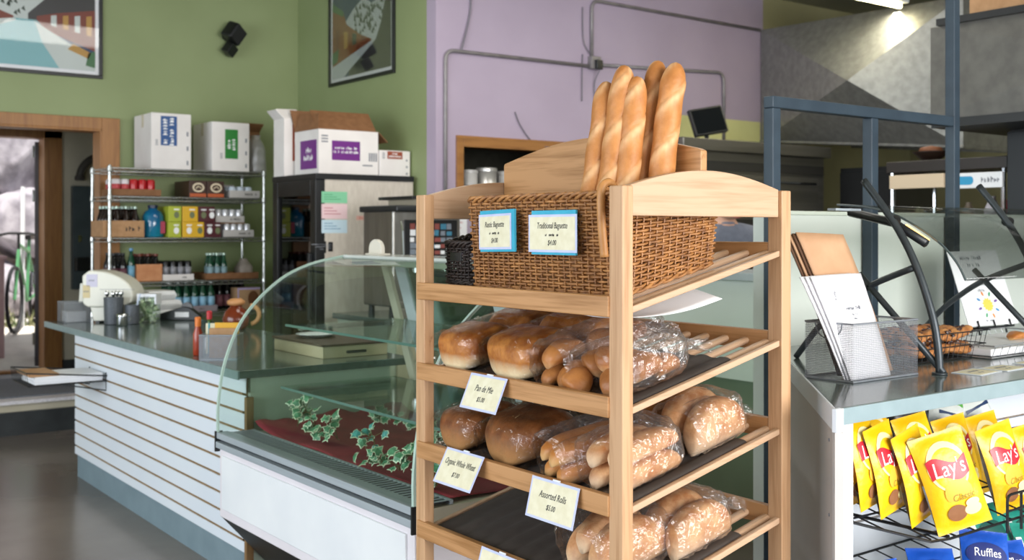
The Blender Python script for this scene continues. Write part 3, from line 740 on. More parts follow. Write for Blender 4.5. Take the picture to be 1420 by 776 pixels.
# fourth shelf
z = 1.115 + Zt
db = bottle_('dark_bottle', DKGL, M_('black_cap', '#1b1b1d', rough=.4), M_('plum_label', '#5c3541', rough=.5), 'dark bottle with plum label on the lower shelf at left', r=.03, h=.215)
row(db, [(2.45 + .066 * i, 8.12 + .075 * j, z) for i in range(2) for j in range(3)], 'dark plum-labelled bottles')
bb = bottle_('blue_bottle', GRNG, M_('sky_cap', '#5f8fb5', rough=.4), M_('sky_label', '#6fa3bd', rough=.5), 'green bottle with sky blue label and cap beside orange carton', r=.027, h=.25)
put(bb, 2.577, 8.125, z)
t = put(tray_('bottle_carton', .19, .26, .13, M_('orange_kraft', '#b87a50', c2='#c48a60', rough=.7, scale=20), 'orange-brown carton of black-capped bottles on the lower shelf', 'carton'), 2.608, 8.09, z)
db2 = bottle_('dark_bottle', DKGL, M_('rust_cap', '#6b2e1c', rough=.4), None, 'dark bottle standing in the orange-brown carton', r=.028, h=.2)
row(db2, [(2.645 + .06 * i, 8.13 + .08 * j, z + .006) for i in range(3) for j in range(3)], 'dark bottles in the orange-brown carton')
put(tray_('drink_tray', .24, .26, .05, CARTON, 'white tray of black cans on the lower shelf', ink='SODA'), 2.803, 8.09, z)
bc = can_('black_can', M_('black_can', '#121215', rough=.25), 'black can in the white tray on the lower shelf', 'can', r=.027, h=.145, c2=M_('can_grey_mark', '#8a8a90', rough=.4))
row(bc, [(2.837 + .057 * i, 8.125 + .065 * j, z + .006) for i in range(4) for j in range(3)], 'black cans in the white tray')
put(tray_('wide_tray', .43, .3, .052, KRAFTD, 'wide brown tray at the right of the lower shelf'), 3.14, 8.09, z)
gb = bottle_('green_bottle', GRNG, CAPG, M_('bluegrey_label', '#7d98a0', rough=.5), 'small green bottle standing in the wide brown tray', r=.025, h=.2)
row(gb, [(3.19 + .054 * i, 8.13 + .06 * j, z + .006) for i in range(3) for j in range(2)], 'green bottles in the brown tray')
def sack(name, c, s, m, label, cat, seed=1):
    b = MB(); rows = []
    for i in range(15):
        v = i / 14; zz = s[2] * v; k = (1 - .75 * max(0, (v - .55) / .45) ** 1.2) if v < .95 else .5
        rows.append([(c[0] + s[0] * k * math.copysign(abs(math.cos(a)) ** .6, math.cos(a)) * (1 + .16 * noise.noise(Vector((math.cos(a) * 2, math.sin(a) * 2, v * 4 + seed)))),
                      c[1] + s[1] * k * math.copysign(abs(math.sin(a)) ** .6, math.sin(a)) * (1 + .16 * noise.noise(Vector((math.cos(a) * 2, math.sin(a) * 2, v * 5 + seed + 9)))), c[2] + zz) for a in [2*PI*j/22 for j in range(22)]])
    b.grid(rows, wrap=True); n = len(b.v); b.f.append(list(range(21, -1, -1))); b.m.append(0); b.f.append(list(range(n - 22, n))); b.m.append(0)
    return tag(b.build(name, m, smooth=True), label, cat)
sack('paper_sack', (3.50, 8.22, z + .007), (.06, .08, .15), mat('sack_paper', '#8f857c', '#a1968c', rough=.8, scale=12, bump=.4, bscale=20), 'pale crumpled sack standing at the right end of the brown tray', 'sack')
# bottom visible shelf
z = .87 + Zt
put(tray_('bottle_tray', .40, .3, .05, M_('mauve_tray', '#8c8288', rough=.6), 'mauve tray of green water bottles on the lowest shelf', ink='WATER'), 2.83, 8.09, z)
wb = bottle_('water_bottle', GRNG, M_('white_foil_cap', '#c9d0cf', rough=.3, metal=.3), M_('sky_blue_label', '#86b4cf', rough=.5), 'green mineral water bottle with sky-blue label in the mauve tray', r=.029, h=.235)
row(wb, [(2.868 + .065 * i, 8.13 + .068 * j, z + .006) for i in range(6) for j in range(3)], 'green mineral water bottles in the mauve tray')
db3 = bottle_('dark_bottle', DKGL, M_('steel_cap', '#777c86', rough=.3, metal=.5), M_('rose_label', '#8e5c66', rough=.5), 'dark bottle with rose label at the right of the lowest shelf', r=.029, h=.245)
row(db3, [(3.265 + .064 * i, 8.30 + .07 * j, z) for i in range(5) for j in range(2)], 'dark bottles at the back of the lowest shelf')
t = thing('display_carton', 'tan carton with lilac edge at the right of the lowest shelf', 'carton', (3.47, 8.17, z))
b = MB(); b.box(3.40, 3.59, 8.10, 8.24, z, z + .175); b.build('carton_box', M_('tan_carton', '#b8946f', rough=.7), t, bevel=.003)
b = MB(); b.box(3.40, 3.59, 8.098, 8.10, z + .16, z + .175); b.box(3.40, 3.41, 8.098, 8.10, z, z + .16); b.build('printed_edge', M_('lilac_print', '#b9aad0', rough=.6), t)
b = MB(); oval(b, (3.53, 8.099, z + .09), .045, .06, 0); b.build('printed_roundel', M_('brown_print', '#6e4528', rough=.6), t)
# fridge contents: a few bottles seen through the dark door
fb = bottle_('fridge_bottle', M_('blue_drink', '#2b5f9a', rough=.2), M_('white_cap', '#d8d8d8', rough=.4), M_('white_label', '#d9d9de', rough=.5), 'blue bottle behind the dark fridge door', r=.03, h=.2)
row(fb, [(3.47, 6.74 + .08 * i, zz + .004) for zz in (.92, 1.22) for i in range(6)], 'blue bottles inside the fridge')
fo = can_('fridge_can', M_('amber_can', '#c0812a', rough=.3), 'amber can behind the dark fridge door', 'can', r=.03, h=.13)
row(fo, [(3.47, 6.74 + .08 * i, 1.504) for i in range(6)], 'amber cans inside the fridge')

# ---------------------------------------------------------------- cartons on the shelving and the fridge
def label_text(b, lines, size, M0, m):
    for k, s in enumerate(lines): b.scribble(len(s), size, M0 @ Matrix.Translation((0, -k * size * 1.15 + size * .6 * (len(lines) - 1), .0006)), m)
BLU = M_('blue_print', '#1d4c86', rough=.45); GRN = M_('green_print', '#1f7a2c', rough=.45); PUR = M_('purple_print', '#6a1f7c', rough=.45); RUS = M_('rust_print', '#93452c', rough=.45)
def carton(name, label, x0, x1, y0, y1, z0, z1, col, lx0, lx1, lz0, lz1, lines, cat='box', vertical=True, extra=True):
    t = thing(name, label, cat, ((x0 + x1) / 2, (y0 + y1) / 2, z0))
    b = MB(); b.box(x0, x1, y0, y1, z0, z1); b.build('carton_box', CARTON, t, bevel=.004)
    b = MB(); b.box(lx0, lx1, y0 - .001, y0, lz0, lz1)
    cx, cz = (lx0 + lx1) / 2, (lz0 + lz1) / 2
    if vertical: label_text(b, lines, (lx1 - lx0) / (len(lines) * 1.5), frame((cx, y0 - .0012, cz), (0, 0, 1), (-1, 0, 0)), 1)
    else: label_text(b, lines, (lz1 - lz0) / (len(lines) * 1.6), facingY(cx, y0 - .0012, cz), 1)
    b.build('printed_label', [col, WINK], t)
    if extra:
        b = MB(); h = z1 - z0
        for k in range(3): b.box(x1 - .035, x1 - .022, y0 - .0008, y0, z0 + h * (.08 + .26 * k), z0 + h * (.16 + .26 * k))
        for k in range(4): b.box(lx0 - .04, lx0 - .02, y0 - .0008, y0, lz0 + .012 * k, lz0 + .006 + .012 * k)
        b.build('printed_marks', GREYINK, t)
    b = MB(); xm = (x0 + x1) / 2; b.box(x0 + .01, x1 - .01, (y0 + y1) / 2 - .025, (y0 + y1) / 2 + .025, z1, z1 + .0008); b.box(x0 - .0008, x0, (y0 + y1) / 2 - .025, (y0 + y1) / 2 + .025, z1 - .1, z1)
    b.build('packing_tape', mat('clear_tan_tape', '#d2c6b4', rough=.25), t)
    return t
zt = 1.962 + Zt
carton('supply_carton', 'white carton with blue label on top of the wire shelving', 2.72, 3.025, 8.1, 8.50, zt, 2.39, BLU, 2.79, 2.915, 2.145, 2.368, ['SOUP CUPS', 'KRAFT 16OZ'])
carton('supply_carton', 'white carton with green label on top of the wire shelving', 3.19, 3.498, 8.1, 8.50, zt, 2.35, GRN, 3.296, 3.402, 2.065, 2.295, ['LIDS', 'CLEAR'])
ft = 1.89
carton('supply_carton', 'low white carton with rust label at the right end of fridge top', 3.872, 4.125, 6.70, 7.0, ft, 2.075, RUS, 3.935, 4.06, 2.015, 2.068, ['FORKS', 'HEAVY WEIGHT'], vertical=False)
# big open carton with purple labels
t = thing('open_carton', 'big white carton with purple labels and brown flaps open on the fridge', 'box', (3.6, 6.95, ft))
x0, x1, y0, y1, z1 = 3.40, 3.865, 6.71, 7.08, 2.20
b = MB(); w = .006
b.box(x0, x1, y0, y0 + w, ft, z1); b.box(x0, x1, y1 - w, y1, ft, z1); b.box(x0, x0 + w, y0 + w, y1 - w, ft, z1); b.box(x1 - w, x1, y0 + w, y1 - w, ft, z1); b.box(x0, x1, y0, y1, ft, ft + w)
b.build('carton_box', CARTON, t)
def flap(pts, th=.005):
    b = MB(); n = (Vector(pts[1]) - Vector(pts[0])).cross(Vector(pts[2]) - Vector(pts[0])).normalized() * th
    b.prism(pts, n); b.build('flap', KRAFTD, t)
flap([(x0, y0 + .02, z1), (x0 + .02, y0 + .18, 2.345), (x1 + .01, y0 + .16, 2.345), (x1, y0 + .02, z1)])
flap([(x0, y1, z1), (x1, y1, z1), (x1 + .02, y1 + .04, 2.36), (x0 - .02, y1 + .04, 2.36)])
flap([(x1, y0, z1), (x1 + .09, y0 + .02, z1 - .07), (x1 + .09, y1 - .02, z1 - .07), (x1, y1, z1)])
flap([(x0, y0, z1), (x0 + .03, y0 + .05, 2.31), (x0 + .03, y1 - .03, 2.33), (x0, y1, z1)])
b = MB(); b.box(3.50, 3.72, y0 - .001, y0, 1.99, 2.125); label_text(b, ['ORANGE HANDLED', 'BIODEGR. CUTLERY'], .024, facingY(3.61, y0 - .0012, 2.06), 1)
b.box(x0 - .001, x0, 6.74, 6.99, 1.93, 2.13); label_text(b, ['FORKS', 'KNIVES'], .045, facingX(x0 - .0012, 6.865, 2.03), 1)
b.build('printed_label', [PUR, WINK], t)
b = MB()
for k in range(4): b.box(x1 - .075 + .018 * k, x1 - .063 + .018 * k, y0 - .0008, y0, 1.99, 2.05)
for k in range(3): b.box(3.42, 3.47, y0 - .0008, y0, 2.11 + .02 * k, 2.12 + .02 * k)
b.box(3.74, 3.82, y0 - .0008, y0, 1.955, 1.965); b.build('printed_marks', GREYINK, t)
# tall open carton with the clear sack beside it, on a board across the fridge back
t = thing('open_carton', 'tall white carton with rust label standing open behind the purple one', 'box', (3.42, 7.16, ft))
b = MB(); b.box(3.335, 3.50, 7.12, 7.29, ft, 2.30); b.build('carton_box', CARTON, t)
b = MB(); b.prism([(3.335, 7.12, 2.30), (3.30, 7.18, 2.37), (3.46, 7.18, 2.375), (3.50, 7.12, 2.30)], (0, .004, .002)); b.prism([(3.335, 7.12, 2.30), (3.335, 7.29, 2.30), (3.28, 7.29, 2.36), (3.28, 7.14, 2.36)], (.004, 0, .003)); b.build('flap', CARTON, t)
b = MB(); b.box(3.40, 3.455, 7.119, 7.12, 2.0, 2.26); b.build('printed_label', RUS, t)
t = thing('clear_sack', 'clear plastic sack of brown cups at the right end of the shelving top', 'sack', (3.45, 8.2, zt))
o = sack('x', (3.60, 8.22, zt), (.07, .1, .30), filmy('sack_film', '#e8e6dc', gloss=.16, rough=.25, bump=.6, bscale=18, whiten=.25), 'x', 'x', 4); o.name = 'sack_film'; o.parent = t; o.location = Vector(o.location) - Vector((3.45, 8.2, zt)); del o['label'], o['category']
b = MB(); [b.lathe([(.03, zt + .005 + k * .035), (.042, zt + .036 + k * .035)], (3.60, 8.22, 0), 14) for k in range(6)]; b.build('cup_stack', mat('sack_cups', '#7a6a4f', '#8f7f62', rough=.7), t)
t = thing('flap_carton', 'dark brown open carton lying behind the clear sack', 'box', (3.56, 8.42, zt))
b = MB(); b.box(3.515, 3.70, 8.36, 8.50, zt, 2.31); b.build('carton_box', KRAFTD, t, bevel=.003)
b = MB(); b.prism([(3.515, 8.36, 2.31), (3.515, 8.28, 2.37), (3.70, 8.28, 2.37), (3.70, 8.36, 2.31)], (0, .003, .003)); b.build('flap', KRAFTD, t)
# papers on the fridge side
def note(x0, x1, z0, z1, m, label, ink=None):
    b = MB(); b.box(x0, x1, 6.6195, 6.6199, z0, z1)
    for k in range(3): b.box(x0 + .02, x1 - .05 - .03 * k, 6.6192, 6.6195, z0 + (z1 - z0) * (.3 + .2 * k), z0 + (z1 - z0) * (.36 + .2 * k), 1)
    return tag(b.build('paper_note', [m, ink or GREYINK]), label, 'paper note', 'papers on the fridge side')
note(3.375, 3.57, 1.69, 1.768, M_('mint_paper', '#7ec29a', rough=.7), 'mint-green paper taped on the fridge side', M_('mint_ink', '#4f9a70', rough=.7))
note(3.375, 3.57, 1.583, 1.683, M_('pink_paper', '#dfc2c6', rough=.7), 'pink form taped below the mint paper', M_('pink_ink', '#c07a86', rough=.7))
note(3.375, 3.57, 1.485, 1.576, M_('pale_blue_paper', '#bcd2de', rough=.7), 'pale blue form taped below the pink one', M_('blue_ink', '#6f97b2', rough=.7))
note(3.64, 3.785, 1.575, 1.605, M_('salmon_strip', '#d5a79a', rough=.7), 'narrow salmon label strip on the fridge side', M_('red_ink', '#b5443c', rough=.7))
note(3.37, 3.41, 1.35, 1.43, BLACK, 'small black sticker low on the fridge side, left one'); note(3.425, 3.46, 1.36, 1.425, BLACK, 'small black sticker low on the fridge side, right one')
# ---------------------------------------------------------------- things on the left counter
CT = .915
MESHM = mat('grey_wire_mesh', '#8b9096', '#959aa0', rough=.4, metal=.4, scale=50)
def mesh_panel(b, p, u, v, nu, nv, r=.0008, m=0):
    p, u, v = Vector(p), Vector(u), Vector(v)
    nrm = u.cross(v).normalized()
    for i in range(nu + 1):
        q = p + u * i / nu; d = u.normalized() * r
        b.add([q - d, q + d, q + d + v, q - d + v], [(0, 1, 2, 3)], m)
    for j in range(nv + 1):
        q = p + v * j / nv; d = v.normalized() * r
        b.add([q - d, q + d, q + d + u, q - d + u], [(0, 1, 2, 3)], m)
t = thing('mesh_bin', 'small grey wire mesh bin at the far left end of the counter', 'bin', (1.94, 7.25, CT))
b = MB(); x0, x1, y0, y1 = 1.86, 2.02, 7.18, 7.34
for p, u in (((x0, y0, CT), (0, y1-y0, 0)), ((x1, y0, CT), (0, y1-y0, 0)), ((x0, y0, CT), (x1-x0, 0, 0)), ((x0, y1, CT), (x1-x0, 0, 0))): mesh_panel(b, p, u, (0, 0, .13), 24, 20, .0012)
b.box(x0, x1, y0, y1, CT, CT + .003); b.build('mesh_wall', MESHM, t)
b = MB(); b.tube([(x0, y0, CT + .13), (x1, y0, CT + .13), (x1, y1, CT + .13), (x0, y1, CT + .13)], .003, 6, closed=True); b.build('rim', MESHM, t)
b = MB(); b.box(1.88, 2.0, 7.2, 7.32, CT + .004, CT + .07); tag(b.build('napkin_stack', PAPER, bevel=.004), 'white napkins inside the small mesh bin', 'napkins')
# cream dispenser with taped notes
CRW = mat('cream_enamel', '#d6d5c8', '#dedccf', rough=.35, scale=3)
t = thing('paper_dispenser', 'cream half-dome dispenser with notes taped on, at the left on the counter', 'dispenser', (2.15, 7.12, CT))
Md = frame((2.15, 7.12, CT), (.80, -.60, 0), (0, 0, 1))
b = MB(); pr = [(-.16, .12), (-.165, .30), (-.12, .335)] + [(-.12 + .28 * math.sin(a) , .18 + .155 * math.cos(a)) for a in [PI/2*i/10 for i in range(1, 11)]] + [(.15, .13), (.08, .10), (-.13, .10)]
b.prism([(x, z, -.11) for x, z in pr], (0, 0, .22), 0, Md); b.build('dome_body', CRW, t, bevel=.012, seg=3)
b = MB(); b.prism([(-.12, .10, -.09), (.07, .10, -.09), (.045, .012, -.09), (-.10, .012, -.09)], (0, 0, .18), 0, Md); b.build('base', CRW, t, bevel=.006)
for x in (-.085, .03): b = MB(); b.prism([(x - .012, 0, -.06), (x + .012, 0, -.06), (x + .012, .014, -.06), (x - .012, .014, -.06)], (0, 0, .12), 0, Md); b.build('foot', BLACK, t)
b = MB(); b.prism([(-.21, .12, -.05), (-.165, .12, -.05), (-.165, .25, -.05), (-.20, .25, -.05)], (0, 0, .1), 0, Md); b.build('side_box', CRW, t, bevel=.004)
for nm, x, z, w, h, c in (('taped_note', -.10, .27, .07, .08, '#c9c6d8'), ('taped_note', -.135, .20, .045, .08, '#cfbf95')):
    b = MB(); b.box(x - w/2, x + w/2, z - h/2, z + h/2, .1105, .1125, 0, Md); b.scribble(6, .012, Md @ Matrix.Translation((x, z, .113)), 1); b.build(nm, [M_('note_' + c[1:], c, rough=.7), GREYINK], t)
b = MB(); b.box(-.05, .17, .212, .2145, .1102, .1112, 0, Md); b.build('seam', GREYINK, t)
# utensil cup
t = thing('utensil_cup', 'tall dark mesh cup holding spoons on the counter', 'cup', (2.09, 6.93, CT))
b = MB(); b.lathe([(.05, CT), (.056, CT + .004), (.06, CT + .17), (.057, CT + .17), (.053, CT + .01)], (2.09, 6.93, 0), 20); b.build('cup_wall', mat('dark_mesh', '#4b4f54', '#5d6268', rough=.5, metal=.3, scale=160), t, smooth=False)
for i, (dx, dy) in enumerate(((.02, .01), (-.025, .02), (-.01, -.03), (.03, -.02))):
    b = MB(); p = Vector((2.09 + dx * .5, 6.93 + dy * .5, CT + .02)); q = Vector((2.09 + dx * 1.3, 6.93 + dy * 1.3, CT + .17)); b.tube([p, q], .003, 6)
    rows = [[q + Vector((math.cos(a) * .016 * s, math.sin(a) * .007 * s, z)) for a in [2*PI*k/12 for k in range(12)]] for s, z in ((.2, 0), (.8, .012), (1, .024), (.7, .036), (.1, .042))]
    b.grid(rows, wrap=True); tag(b.build('spoon', CHROME, smooth=True), 'chrome spoon standing in the dark mesh cup', 'spoon', 'spoons in the mesh cup')
t = thing('creamer', 'little chrome creamer pot in front of the dark cups', 'creamer', (2.09, 6.76, CT))
b = MB(); b.lathe([(.03, CT), (.034, CT + .01), (.033, CT + .06), (.036, CT + .075), (.032, CT + .075), (.03, CT + .02)], (2.09, 6.76, 0), 18); b.build('pot', CHROME, t, smooth=True)
b = MB(); b.tube(arc((2.09 + .034, 6.76, CT + .04), .02, -PI/2, PI/2, 8, ((1, 0, 0), (0, 0, 1))), .003, 6); b.build('handle', CHROME, t)
t = thing('pen_cup', 'dark round cup with a pen beside the chrome creamer', 'cup', (2.19, 6.88, CT))
b = MB(); b.lathe([(.038, CT), (.043, CT + .004), (.045, CT + .12), (.042, CT + .12), (.04, CT + .01)], (2.19, 6.88, 0), 18); b.build('cup_wall', MATS['dark_mesh'], t)
b = MB(); b.tube([(2.19, 6.88, CT + .02), (2.235, 6.86, CT + .19)], .005, 8); tag(b.build('pen', M_('pale_blue_pen', '#b9c6da', rough=.3)), 'pale blue pen standing in the dark round cup', 'pen')
t = thing('candy_jar', 'clear square jar of green-wrapped sweets with white lid frame', 'jar', (2.31, 6.92, CT))
Mj = frame((2.31, 6.92, CT), (.80, -.60, 0), (0, 0, 1))
b = MB(); b.box(-.058, .058, 0, .175, -.05, .05, 0, Mj); b.build('jar_wall', GLASS, t, bevel=.008)
b = MB(); 
for x0, x1, z0, z1 in ((-.062, .062, .165, .185), (-.062, -.05, .12, .165), (.05, .062, .12, .165)): b.box(x0, x1, z0, z1, -.054, .054, 0, Mj)
b.build('lid', WHITEM, t, bevel=.002)
rnd = random.Random(3); CND = mat('green_wrapper', '#7f9a72', '#cdd4b0', rough=.3, scale=40)
b = MB()
for i in range(60):
    c = Mj @ Vector((rnd.uniform(-.042, .042), .016 + .145 * rnd.random(), rnd.uniform(-.036, .036))); a = rnd.uniform(0, 6.28); M = Matrix.Translation(c) @ Matrix.Rotation(a, 4, 'Z') @ Matrix.Rotation(rnd.uniform(0, 3), 4, 'X')
    b.lathe([(.009, -.022), (.003, -.012), (.0095, -.006), (.0095, .006), (.003, .012), (.009, .022)], seg=8, M=M)
tag(b.build('wrapped_sweets', CND), 'green-wrapped sweets filling the clear jar', 'sweets', kind='stuff')
FOAM = mat('white_foam', '#dedfe0', '#e6e7e8', rough=.6, scale=20)
for k, (dx, lb) in enumerate(((0, 'white foam takeout box at the bottom of the stack behind the jar'), (.01, 'white foam takeout box in the middle of the stack behind the jar'), (-.03, 'white foam takeout box, topmost of the stack behind the jar'))):
    t = thing('takeout_box', lb, 'takeout box', (2.50 + dx, 7.24, CT + k * .062), 'foam takeout boxes')
    z = CT + k * .062; x0, x1, y0, y1 = 2.40 + dx, 2.60 + dx, 7.14, 7.34
    b = MB(); b.prism([(x0 + .012, y0 + .012, z), (x1 - .012, y0 + .012, z), (x1, y0, z + .03), (x0, y0, z + .03)], (0, y1 - y0, 0)); b.build('tub', FOAM, t, bevel=.004)
    b = MB(); b.prism([(x0, y0, z + .031), (x1, y0, z + .031), (x1 - .014, y0 + .01, z + .061), (x0 + .014, y0 + .01, z + .061)], (0, y1 - y0, 0)); b.build('lid', FOAM, t, bevel=.004)
t = thing('tape_dispenser', 'low black desk tape dispenser with white label on the counter', 'tape dispenser', (2.54, 6.98, CT))
Mt = frame((2.54, 6.98, CT), (.80, -.60, 0), (0, 0, 1))
b = MB(); b.prism([(x, z, -.035) for x, z in ((-.13, 0), (.12, 0), (.13, .03), (.06, .085), (.02, .09), (-.08, .06), (-.13, .045))], (0, 0, .07), 0, Mt); b.build('body', BLACK, t, bevel=.005)
b = MB(); b.box(-.03, .06, .022, .055, .0352, .036, 0, Mt); b.build('label_patch', PAPER, t)
b = MB(); b.lathe([(.02, -.012), (.036, -.012), (.036, .012), (.02, .012)], seg=18, M=Mt @ Matrix.Translation((.04, .082, 0))); b.build('tape_roll', mat('clear_tan_tape2', '#4a4a4c', rough=.3), t)
# sauces and menu caddy
t = thing('hot_sauce_bottle', 'orange-red sauce bottle standing left of the menu caddy', 'sauce bottle', (1.885, 4.96, CT))
b = MB(); b.lathe([(.02, CT), (.023, CT + .005), (.023, CT + .10), (.012, CT + .135), (.011, CT + .15)], (1.885, 4.96, 0), 16); b.build('glass_body', M_('chili_sauce', '#9c3a22', rough=.2), t, smooth=True)
b = MB(); b.lathe([(.014, CT + .135), (.0145, CT + .175), (.011, CT + .18)], (1.885, 4.96, 0), 14); b.build('cap', M_('orange_cap', '#d8762c', rough=.4), t)
t = thing('hot_sauce_bottle', 'small green sauce bottle with red cap left of the menu caddy', 'sauce bottle', (1.925, 4.92, CT))
b = MB(); b.lathe([(.017, CT), (.02, CT + .004), (.02, CT + .115), (.01, CT + .155), (.0095, CT + .18)], (1.925, 4.92, 0), 16); b.build('glass_body', M_('green_sauce', '#3c5a21', rough=.15), t, smooth=True)
b = MB(); b.lathe([(.0125, CT + .17), (.013, CT + .205), (.009, CT + .21)], (1.925, 4.92, 0), 14); b.build('cap', M_('red_cap', '#b3202a', rough=.4), t)
b = MB(); b.lathe([(.0205, CT + .03), (.0205, CT + .085)], (1.925, 4.92, 0), 16); b.build('label_band', PAPER, t)
t = thing('menu_caddy', 'grey mesh caddy holding menus beside the glass case', 'caddy', (1.92, 4.76, CT))
Mc = frame((1.92, 4.76, CT), (.80, -.60, 0), (0, 0, 1)); w, h, d = .085, .112, .06
b = MB()
def mp(p, u, v, nu, nv): mesh_panel(b, Mc @ Vector(p), Mc.to_3x3() @ Vector(u), Mc.to_3x3() @ Vector(v), nu, nv, .0009)
mp((-w, 0, d), (2*w, 0, 0), (0, h, 0), 34, 22); mp((-w, 0, -d), (2*w, 0, 0), (0, h, 0), 34, 22); mp((-w, 0, -d), (0, 0, 2*d), (0, h, 0), 24, 22); mp((w, 0, -d), (0, 0, 2*d), (0, h, 0), 24, 22)
b.box(-w, w, 0, .004, -d, d, 0, Mc); b.build('mesh_wall', MESHM, t)
b = MB(); b.tube([Mc @ Vector(p) for p in ((-w, h, d), (w, h, d), (w, h, -d), (-w, h, -d))], .003, 6, closed=True); b.build('rim', MESHM, t)
b = MB(); b.box(-.05, .075, .006, .142, .012, .03, 0, Mc); tag(b.build('kraft_card_stack', [KRAFT], bevel=.002), 'kraft cards standing in the menu caddy', 'cards')
b = MB(); b.box(-.03, .08, .06, .165, -.006, .004, 0, Mc); tag(b.build('yellow_menu', M_('yellow_card', '#e2ab2f', rough=.6), bevel=.001), 'yellow menu card standing in the caddy', 'menu')
b = MB(); b.box(-.078, -.02, .02, .16, -.03, -.02, 0, Mc); b.box(-.066, -.058, .02, .161, -.0185, -.0178, 1, Mc); b.box(-.035, -.026, .02, .161, -.0185, -.0178, 1, Mc)
tag(b.build('striped_menu', [CARD, M_('teal_stripe', '#2f93a0', rough=.6)], bevel=.001), 'cream menu with teal stripes standing in the caddy', 'menu')
# amber jug
t = thing('amber_jug', 'round amber jug with tan wooden stopper behind the menu caddy', 'jug', (2.55, 6.10, CT))
b = MB(); b.lathe([(.05, CT), (.075, CT + .03), (.08, CT + .07), (.06, CT + .115), (.035, CT + .135), (.035, CT + .15)], (2.55, 6.10, 0), 20); b.build('jug_body', M_('amber_glass', '#6d2c14', rough=.12), t, smooth=True)
b = MB(); b.lathe([(.04, CT + .145), (.052, CT + .155), (.052, CT + .17), (.03, CT + .185)], (2.55, 6.10, 0), 18); b.build('stopper', M_('tan_wood_stopper', '#c18a58', rough=.5), t, smooth=True)
b = MB(); b.tube(arc((2.615, 6.05, CT + .09), .055, -1.4, 1.5, 12, ((.80, -.60, 0), (0, 0, 1))), .013, 8); b.build('handle', MATS['tan_wood_stopper'], t, smooth=True)

t = thing('cash_drawer', 'cream box with brown lid on the counter, seen through the glass case', 'box', (2.45, 4.72, CT))
b = MB(); b.box(2.28, 2.62, 4.46, 4.98, CT, CT + .055); b.build('box_body', mat('cream_box', '#c4b391', '#cdbd9c', rough=.5), t, bevel=.003)
b = MB(); b.box(2.27, 2.63, 4.45, 4.99, CT + .056, CT + .066); b.build('lid', M_('dark_brown_lid', '#4a3527', rough=.5), t, bevel=.002)
b = MB(); b.box(2.40, 2.50, 4.448, 4.459, CT + .02, CT + .032); b.build('handle', BLACKM, t)
b = MB(); b.lathe([(.04, CT + .067), (.07, CT + .072), (.10, CT + .085), (.095, CT + .082), (.04, CT + .071)], (2.42, 4.80, 0), 22); tag(b.build('plate', WHITEM, smooth=True), 'white plate on the brown-lidded box inside the counter', 'plate')
# ---------------------------------------------------------------- wall things
def picture_scene(b, M, w, h, street=True):
    """a generic mountain-town street, flat colours; local x,y in 0..1"""
    def P(pts, m, z): b.add([(x * w, y * h, z) for x, y in pts], [tuple(range(len(pts)))], m, M)
    P([(0, 0), (1, 0), (1, 1), (0, 1)], 0, .001)                       # sky
    if street:
        P([(.0, .78), (.2, .8), (.34, .86), (.45, .82), (.56, .74), (.64, .70), (.8, .66), (.8, .4), (0, .4)], 1, .002)
        for k in range(46):
            rnd = random.Random(k); x = rnd.uniform(.1, .6); y = rnd.uniform(.5, .78); P([(x, y), (x + .03, y - .02), (x + .018, y + .035)], 2, .0024)
        P([(.52, .52), (.7, .76), (1, .84), (1, .3), (.52, .44)], 3, .003)
        P([(0, .93), (.12, .84), (.16, .6), (.42, .48), (.42, .42), (0, .36)], 4, .0035); P([(.58, .5), (.72, .55), (1, .62), (1, .2), (.7, .34), (.58, .42)], 4, .0035)
        for k in range(5): P([(.02 + .06*k, .46), (.05 + .06*k, .46), (.05 + .06*k, .58 - .02*k), (.02 + .06*k, .6 - .02*k)], 5 if k % 2 else 2, .004)
        for k in range(4): P([(.68 + .085*k, .42 - .02*k), (.72 + .085*k, .41 - .02*k), (.72 + .085*k, .53 + .01*k), (.68 + .085*k, .52 + .01*k)], 5 if k % 2 else 1, .004)
        P([(.42, .46), (.58, .46), (.86, .04), (.86, 0), (0, 0), (0, .2)], 6, .0045); P([(0, .2), (0, .36), (.42, .46), (.44, .44)], 1, .005); P([(.56, .46), (.6, .42), (1, .12), (1, 0), (.74, 0), (.62, .24)], 1, .005)
        P([(.8, .2), (.95, .12), (.97, .18), (.84, .26)], 5, .006); P([(.93, .05), (1, .03), (1, .2), (.95, .18)], 7, .006)
    else:
        P([(.22, .62), (.38, .76), (.55, .85), (.68, .76), (.8, .78), (1, .86), (1, .3), (.4, .3)], 1, .002)
        for k in range(60):
            rnd = random.Random(k); x = rnd.uniform(.36, .86); y = rnd.uniform(.42, .76); P([(x, y), (x + .04, y - .02), (x + .02, y + .05)], 2, .0024)
        P([(0, .86), (.2, .74), (.26, .6), (.5, .44), (.68, .36), (.7, .3), (0, .12)], 8, .003); P([(0, .9), (.2, .76), (.2, .7), (0, .8)], 7, .0034)
        for k in range(4): P([(.06 + .15*k, .3 + .02*k), (.13 + .15*k, .32 + .015*k), (.13 + .15*k, .56 - .05*k), (.06 + .15*k, .58 - .05*k)], (4, 5, 2, 4)[k], .004)
        P([(.0, .3), (.12, .34), (.1, .2), (0, .16)], 7, .0045)
        P([(1, .88), (.9, .72), (.84, .5), (.76, .34), (.3, .06), (.3, 0), (1, 0)], 3, .005); P([(0, .14), (.7, .34), (.72, .31), (.3, .06), (.22, 0), (0, 0)], 1, .0052)
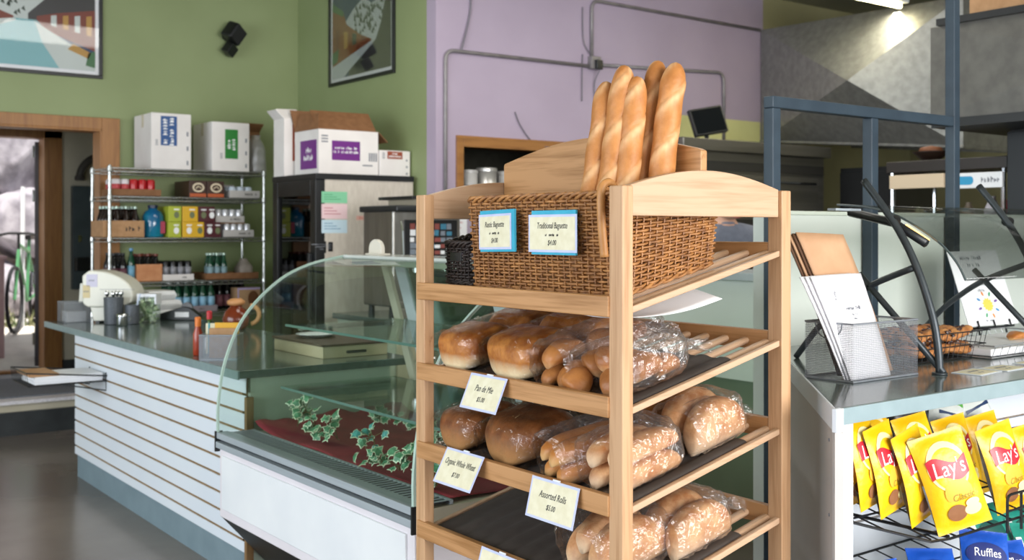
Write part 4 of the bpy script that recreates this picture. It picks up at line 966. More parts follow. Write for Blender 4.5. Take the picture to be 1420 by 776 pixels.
PICM = [M_('pic_navy', '#1c3c63', rough=.5), M_('pic_pale', '#c3cbc8', rough=.5), M_('pic_darkgreen', '#3c4a41', rough=.5), M_('pic_charcoal', '#3b3a3c', rough=.5), M_('pic_brick', '#7b3a2d', rough=.5), M_('pic_ochre', '#b78d45', rough=.5), M_('pic_aqua', '#7fb2b8', rough=.5), M_('pic_green', '#3f6f45', rough=.5), M_('pic_rust', '#8a4a2c', rough=.5)]
def poster(label, M, w, h, street, fw=.028):
    t = thing('framed_poster', label, 'poster', tuple(M.translation))
    b = MB(); d = .02
    for x0, x1, z0, z1 in ((0, w, 0, fw), (0, w, h - fw, h), (0, fw, fw, h - fw), (w - fw, w, fw, h - fw)): b.box(x0, x1, z0, z1, 0, d, 0, M)
    b.build('picture_frame', BLACK, t, bevel=.003)
    b = MB(); b.box(fw, w - fw, fw, h - fw, .002, .006, 0, M); b.build('mat_board', PAPER, t)
    mg = .028; b = MB(); picture_scene(b, M @ Matrix.Translation((fw + mg, fw + mg, .0062)), w - 2 * (fw + mg), h - 2 * (fw + mg), street); b.build('print', PICM, t)
    b = MB(); b.box(fw, w - fw, fw, h - fw, .016, .0165, 0, M); b.build('glazing', filmy('picture_glass', '#ffffff', gloss=.02, rough=.03, edge=.6), t)
poster('framed street poster with snowy peak on the back wall above the door', facingY(1.38, 8.56, 2.667), 1.115, .86, True)
poster('framed mountain poster on the right green wall near the corner', facingX(4.14, 7.965, 2.672), 1.04, .80, False)
# wall speaker
t = thing('wall_speaker', 'small black speaker on a bracket on the back wall', 'speaker', (3.50, 8.56, 3.10))
Ms = Matrix.Translation((3.50, 8.44, 3.10)) @ Matrix.Rotation(.6, 4, 'Z') @ Matrix.Rotation(.5, 4, 'Y') @ Matrix.Rotation(.35, 4, 'X')
b = MB(); b.box(-.075, .075, -.06, .06, -.055, .09, 0, Ms); b.build('cabinet', BLACK, t, bevel=.02, seg=3)
b = MB(); b.box(-.06, .06, -.064, -.06, -.045, .08, 0, Ms); b.build('grille', M_('speaker_grille', '#1b1b1d', rough=.8), t)
b = MB(); b.tube([(3.50, 8.5, 3.11), (3.50, 8.56, 3.11)], .02, 10); b.lathe([(.045, 0), (.045, .01)], M=frame((3.5, 8.56, 3.11), (1, 0, 0), (0, 0, 1))); b.build('bracket', BLACKM, t)
b = MB(); b.box(.01, .10, -.05, .03, -.15, -.06, 0, Ms); b.build('tweeter_box', BLACK, t, bevel=.006)
# conduit runs on the lilac wall
Yc = 6.3645
def conduit(pts, label, r=.014):
    b = MB(); b.tube(spl(pts), r, 8); tag(b.build('conduit', CONDUIT, smooth=True), label, 'conduit')
def spl(P, r=.08, n=6):
    P = [Vector(p) for p in P]; out = [P[0]]
    for i in range(1, len(P) - 1):
        a = (P[i-1] - P[i]); c = (P[i+1] - P[i]); rr = min(r, a.length / 2, c.length / 2)
        p0 = P[i] + a.normalized() * rr; p2 = P[i] + c.normalized() * rr
        for k in range(n + 1):
            s = k / n; out.append(p0 * (1-s)**2 + P[i] * 2*s*(1-s) + p2 * s*s)
    return out + [P[-1]]
conduit([(4.209, Yc, 0.9), (4.209, Yc, 2.775), (5.55, Yc, 2.782)], 'conduit dropping down the left edge of the lilac wall')
conduit([(5.575, Yc, 2.85), (5.575, Yc, 3.30), (7.56, Yc, 3.286)], 'conduit looping up and right along the upper lilac wall')
conduit([(5.64, Yc, 2.80), (7.088, Yc, 2.865), (7.088, Yc, 2.25)], 'conduit running right from the junction box and down')
t = thing('junction_box', 'grey junction box with black plug on the lilac wall', 'junction box', (5.596, Yc, 2.81))
b = MB(); b.box(5.545, 5.645, 6.33, 6.38, 2.76, 2.86); b.build('box_shell', CONDUIT, t, bevel=.004)
b = MB(); b.box(5.575, 5.64, 6.30, 6.33, 2.755, 2.83); b.build('plug', BLACK, t, bevel=.008)
def cable(pts, label, r=.005, m=None):
    b = MB(); b.tube(spline([tuple(p) for p in pts], 8), r, 6); tag(b.build('cable', m or M_('grey_cable', '#6f6a74', rough=.5), smooth=True), label, 'cable')
cable([(4.34, 6.36, 2.78), (4.41, 6.37, 3.0), (4.43, 6.37, 3.16), (4.42, 6.37, 3.5)], 'grey cable rising from the left conduit bend', .008)
cable([(5.56, 6.365, 2.88), (5.50, 6.37, 2.96), (5.486, 6.37, 3.1), (5.486, 6.37, 3.235)], 'thin cable curving up left of the junction box')
cable([(5.61, 6.31, 2.755), (5.60, 6.36, 2.65), (5.612, 6.37, 2.5), (5.61, 6.37, 2.35)], 'thin cable hanging under the junction box')
cable([(5.486, 6.37, 2.87), (5.48, 6.37, 2.7), (5.479, 6.37, 2.505)], 'short grey cable end left of the junction box')
cable([(4.827, 6.37, 2.379), (4.88, 6.37, 2.28), (5.003, 6.37, 2.159), (5.16, 6.36, 2.13)], 'loose cable sagging onto the pass-through frame')
# entry wall: panel and duct
t = thing('electrical_panel', 'dark grey electrical panel on the beige entry wall', 'panel', (3.0, 10.3, .97))
GP = mat('dark_grey_panel', '#3b4649', '#434e51', rough=.5)
b = MB(); b.box(2.722, 3.25, 10.22, 10.3, .97, 1.91); b.build('panel_box', GP, t, bevel=.004)
b = MB(); b.box(2.74, 3.23, 10.212, 10.22, .99, 1.89); b.build('panel_door', GP, t, bevel=.003)
b = MB(); b.box(2.76, 2.79, 10.2, 10.212, 1.4, 1.46); b.build('latch', CHROME, t)
t = thing('control_unit', 'black box with a cyan light on the dark electrical panel', 'control box', (2.86, 10.2, 1.14))
b = MB(); b.box(2.73, 2.99, 10.13, 10.212, 1.14, 1.26); b.build('unit_box', BLACK, t, bevel=.004)
b = MB(); b.lathe([(.022, 0), (.022, .006)], seg=12, M=frame((2.925, 10.13, 1.215), (1, 0, 0), (0, 0, 1))); b.build('indicator_light', mat('cyan_led', '#30d8c0', emit='#30e8cc', es=1.5), t)
b = MB(); b.tube(arc((2.98, 10.22, 1.98), .20, PI, PI/2, 10, ((1, 0, 0), (0, 0, 1))) + [Vector((3.4, 10.22, 2.18))], .035, 12)
b.tube([(2.78, 10.22, 1.96), (2.78, 10.22, 2.0)], .045, 12)
tag(b.build('vent_pipe', mat('dark_duct_pipe', '#4a4640', rough=.5, metal=.3), smooth=True), 'dark curved pipe elbow above the electrical panel', 'pipe')
# pass-through tubs
def tub(x, r, h, m, label, lid=None):
    t = thing('food_tub', label, 'tub', (x, 6.44, 1.69)); z = 1.69
    b = MB(); b.lathe([(r * .85, z), (r * .9, z + .005), (r, z + h * .93)], (x, 6.44, 0), 20); b.build('tub_wall', m, t, smooth=True)
    b = MB(); b.lathe([(r * 1.04, z + h * .9), (r * 1.04, z + h * .97), (r * .98, z + h)], (x, 6.44, 0), 20); b.build('lid', lid or m, t)
CT1 = mat('cloudy_tub', '#a9a7a5', '#b4b2b0', rough=.3, scale=10)
tub(4.47, .058, .25, CT1, 'cloudy plastic tub at the left on the pass-through sill')
tub(4.62, .075, .27, mat('steel_canister', '#bcbab6', rough=.3, metal=.6), 'bright steel canister beside the cloudy tub on the sill')
tub(4.80, .07, .25, CT1, 'cloudy plastic tub right of the steel canister')
b = MB(); b.box(4.262, 4.40, 6.3745, 6.378, 1.42, 1.60); b.scribble(9, .016, facingY(4.33, 6.3744, 1.56), 1); b.scribble(7, .012, facingY(4.33, 6.3744, 1.52), 1)
tag(b.build('wall_notice', [PAPER, M_('red_note_ink', '#c46a72', rough=.7)]), 'white paper notice under the pass-through window', 'notice')

# ---------------------------------------------------------------- back counter with espresso machine
bcn = thing('back_counter', 'long back counter along the lilac wall with cream drawers', 'counter', (5.0, 6.0, 0))
b = MB(); b.box(3.36, 5.75, 5.72, 6.36, .1, .93); b.build('cabinet', mat('pale_green_cabinet', '#b9c5b2', '#c1ccba', rough=.5), bcn)
b = MB(); b.box(3.40, 5.75, 5.78, 6.34, 0, .1); b.build('plinth', DKBASE, bcn)
b = MB(); b.box(3.32, 5.78, 5.68, 6.36, .93, .965); b.build('countertop', TOPG, bcn, bevel=.003)
for i in range(4):
    x = 3.42 + i * .57
    b = MB(); b.box(x, x + .54, 5.705, 5.72, .70, .90); dr = b.build('drawer', mat('cream_drawer', '#c3bfa6', rough=.45), bcn, bevel=.003)
    b = MB(); b.tube([(x + .2, 5.705, .8), (x + .2, 5.68, .8), (x + .34, 5.68, .8), (x + .34, 5.705, .8)], .006, 8); b.build('handle', CHROME, dr)
    b = MB(); b.box(x, x + .54, 5.705, 5.72, .14, .68); b.build('door', MATS['cream_drawer'], bcn, bevel=.003)
es = thing('espresso_machine', 'steel espresso machine with picture panel on the back counter', 'espresso machine', (3.72, 5.98, .965))
b = MB(); b.box(3.47, 3.98, 5.84, 6.22, 1.02, 1.63); b.build('body', STEEL, es, bevel=.012)
b = MB(); b.box(3.45, 4.0, 5.76, 6.24, 1.62, 1.66); b.build('cup_rail', BLACKM, es, bevel=.01)
for x in (3.50, 3.95):
    for y in (5.9, 6.16): b = MB(); b.lathe([(.022, .965), (.018, 1.02)], (x, y, 0), 10); b.build('foot', BLACK, es)
b = MB(); b.box(3.55, 3.95, 5.832, 5.84, 1.33, 1.57); b.build('front_panel', BLACK, es, bevel=.003)
b = MB(); rnd = random.Random(5)
for i in range(7):
    for j in range(5):
        x = 3.59 + .046 * i; z = 1.35 + .040 * j; b.box(x, x + rnd.uniform(.03, .046), 5.8305, 5.832, z, z + rnd.uniform(.02, .04), rnd.choice((0, 0, 1, 2, 3, 3)))
b.build('picture_panel', [PAPER, M_('pic_teal2', '#3f7f9a', rough=.5), M_('pic_red2', '#8d4a44', rough=.5), M_('pic_grey2', '#7c8590', rough=.5)], es)
b = MB(); b.box(3.46, 3.99, 5.74, 5.84, 1.02, 1.06); b.build('drip_tray', STEEL, es, bevel=.004)
for x in (3.62, 3.82):
    b = MB(); b.lathe([(.035, 1.24), (.035, 1.29), (.02, 1.33)], (x, 5.79, 0), 14); g = b.build('group_head', CHROME, es)
    b = MB(); b.tube([(x, 5.79, 1.25), (x, 5.66, 1.235)], .012, 8); b.build('portafilter_handle', BLACK, g)
b = MB(); b.tube([(3.505, 5.80, 1.56), (3.50, 5.77, 1.5), (3.505, 5.76, 1.25)], .006, 8); b.build('steam_wand', CHROME, es)
t = thing('machine_hood', 'dark flat tray resting on top of the espresso machine', 'tray', (3.85, 5.95, 1.66))
b = MB(); b.box(3.62, 4.0, 5.80, 6.15, 1.66, 1.70); b.build('tray_board', M_('beige_stack', '#a49a86', rough=.6), t)
b = MB(); b.box(3.56, 4.02, 5.76, 6.18, 1.70, 1.72); b.build('tray_lid', BLACK, t, bevel=.003)

# ---------------------------------------------------------------- kitchen
ov = thing('deck_oven', 'long stainless deck oven under the steel hood in the kitchen', 'oven', (6.6, 5.95, 0))
OVM = mat('oven_steel', '#77746b', '#85827a', rough=.4, metal=.8, scale=20, stretch=(.05, 1, 1)); OVD = mat('oven_dark', '#2c2b28', rough=.5)
b = MB(); b.box(5.80, 7.48, 5.62, 6.34, .45, 2.10); b.build('body', OVM, ov, bevel=.006)
b = MB(); b.box(5.76, 7.50, 5.56, 6.34, 2.10, 2.19); b.build('top_lip', OVM, ov, bevel=.006)
for z0, z1 in ((1.62, 1.93), (1.10, 1.5), (.6, 1.0)):
    b = MB(); b.box(5.9, 7.38, 5.595, 5.62, z0, z1); d_ = b.build('oven_door', OVM, ov, bevel=.006)
    b = MB(); b.tube([(6.0, 5.595, z1 - .05), (6.0, 5.55, z1 - .05), (7.28, 5.55, z1 - .05), (7.28, 5.595, z1 - .05)], .012, 8); b.build('handle', CHROME, d_)
b = MB(); b.box(5.82, 7.46, 5.605, 5.62, 1.96, 2.03); b.box(5.82, 7.46, 5.605, 5.62, 1.52, 1.59); b.build('vent_slot', OVD, ov)
for x in (5.9, 7.38):
    for y in (5.7, 6.26): b = MB(); b.tube([(x, y, 0), (x, y, .45)], .03, 10); b.build('leg', BLACKM, ov)
t = thing('order_screen', 'small black screen tilted on top of the deck oven', 'screen', (6.35, 5.85, 2.19))
Mo = Matrix.Translation((6.33, 5.85, 2.36)) @ Matrix.Rotation(-.25, 4, 'Z') @ Matrix.Rotation(-.18, 4, 'Y') @ Matrix.Rotation(-.25, 4, 'X')
b = MB(); b.box(-.15, .15, -.02, .02, -.11, .11, 0, Mo); b.build('monitor', BLACK, t, bevel=.006)
b = MB(); b.box(-.135, .135, -.022, -.0205, -.095, .095, 0, Mo); b.build('screen_glass', M_('dark_screen', '#101418', rough=.08), t)
b = MB(); b.tube([(6.35, 5.88, 2.19), (6.34, 5.87, 2.34)], .018, 8); b.lathe([(.10, 2.19), (.09, 2.205), (.02, 2.215)], (6.35, 5.88, 0), 16); b.build('stand', BLACK, t)
# cross-broken duct panels of the exhaust hood
def crossbroken(b, p, u, v, n, rise):
    p, u, v, n = Vector(p), Vector(u), Vector(v), Vector(n)
    c = p + (u + v) / 2 + n * rise
    q = [p, p + u, p + u + v, p + v]
    b.add(q + [c], [(0, 1, 4), (1, 2, 4), (2, 3, 4), (3, 0, 4)])
hd = thing('exhaust_hood', 'huge galvanised exhaust hood with cross-creased panels over the kitchen', 'hood', (8.3, 5.4, 2.13))
b = MB()
HX = 7.58; q = [(HX, 6.37, 2.30), (HX, 4.44, 2.13), (HX, 4.44, 3.26), (HX, 6.37, 3.29)]
c = (7.20, 5.19, 2.68)
b.add(q + [c], [(0, 1, 4), (1, 2, 4), (2, 3, 4), (3, 0, 4)])
q2 = [(HX, 4.44, 2.13), (8.9, 4.44, 2.13), (8.9, 4.44, 3.26), (HX, 4.44, 3.26)]; b.add(q2 + [(8.24, 4.40, 2.7)], [(0, 1, 4), (1, 2, 4), (2, 3, 4), (3, 0, 4)])
b.add([(HX, 6.37, 3.29), (HX, 4.44, 3.26), (8.9, 4.44, 3.26), (8.9, 6.37, 3.29)], [(0, 1, 2, 3)]); b.add([(8.9, 6.37, 2.3), (8.9, 4.44, 2.13), (8.9, 4.44, 3.26), (8.9, 6.37, 3.29)], [(0, 1, 2, 3)])
b.build('creased_panel', DUCT, hd)
b = MB(); b.tube([(HX, 6.37, 2.30), (HX, 4.44, 2.13), (8.9, 4.44, 2.13)], .015, 6); b.build('bottom_rim', DUCT, hd)
d2 = thing('duct_box', 'dull grey duct box with black rim at the upper right', 'duct', (5.7, 2.5, 2.08))
b = MB(); X2 = 5.2
b.add([(X2, 3.23, 2.085), (X2, 1.3, 2.085), (X2, 1.3, 2.57), (X2, 3.23, 2.57), (X2 - .03, 2.3, 2.33)], [(0, 1, 4), (1, 2, 4), (2, 3, 4), (3, 0, 4)])
b.box(X2 + .001, 6.0, 1.3, 3.229, 2.085, 2.57)
b.build('duct_shell', DUCT2, d2)
b = MB(); b.box(X2 - .03, 6.03, 1.27, 3.18, 2.57, 2.605); b.build('top_rim', BLACK, d2)
b = MB(); b.box(X2 - .01, 6.02, 1.28, 3.22, 2.04, 2.085); b.build('bottom_rim', BLACK, d2)
for i, (y0, y1, lb) in enumerate(((2.72, 3.04, 'tan carton on the duct box, next to the steel post'), (2.38, 2.70, 'greyish carton on the duct box, second from the steel post'), (2.0, 2.34, 'pale carton on the duct box at the far right'))):
    b = MB(); b.box(5.25, 5.6, y0, y1, 2.605, 2.9); b.box(5.249, 5.25, y0, y1, 2.74, 2.755, 1); tag(b.build('storage_carton', [(KRAFT, GREYT, CARTON)[i], MATS['clear_tan_tape']], bevel=.004), lb, 'box', 'cartons on the duct box')
# fluorescent batten
fl = thing('strip_light', 'fluorescent strip light hanging in front of the big hood', 'strip light', (7.0, 4.9, 3.25))
b = MB(); b.box(6.45, 7.5, 4.84, 4.96, 3.265, 3.32); b.build('housing', WHITEM, fl, bevel=.004)
b = MB(); b.tube([(6.48, 4.9, 3.245), (7.47, 4.9, 3.245)], .019, 10); b.build('tube_lamp', mat('lit_tube', '#fff4c8', emit='#fff0b8', es=14), fl, smooth=True)
b = MB(); b.tube([(6.6, 4.9, 3.32), (6.6, 4.9, 3.6)], .006, 6); b.tube([(7.35, 4.9, 3.32), (7.35, 4.9, 3.6)], .006, 6); b.build('hanging_rod', CHROME, fl)
bf = thing('black_cabinet', 'tall black cabinet standing under the big hood behind the steel frame', 'cabinet', (7.9, 5.3, 0))
b = MB(); b.box(7.62, 8.2, 5.04, 5.56, .08, 2.02); b.build('body', BLACK, bf, bevel=.005)
b = MB(); b.box(7.60, 7.62, 5.05, 5.55, .12, 1.98); d_ = b.build('door', mat('black_cabinet_door', '#17181a', rough=.35), bf, bevel=.003)
b = MB(); b.tube([(7.60, 5.10, 1.0), (7.565, 5.10, 1.0), (7.565, 5.10, 1.5), (7.60, 5.10, 1.5)], .009, 8); b.build('handle', CHROME, d_)
b = MB(); b.box(7.66, 8.18, 5.06, 5.54, 0, .08); b.build('plinth', DKBASE, bf)
# serving shelf at the right
sv = thing('warming_cabinet', 'black glass-door warming cabinet with white header panel behind the steel frame', 'cabinet', (5.75, 3.4, 0))
b = MB(); b.box(5.65, 6.1, 3.06, 3.76, 0, 1.50); b.build('body', BLACK, sv, bevel=.005)
b = MB(); b.box(5.62, 6.1, 3.04, 3.78, 1.84, 1.905); b.build('top_slab', M_('dark_brown_slab', '#221a17', rough=.4), sv, bevel=.004)
b = MB(); b.box(5.60, 5.63, 3.40, 3.745, 1.745, 1.825); b.build('cream_header', M_('cream_header', '#cbb79b', rough=.5), sv, bevel=.003)
b = MB(); b.box(5.60, 5.63, 3.06, 3.36, 1.735, 1.82); hd_ = b.build('header_panel', WHITEM, sv, bevel=.003)
b = MB(); n = 20; b.prism([(5.599, 3.29 + .05 * (1 if math.cos(a) > 0 else -1) + .02 * math.cos(a), 1.778 + .024 * math.sin(a)) for a in [2*PI*i/n for i in range(n)]], (-.001, 0, 0)); b.build('blue_badge', M_('badge_blue', '#2a92bd', rough=.4), hd_)
b = MB(); b.scribble(6, .035, facingX(5.5985, 3.12, 1.777), 0); b.build('badge_print', GREYINK, hd_)
for y in (3.07, 3.75):
    for x in (5.64, 6.08): b = MB(); b.tube([(x, y, 1.50), (x, y, 1.84)], .014, 8); b.build('corner_post', CHROME, sv)
b = MB(); b.box(5.66, 6.09, 3.08, 3.74, 1.49, 1.52); b.build('shelf_plate', STEEL, sv)
for i, (y, w, h, c, lb) in enumerate(((3.20, .07, .17, '#d9d3da', 'white packet in the warming cabinet'), (3.12, .06, .15, '#a53a50', 'crimson packet in the warming cabinet'), (3.34, .06, .14, '#6f6355', 'brown packet in the warming cabinet'), (3.50, .1, .08, '#9a6a4c', 'tan loaf-shaped packet in the warming cabinet'), (3.65, .06, .12, '#7e8060', 'olive packet in the warming cabinet'))):
    sack('food_packet', (5.76, y, 1.522), (.04, w / 2, h), M_('packet_' + c[1:], c, rough=.4), lb, 'packet', i)
t = thing('bread_bowl', 'dark bowl with a brown loaf on top of the warming cabinet', 'bowl', (5.8, 3.62, 1.905))
b = MB(); b.lathe([(.04, 1.905), (.10, 1.96), (.105, 1.965), (.095, 1.96), (.04, 1.912)], (5.8, 3.60, 0), 18); b.build('bowl', M_('dark_bowl', '#2c1e17', rough=.4), t, smooth=True)
b = MB(); b.lathe([(.01, 1.95), (.07, 1.965), (.06, 1.99), (.01, 2.0)], (5.8, 3.60, 0), 14); b.build('loaf', M_('brown_loaf', '#7a4a2c', rough=.6), t, smooth=True)
tf = thing('upright_freezer', 'tall black upright freezer at the right edge of the kitchen', 'freezer', (6.0, 2.25, 0))
b = MB(); b.box(5.635, 6.4, 1.45, 3.035, .1, 2.06); b.build('body', BLACK, tf, bevel=.006)
b = MB(); b.box(5.60, 5.634, 2.26, 3.03, .14, 2.03); dd = b.build('door', M_('blue_black_door', '#0d1016', rough=.3), tf, bevel=.004)
b = MB(); b.tube([(5.60, 2.32, 1.0), (5.565, 2.32, 1.0), (5.565, 2.32, 1.5), (5.60, 2.32, 1.5)], .01, 8); b.build('handle', CHROME, dd)
b = MB(); b.box(5.60, 5.634, 1.46, 2.24, .14, 2.03); b.build('door', MATS['blue_black_door'], tf, bevel=.004)
b = MB(); b.box(5.68, 6.35, 1.5, 3.0, 0, .1); b.build('plinth', DKBASE, tf)
# pony wall / prep counter seen through the rack
pw = thing('prep_counter', 'pale green prep counter with grey ledge seen through the bread rack', 'counter', (4.3, 4.0, 0))
b = MB(); b.box(4.02, 4.36, 2.72, 4.9, .78, 1.262); b.build('upper_panel', PALEG, pw)
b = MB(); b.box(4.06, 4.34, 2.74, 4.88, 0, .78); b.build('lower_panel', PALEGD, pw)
b = MB(); b.box(3.98, 4.40, 2.70, 4.95, 1.262, 1.30); b.build('ledge', mat('pale_grey_ledge', '#a9b3b6', '#b3bcbf', rough=.35, scale=6), pw, bevel=.003)
# ---------------------------------------------------------------- the bread rack
RY0, RY1 = 1.755, 2.612
SLOPE = .235; TH = math.atan(SLOPE)
SH = [1.334, 1.109, .888, .665, .443]                    # slat height at X = 1.669 for each tier
def sz(k, X): return SH[k] + (X - 1.669) * SLOPE
rk = thing('bread_rack', 'tall pale wooden bread rack with sloping slatted shelves in the middle', 'rack', (1.91, 2.18, 0))
for y0 in (RY0, RY1 - .045):
    for x0, x1 in ((1.627, 1.660), (2.168, 2.204)):
        b = MB(); b.box(x0, x1, y0, y0 + .045, 0, 1.601); b.build('post', OAKZ, rk, bevel=.003)
for y0 in (RY0 + .010, RY1 - .032):                        # arched end boards
    xa, xb = 1.660, 2.168; n = 24; xm = (xa + xb) / 2
    top = [(xa + (xb - xa) * i / n, 1.590 + .053 * math.sin(PI * (.08 + .84 * i / n))) for i in range(n + 1)]
    b = MB(); b.prism([(x, y0, z) for x, z in [(xa, 1.534)] + top + [(xb, 1.534)]], (0, .022, 0)); b.build('arched_end_board', OAKX, rk, bevel=.0025)
n = 30; b = MB()
top = [(RY0 + .02 + (RY1 - RY0 - .03) * i / n, 1.692 + .058 * math.sin(PI * i / n)) for i in range(n + 1)]
b.prism([(1.912, y, z) for y, z in [(RY0 + .034, 1.604)] + [(RY0 + .034, top[0][1])] + top[1:-1] + [(RY1 - .034, top[-1][1])] + [(RY1 - .034, 1.604)]], (.022, 0, 0)); b.build('arched_divider', OAKY, rk, bevel=.0025)
for k in range(5):
    b = MB(); ft = sz(k, 1.64) + .028; b.box(1.622, 1.642, RY0 + .042, RY1 - .012, ft - .048, ft); b.build('front_rail', OAKY, rk, bevel=.003)
    b = MB(); rt = sz(k, 2.18) + .018; b.box(2.170, 2.192, RY0 + .045, RY1 - .045, rt - .05, rt); b.build('rear_rail', OAKY, rk, bevel=.003)
    for y0 in (RY0 + .006, RY1 - .022):
        b = MB(); b.prism([(1.660, y0, sz(k, 1.660)), (2.168, y0, sz(k, 2.168)), (2.168, y0, sz(k, 2.168) - .016), (1.660, y0, sz(k, 1.660) - .016)], (0, .016, 0)); b.build('side_rail', OAKX, rk, bevel=.003)
    b = MB()
    for i in range(12):
        y = RY0 + .052 + i * .0684; M = frame((1.642, y, sz(k, 1.642) - .0095), (math.cos(TH), 0, math.sin(TH)), (0, 1, 0))
        sec = [(.013 * math.copysign(abs(math.cos(a)) ** .7, math.cos(a)), .0085 * math.sin(a)) for a in [2*PI*j/12 for j in range(12)]]
        L = .53 / math.cos(TH); b.prism([(0, yy, zz) for yy, zz in sec], (L, 0, 0), 0, M)
    b.build('shelf_slats', OAKX, rk, smooth=False)
def SM(k, u=0, y=0, w=0):
    return frame((1.662, 0, sz(k, 1.662)), (math.cos(TH), 0, math.sin(TH)), (0, 1, 0)) @ Matrix.Translation((u, y, w))
# shelf mats
for k, u1, y0, y1, lb in ((1, .36, 1.785, 2.58, 'brown ridged mat under the sliced loaves on the second tier of the rack'), (2, .42, 1.785, 2.58, 'brown ridged mat under the wheat loaves on the third tier of the rack'),
                          (3, .40, 1.785, 2.58, 'brown ridged mat, mostly bare, on the fourth tier of the rack'), (4, .40, 1.785, 2.58, 'brown ridged mat on the lowest visible tier of the rack')):
    b = MB(); rows = []
    for i in range(90):
        y = y0 + (y1 - y0) * i / 89; ph = ((y - RY0 - .052) / .0684) % 1; dist = min(ph, 1 - ph) * .0684
        w = .0015 - .005 * min(1, max(0, (dist - .012) / .012))
        rows.append([SM(k) @ Vector((u1 * j / 6, y, w if j else w)) for j in range(7)])
    b.grid(rows); tag(b.build('shelf_mat', MATBR, smooth=True, solid=.002), lb, 'mat', 'brown mats on the rack shelves')

# ---------------------------------------------------------------- wicker
WK = mat('wicker', '#764a27', '#b27c45', rough=.55, scale=45, detail=3, lo=.3, hi=.7)
WKD = mat('dark_wicker', '#1d1310', '#2f201a', rough=.6, scale=45)
def rrect(x0, x1, y0, y1, r, step):
    pts = []
    for cx, cy, a0 in ((x1 - r, y1 - r, 0), (x0 + r, y1 - r, PI/2), (x0 + r, y0 + r, PI), (x1 - r, y0 + r, 3*PI/2)):
        for i in range(5): a = a0 + PI/2 * i / 4; pts.append(Vector((cx + r * math.cos(a), cy + r * math.sin(a), 0)))
    pts.append(pts[0]); out = []; seg = [(pts[i+1] - pts[i]).length for i in range(len(pts) - 1)]; tot = sum(seg)
    n = int(round(tot / step / 2)) * 2
    for k in range(n):
        s = tot * k / n; i = 0
        while s > seg[i]: s -= seg[i]; i += 1
        d = (pts[i+1] - pts[i]).normalized(); out.append((pts[i] + d * s, Vector((d.y, -d.x, 0))))
    return out
def basket(t, x0, x1, y0, y1, zb, zr, flare, m, step, pitch, rad, seed, front_taper=0):
    """woven tub; zb(x), zr(x): floor and rim height; built as stakes, weavers, rim, floor"""
    rnd = random.Random(seed)
    ring = rrect(x0, x1, y0, y1, .022, step / 3); n = len(ring)
    def at(i, v, off):
        p, nn = ring[i % n]; z = zb(p.x) + (zr(p.x) - zb(p.x)) * v
        return Vector((p.x, p.y, z)) + nn * (off + flare * v)
    b = MB()
    for i in range(0, n, 3): b.tube([at(i, v / 6, 0) for v in range(7)], rad * .8, 5)
    b.build('stakes', m, t)
    b = MB(); nr = int(round((zr((x0+x1)/2) - zb((x0+x1)/2)) / pitch))
    for r in range(nr):
        v = (r + .5) / nr; jz = rnd.uniform(-.12, .12) / nr; ph = r % 2
        b.tube([at(i, v + jz + .10 / nr * noise.noise(Vector((i * .21, r * 3.1, seed))), rad * 1.5 * math.cos(PI * (i / 3 + ph)) + rad * .25 * noise.noise(Vector((i * .37, r, 7)))) for i in range(n)], rad * rnd.uniform(.85, 1.1), 6, closed=True)
    b.build('weave', m, t, smooth=True)
    b = MB()
    for s in range(3): b.tube([at(i, 1.0, rad * 1.9 * math.cos(i * .55 + s * 2*PI/3)) + Vector((0, 0, rad * 1.9 * math.sin(i * .55 + s * 2*PI/3))) for i in range(n)], rad * 1.35, 6, closed=True)
    b.build('braided_rim', m, t, smooth=True)
    b = MB()
    for s in range(2): b.tube([at(i, 0.0, rad * 1.3 * math.cos(i * .55 + s * PI)) + Vector((0, 0, rad * 1.2 + rad * 1.3 * math.sin(i * .55 + s * PI))) for i in range(n)], rad * 1.2, 6, closed=True)
    k = int((y1 - y0) / .012)
    for i in range(k): y = y0 + .008 + (y1 - y0 - .016) * i / (k - 1); b.tube([(x0 + .004, y, zb(x0) + rad * 2.2), (x1 - .004, y, zb(x1) + rad * 2.2)], .006, 5)
    b.build('woven_floor', m, t, smooth=True)
    return at
bx = thing('wicker_basket', 'large brown wicker basket holding baguettes on top of the rack', 'basket', (1.85, 2.13, 1.38))
zb = lambda x: sz(0, x) + .004
basket(bx, 1.690, 2.012, 1.838, 2.418, zb, lambda x: 1.584 + (x - 1.69) * .03, .016, WK, .0225, .0074, .0034, 3)
sk = thing('dark_basket', 'small dark woven basket with a handle slot beside the large basket', 'basket', (1.84, 2.52, 1.38))
basket(sk, 1.715, 1.985, 2.452, 2.596, zb, lambda x: sz(0, x) + .118, .002, WKD, .018, .0085, .0034, 5)
b = MB(); b.box(1.706, 1.7085, 2.50, 2.555, 1.415, 1.44); b.build('handle_slot', BLACK, sk, bevel=.001)
b = MB(); b.tube(spline([(1.712, 1.868, 1.592), (1.690, 1.866, 1.612), (1.664, 1.864, 1.598), (1.660, 1.862, 1.53), (1.668, 1.860, 1.44)], 8), .010, 8); b.v = [Vector((v.x, v.y, v.z)) for v in b.v]
b.build('leather_strap', mat('tan_strap', '#b37b45', '#c08a52', rough=.5, scale=30), bx, smooth=True)

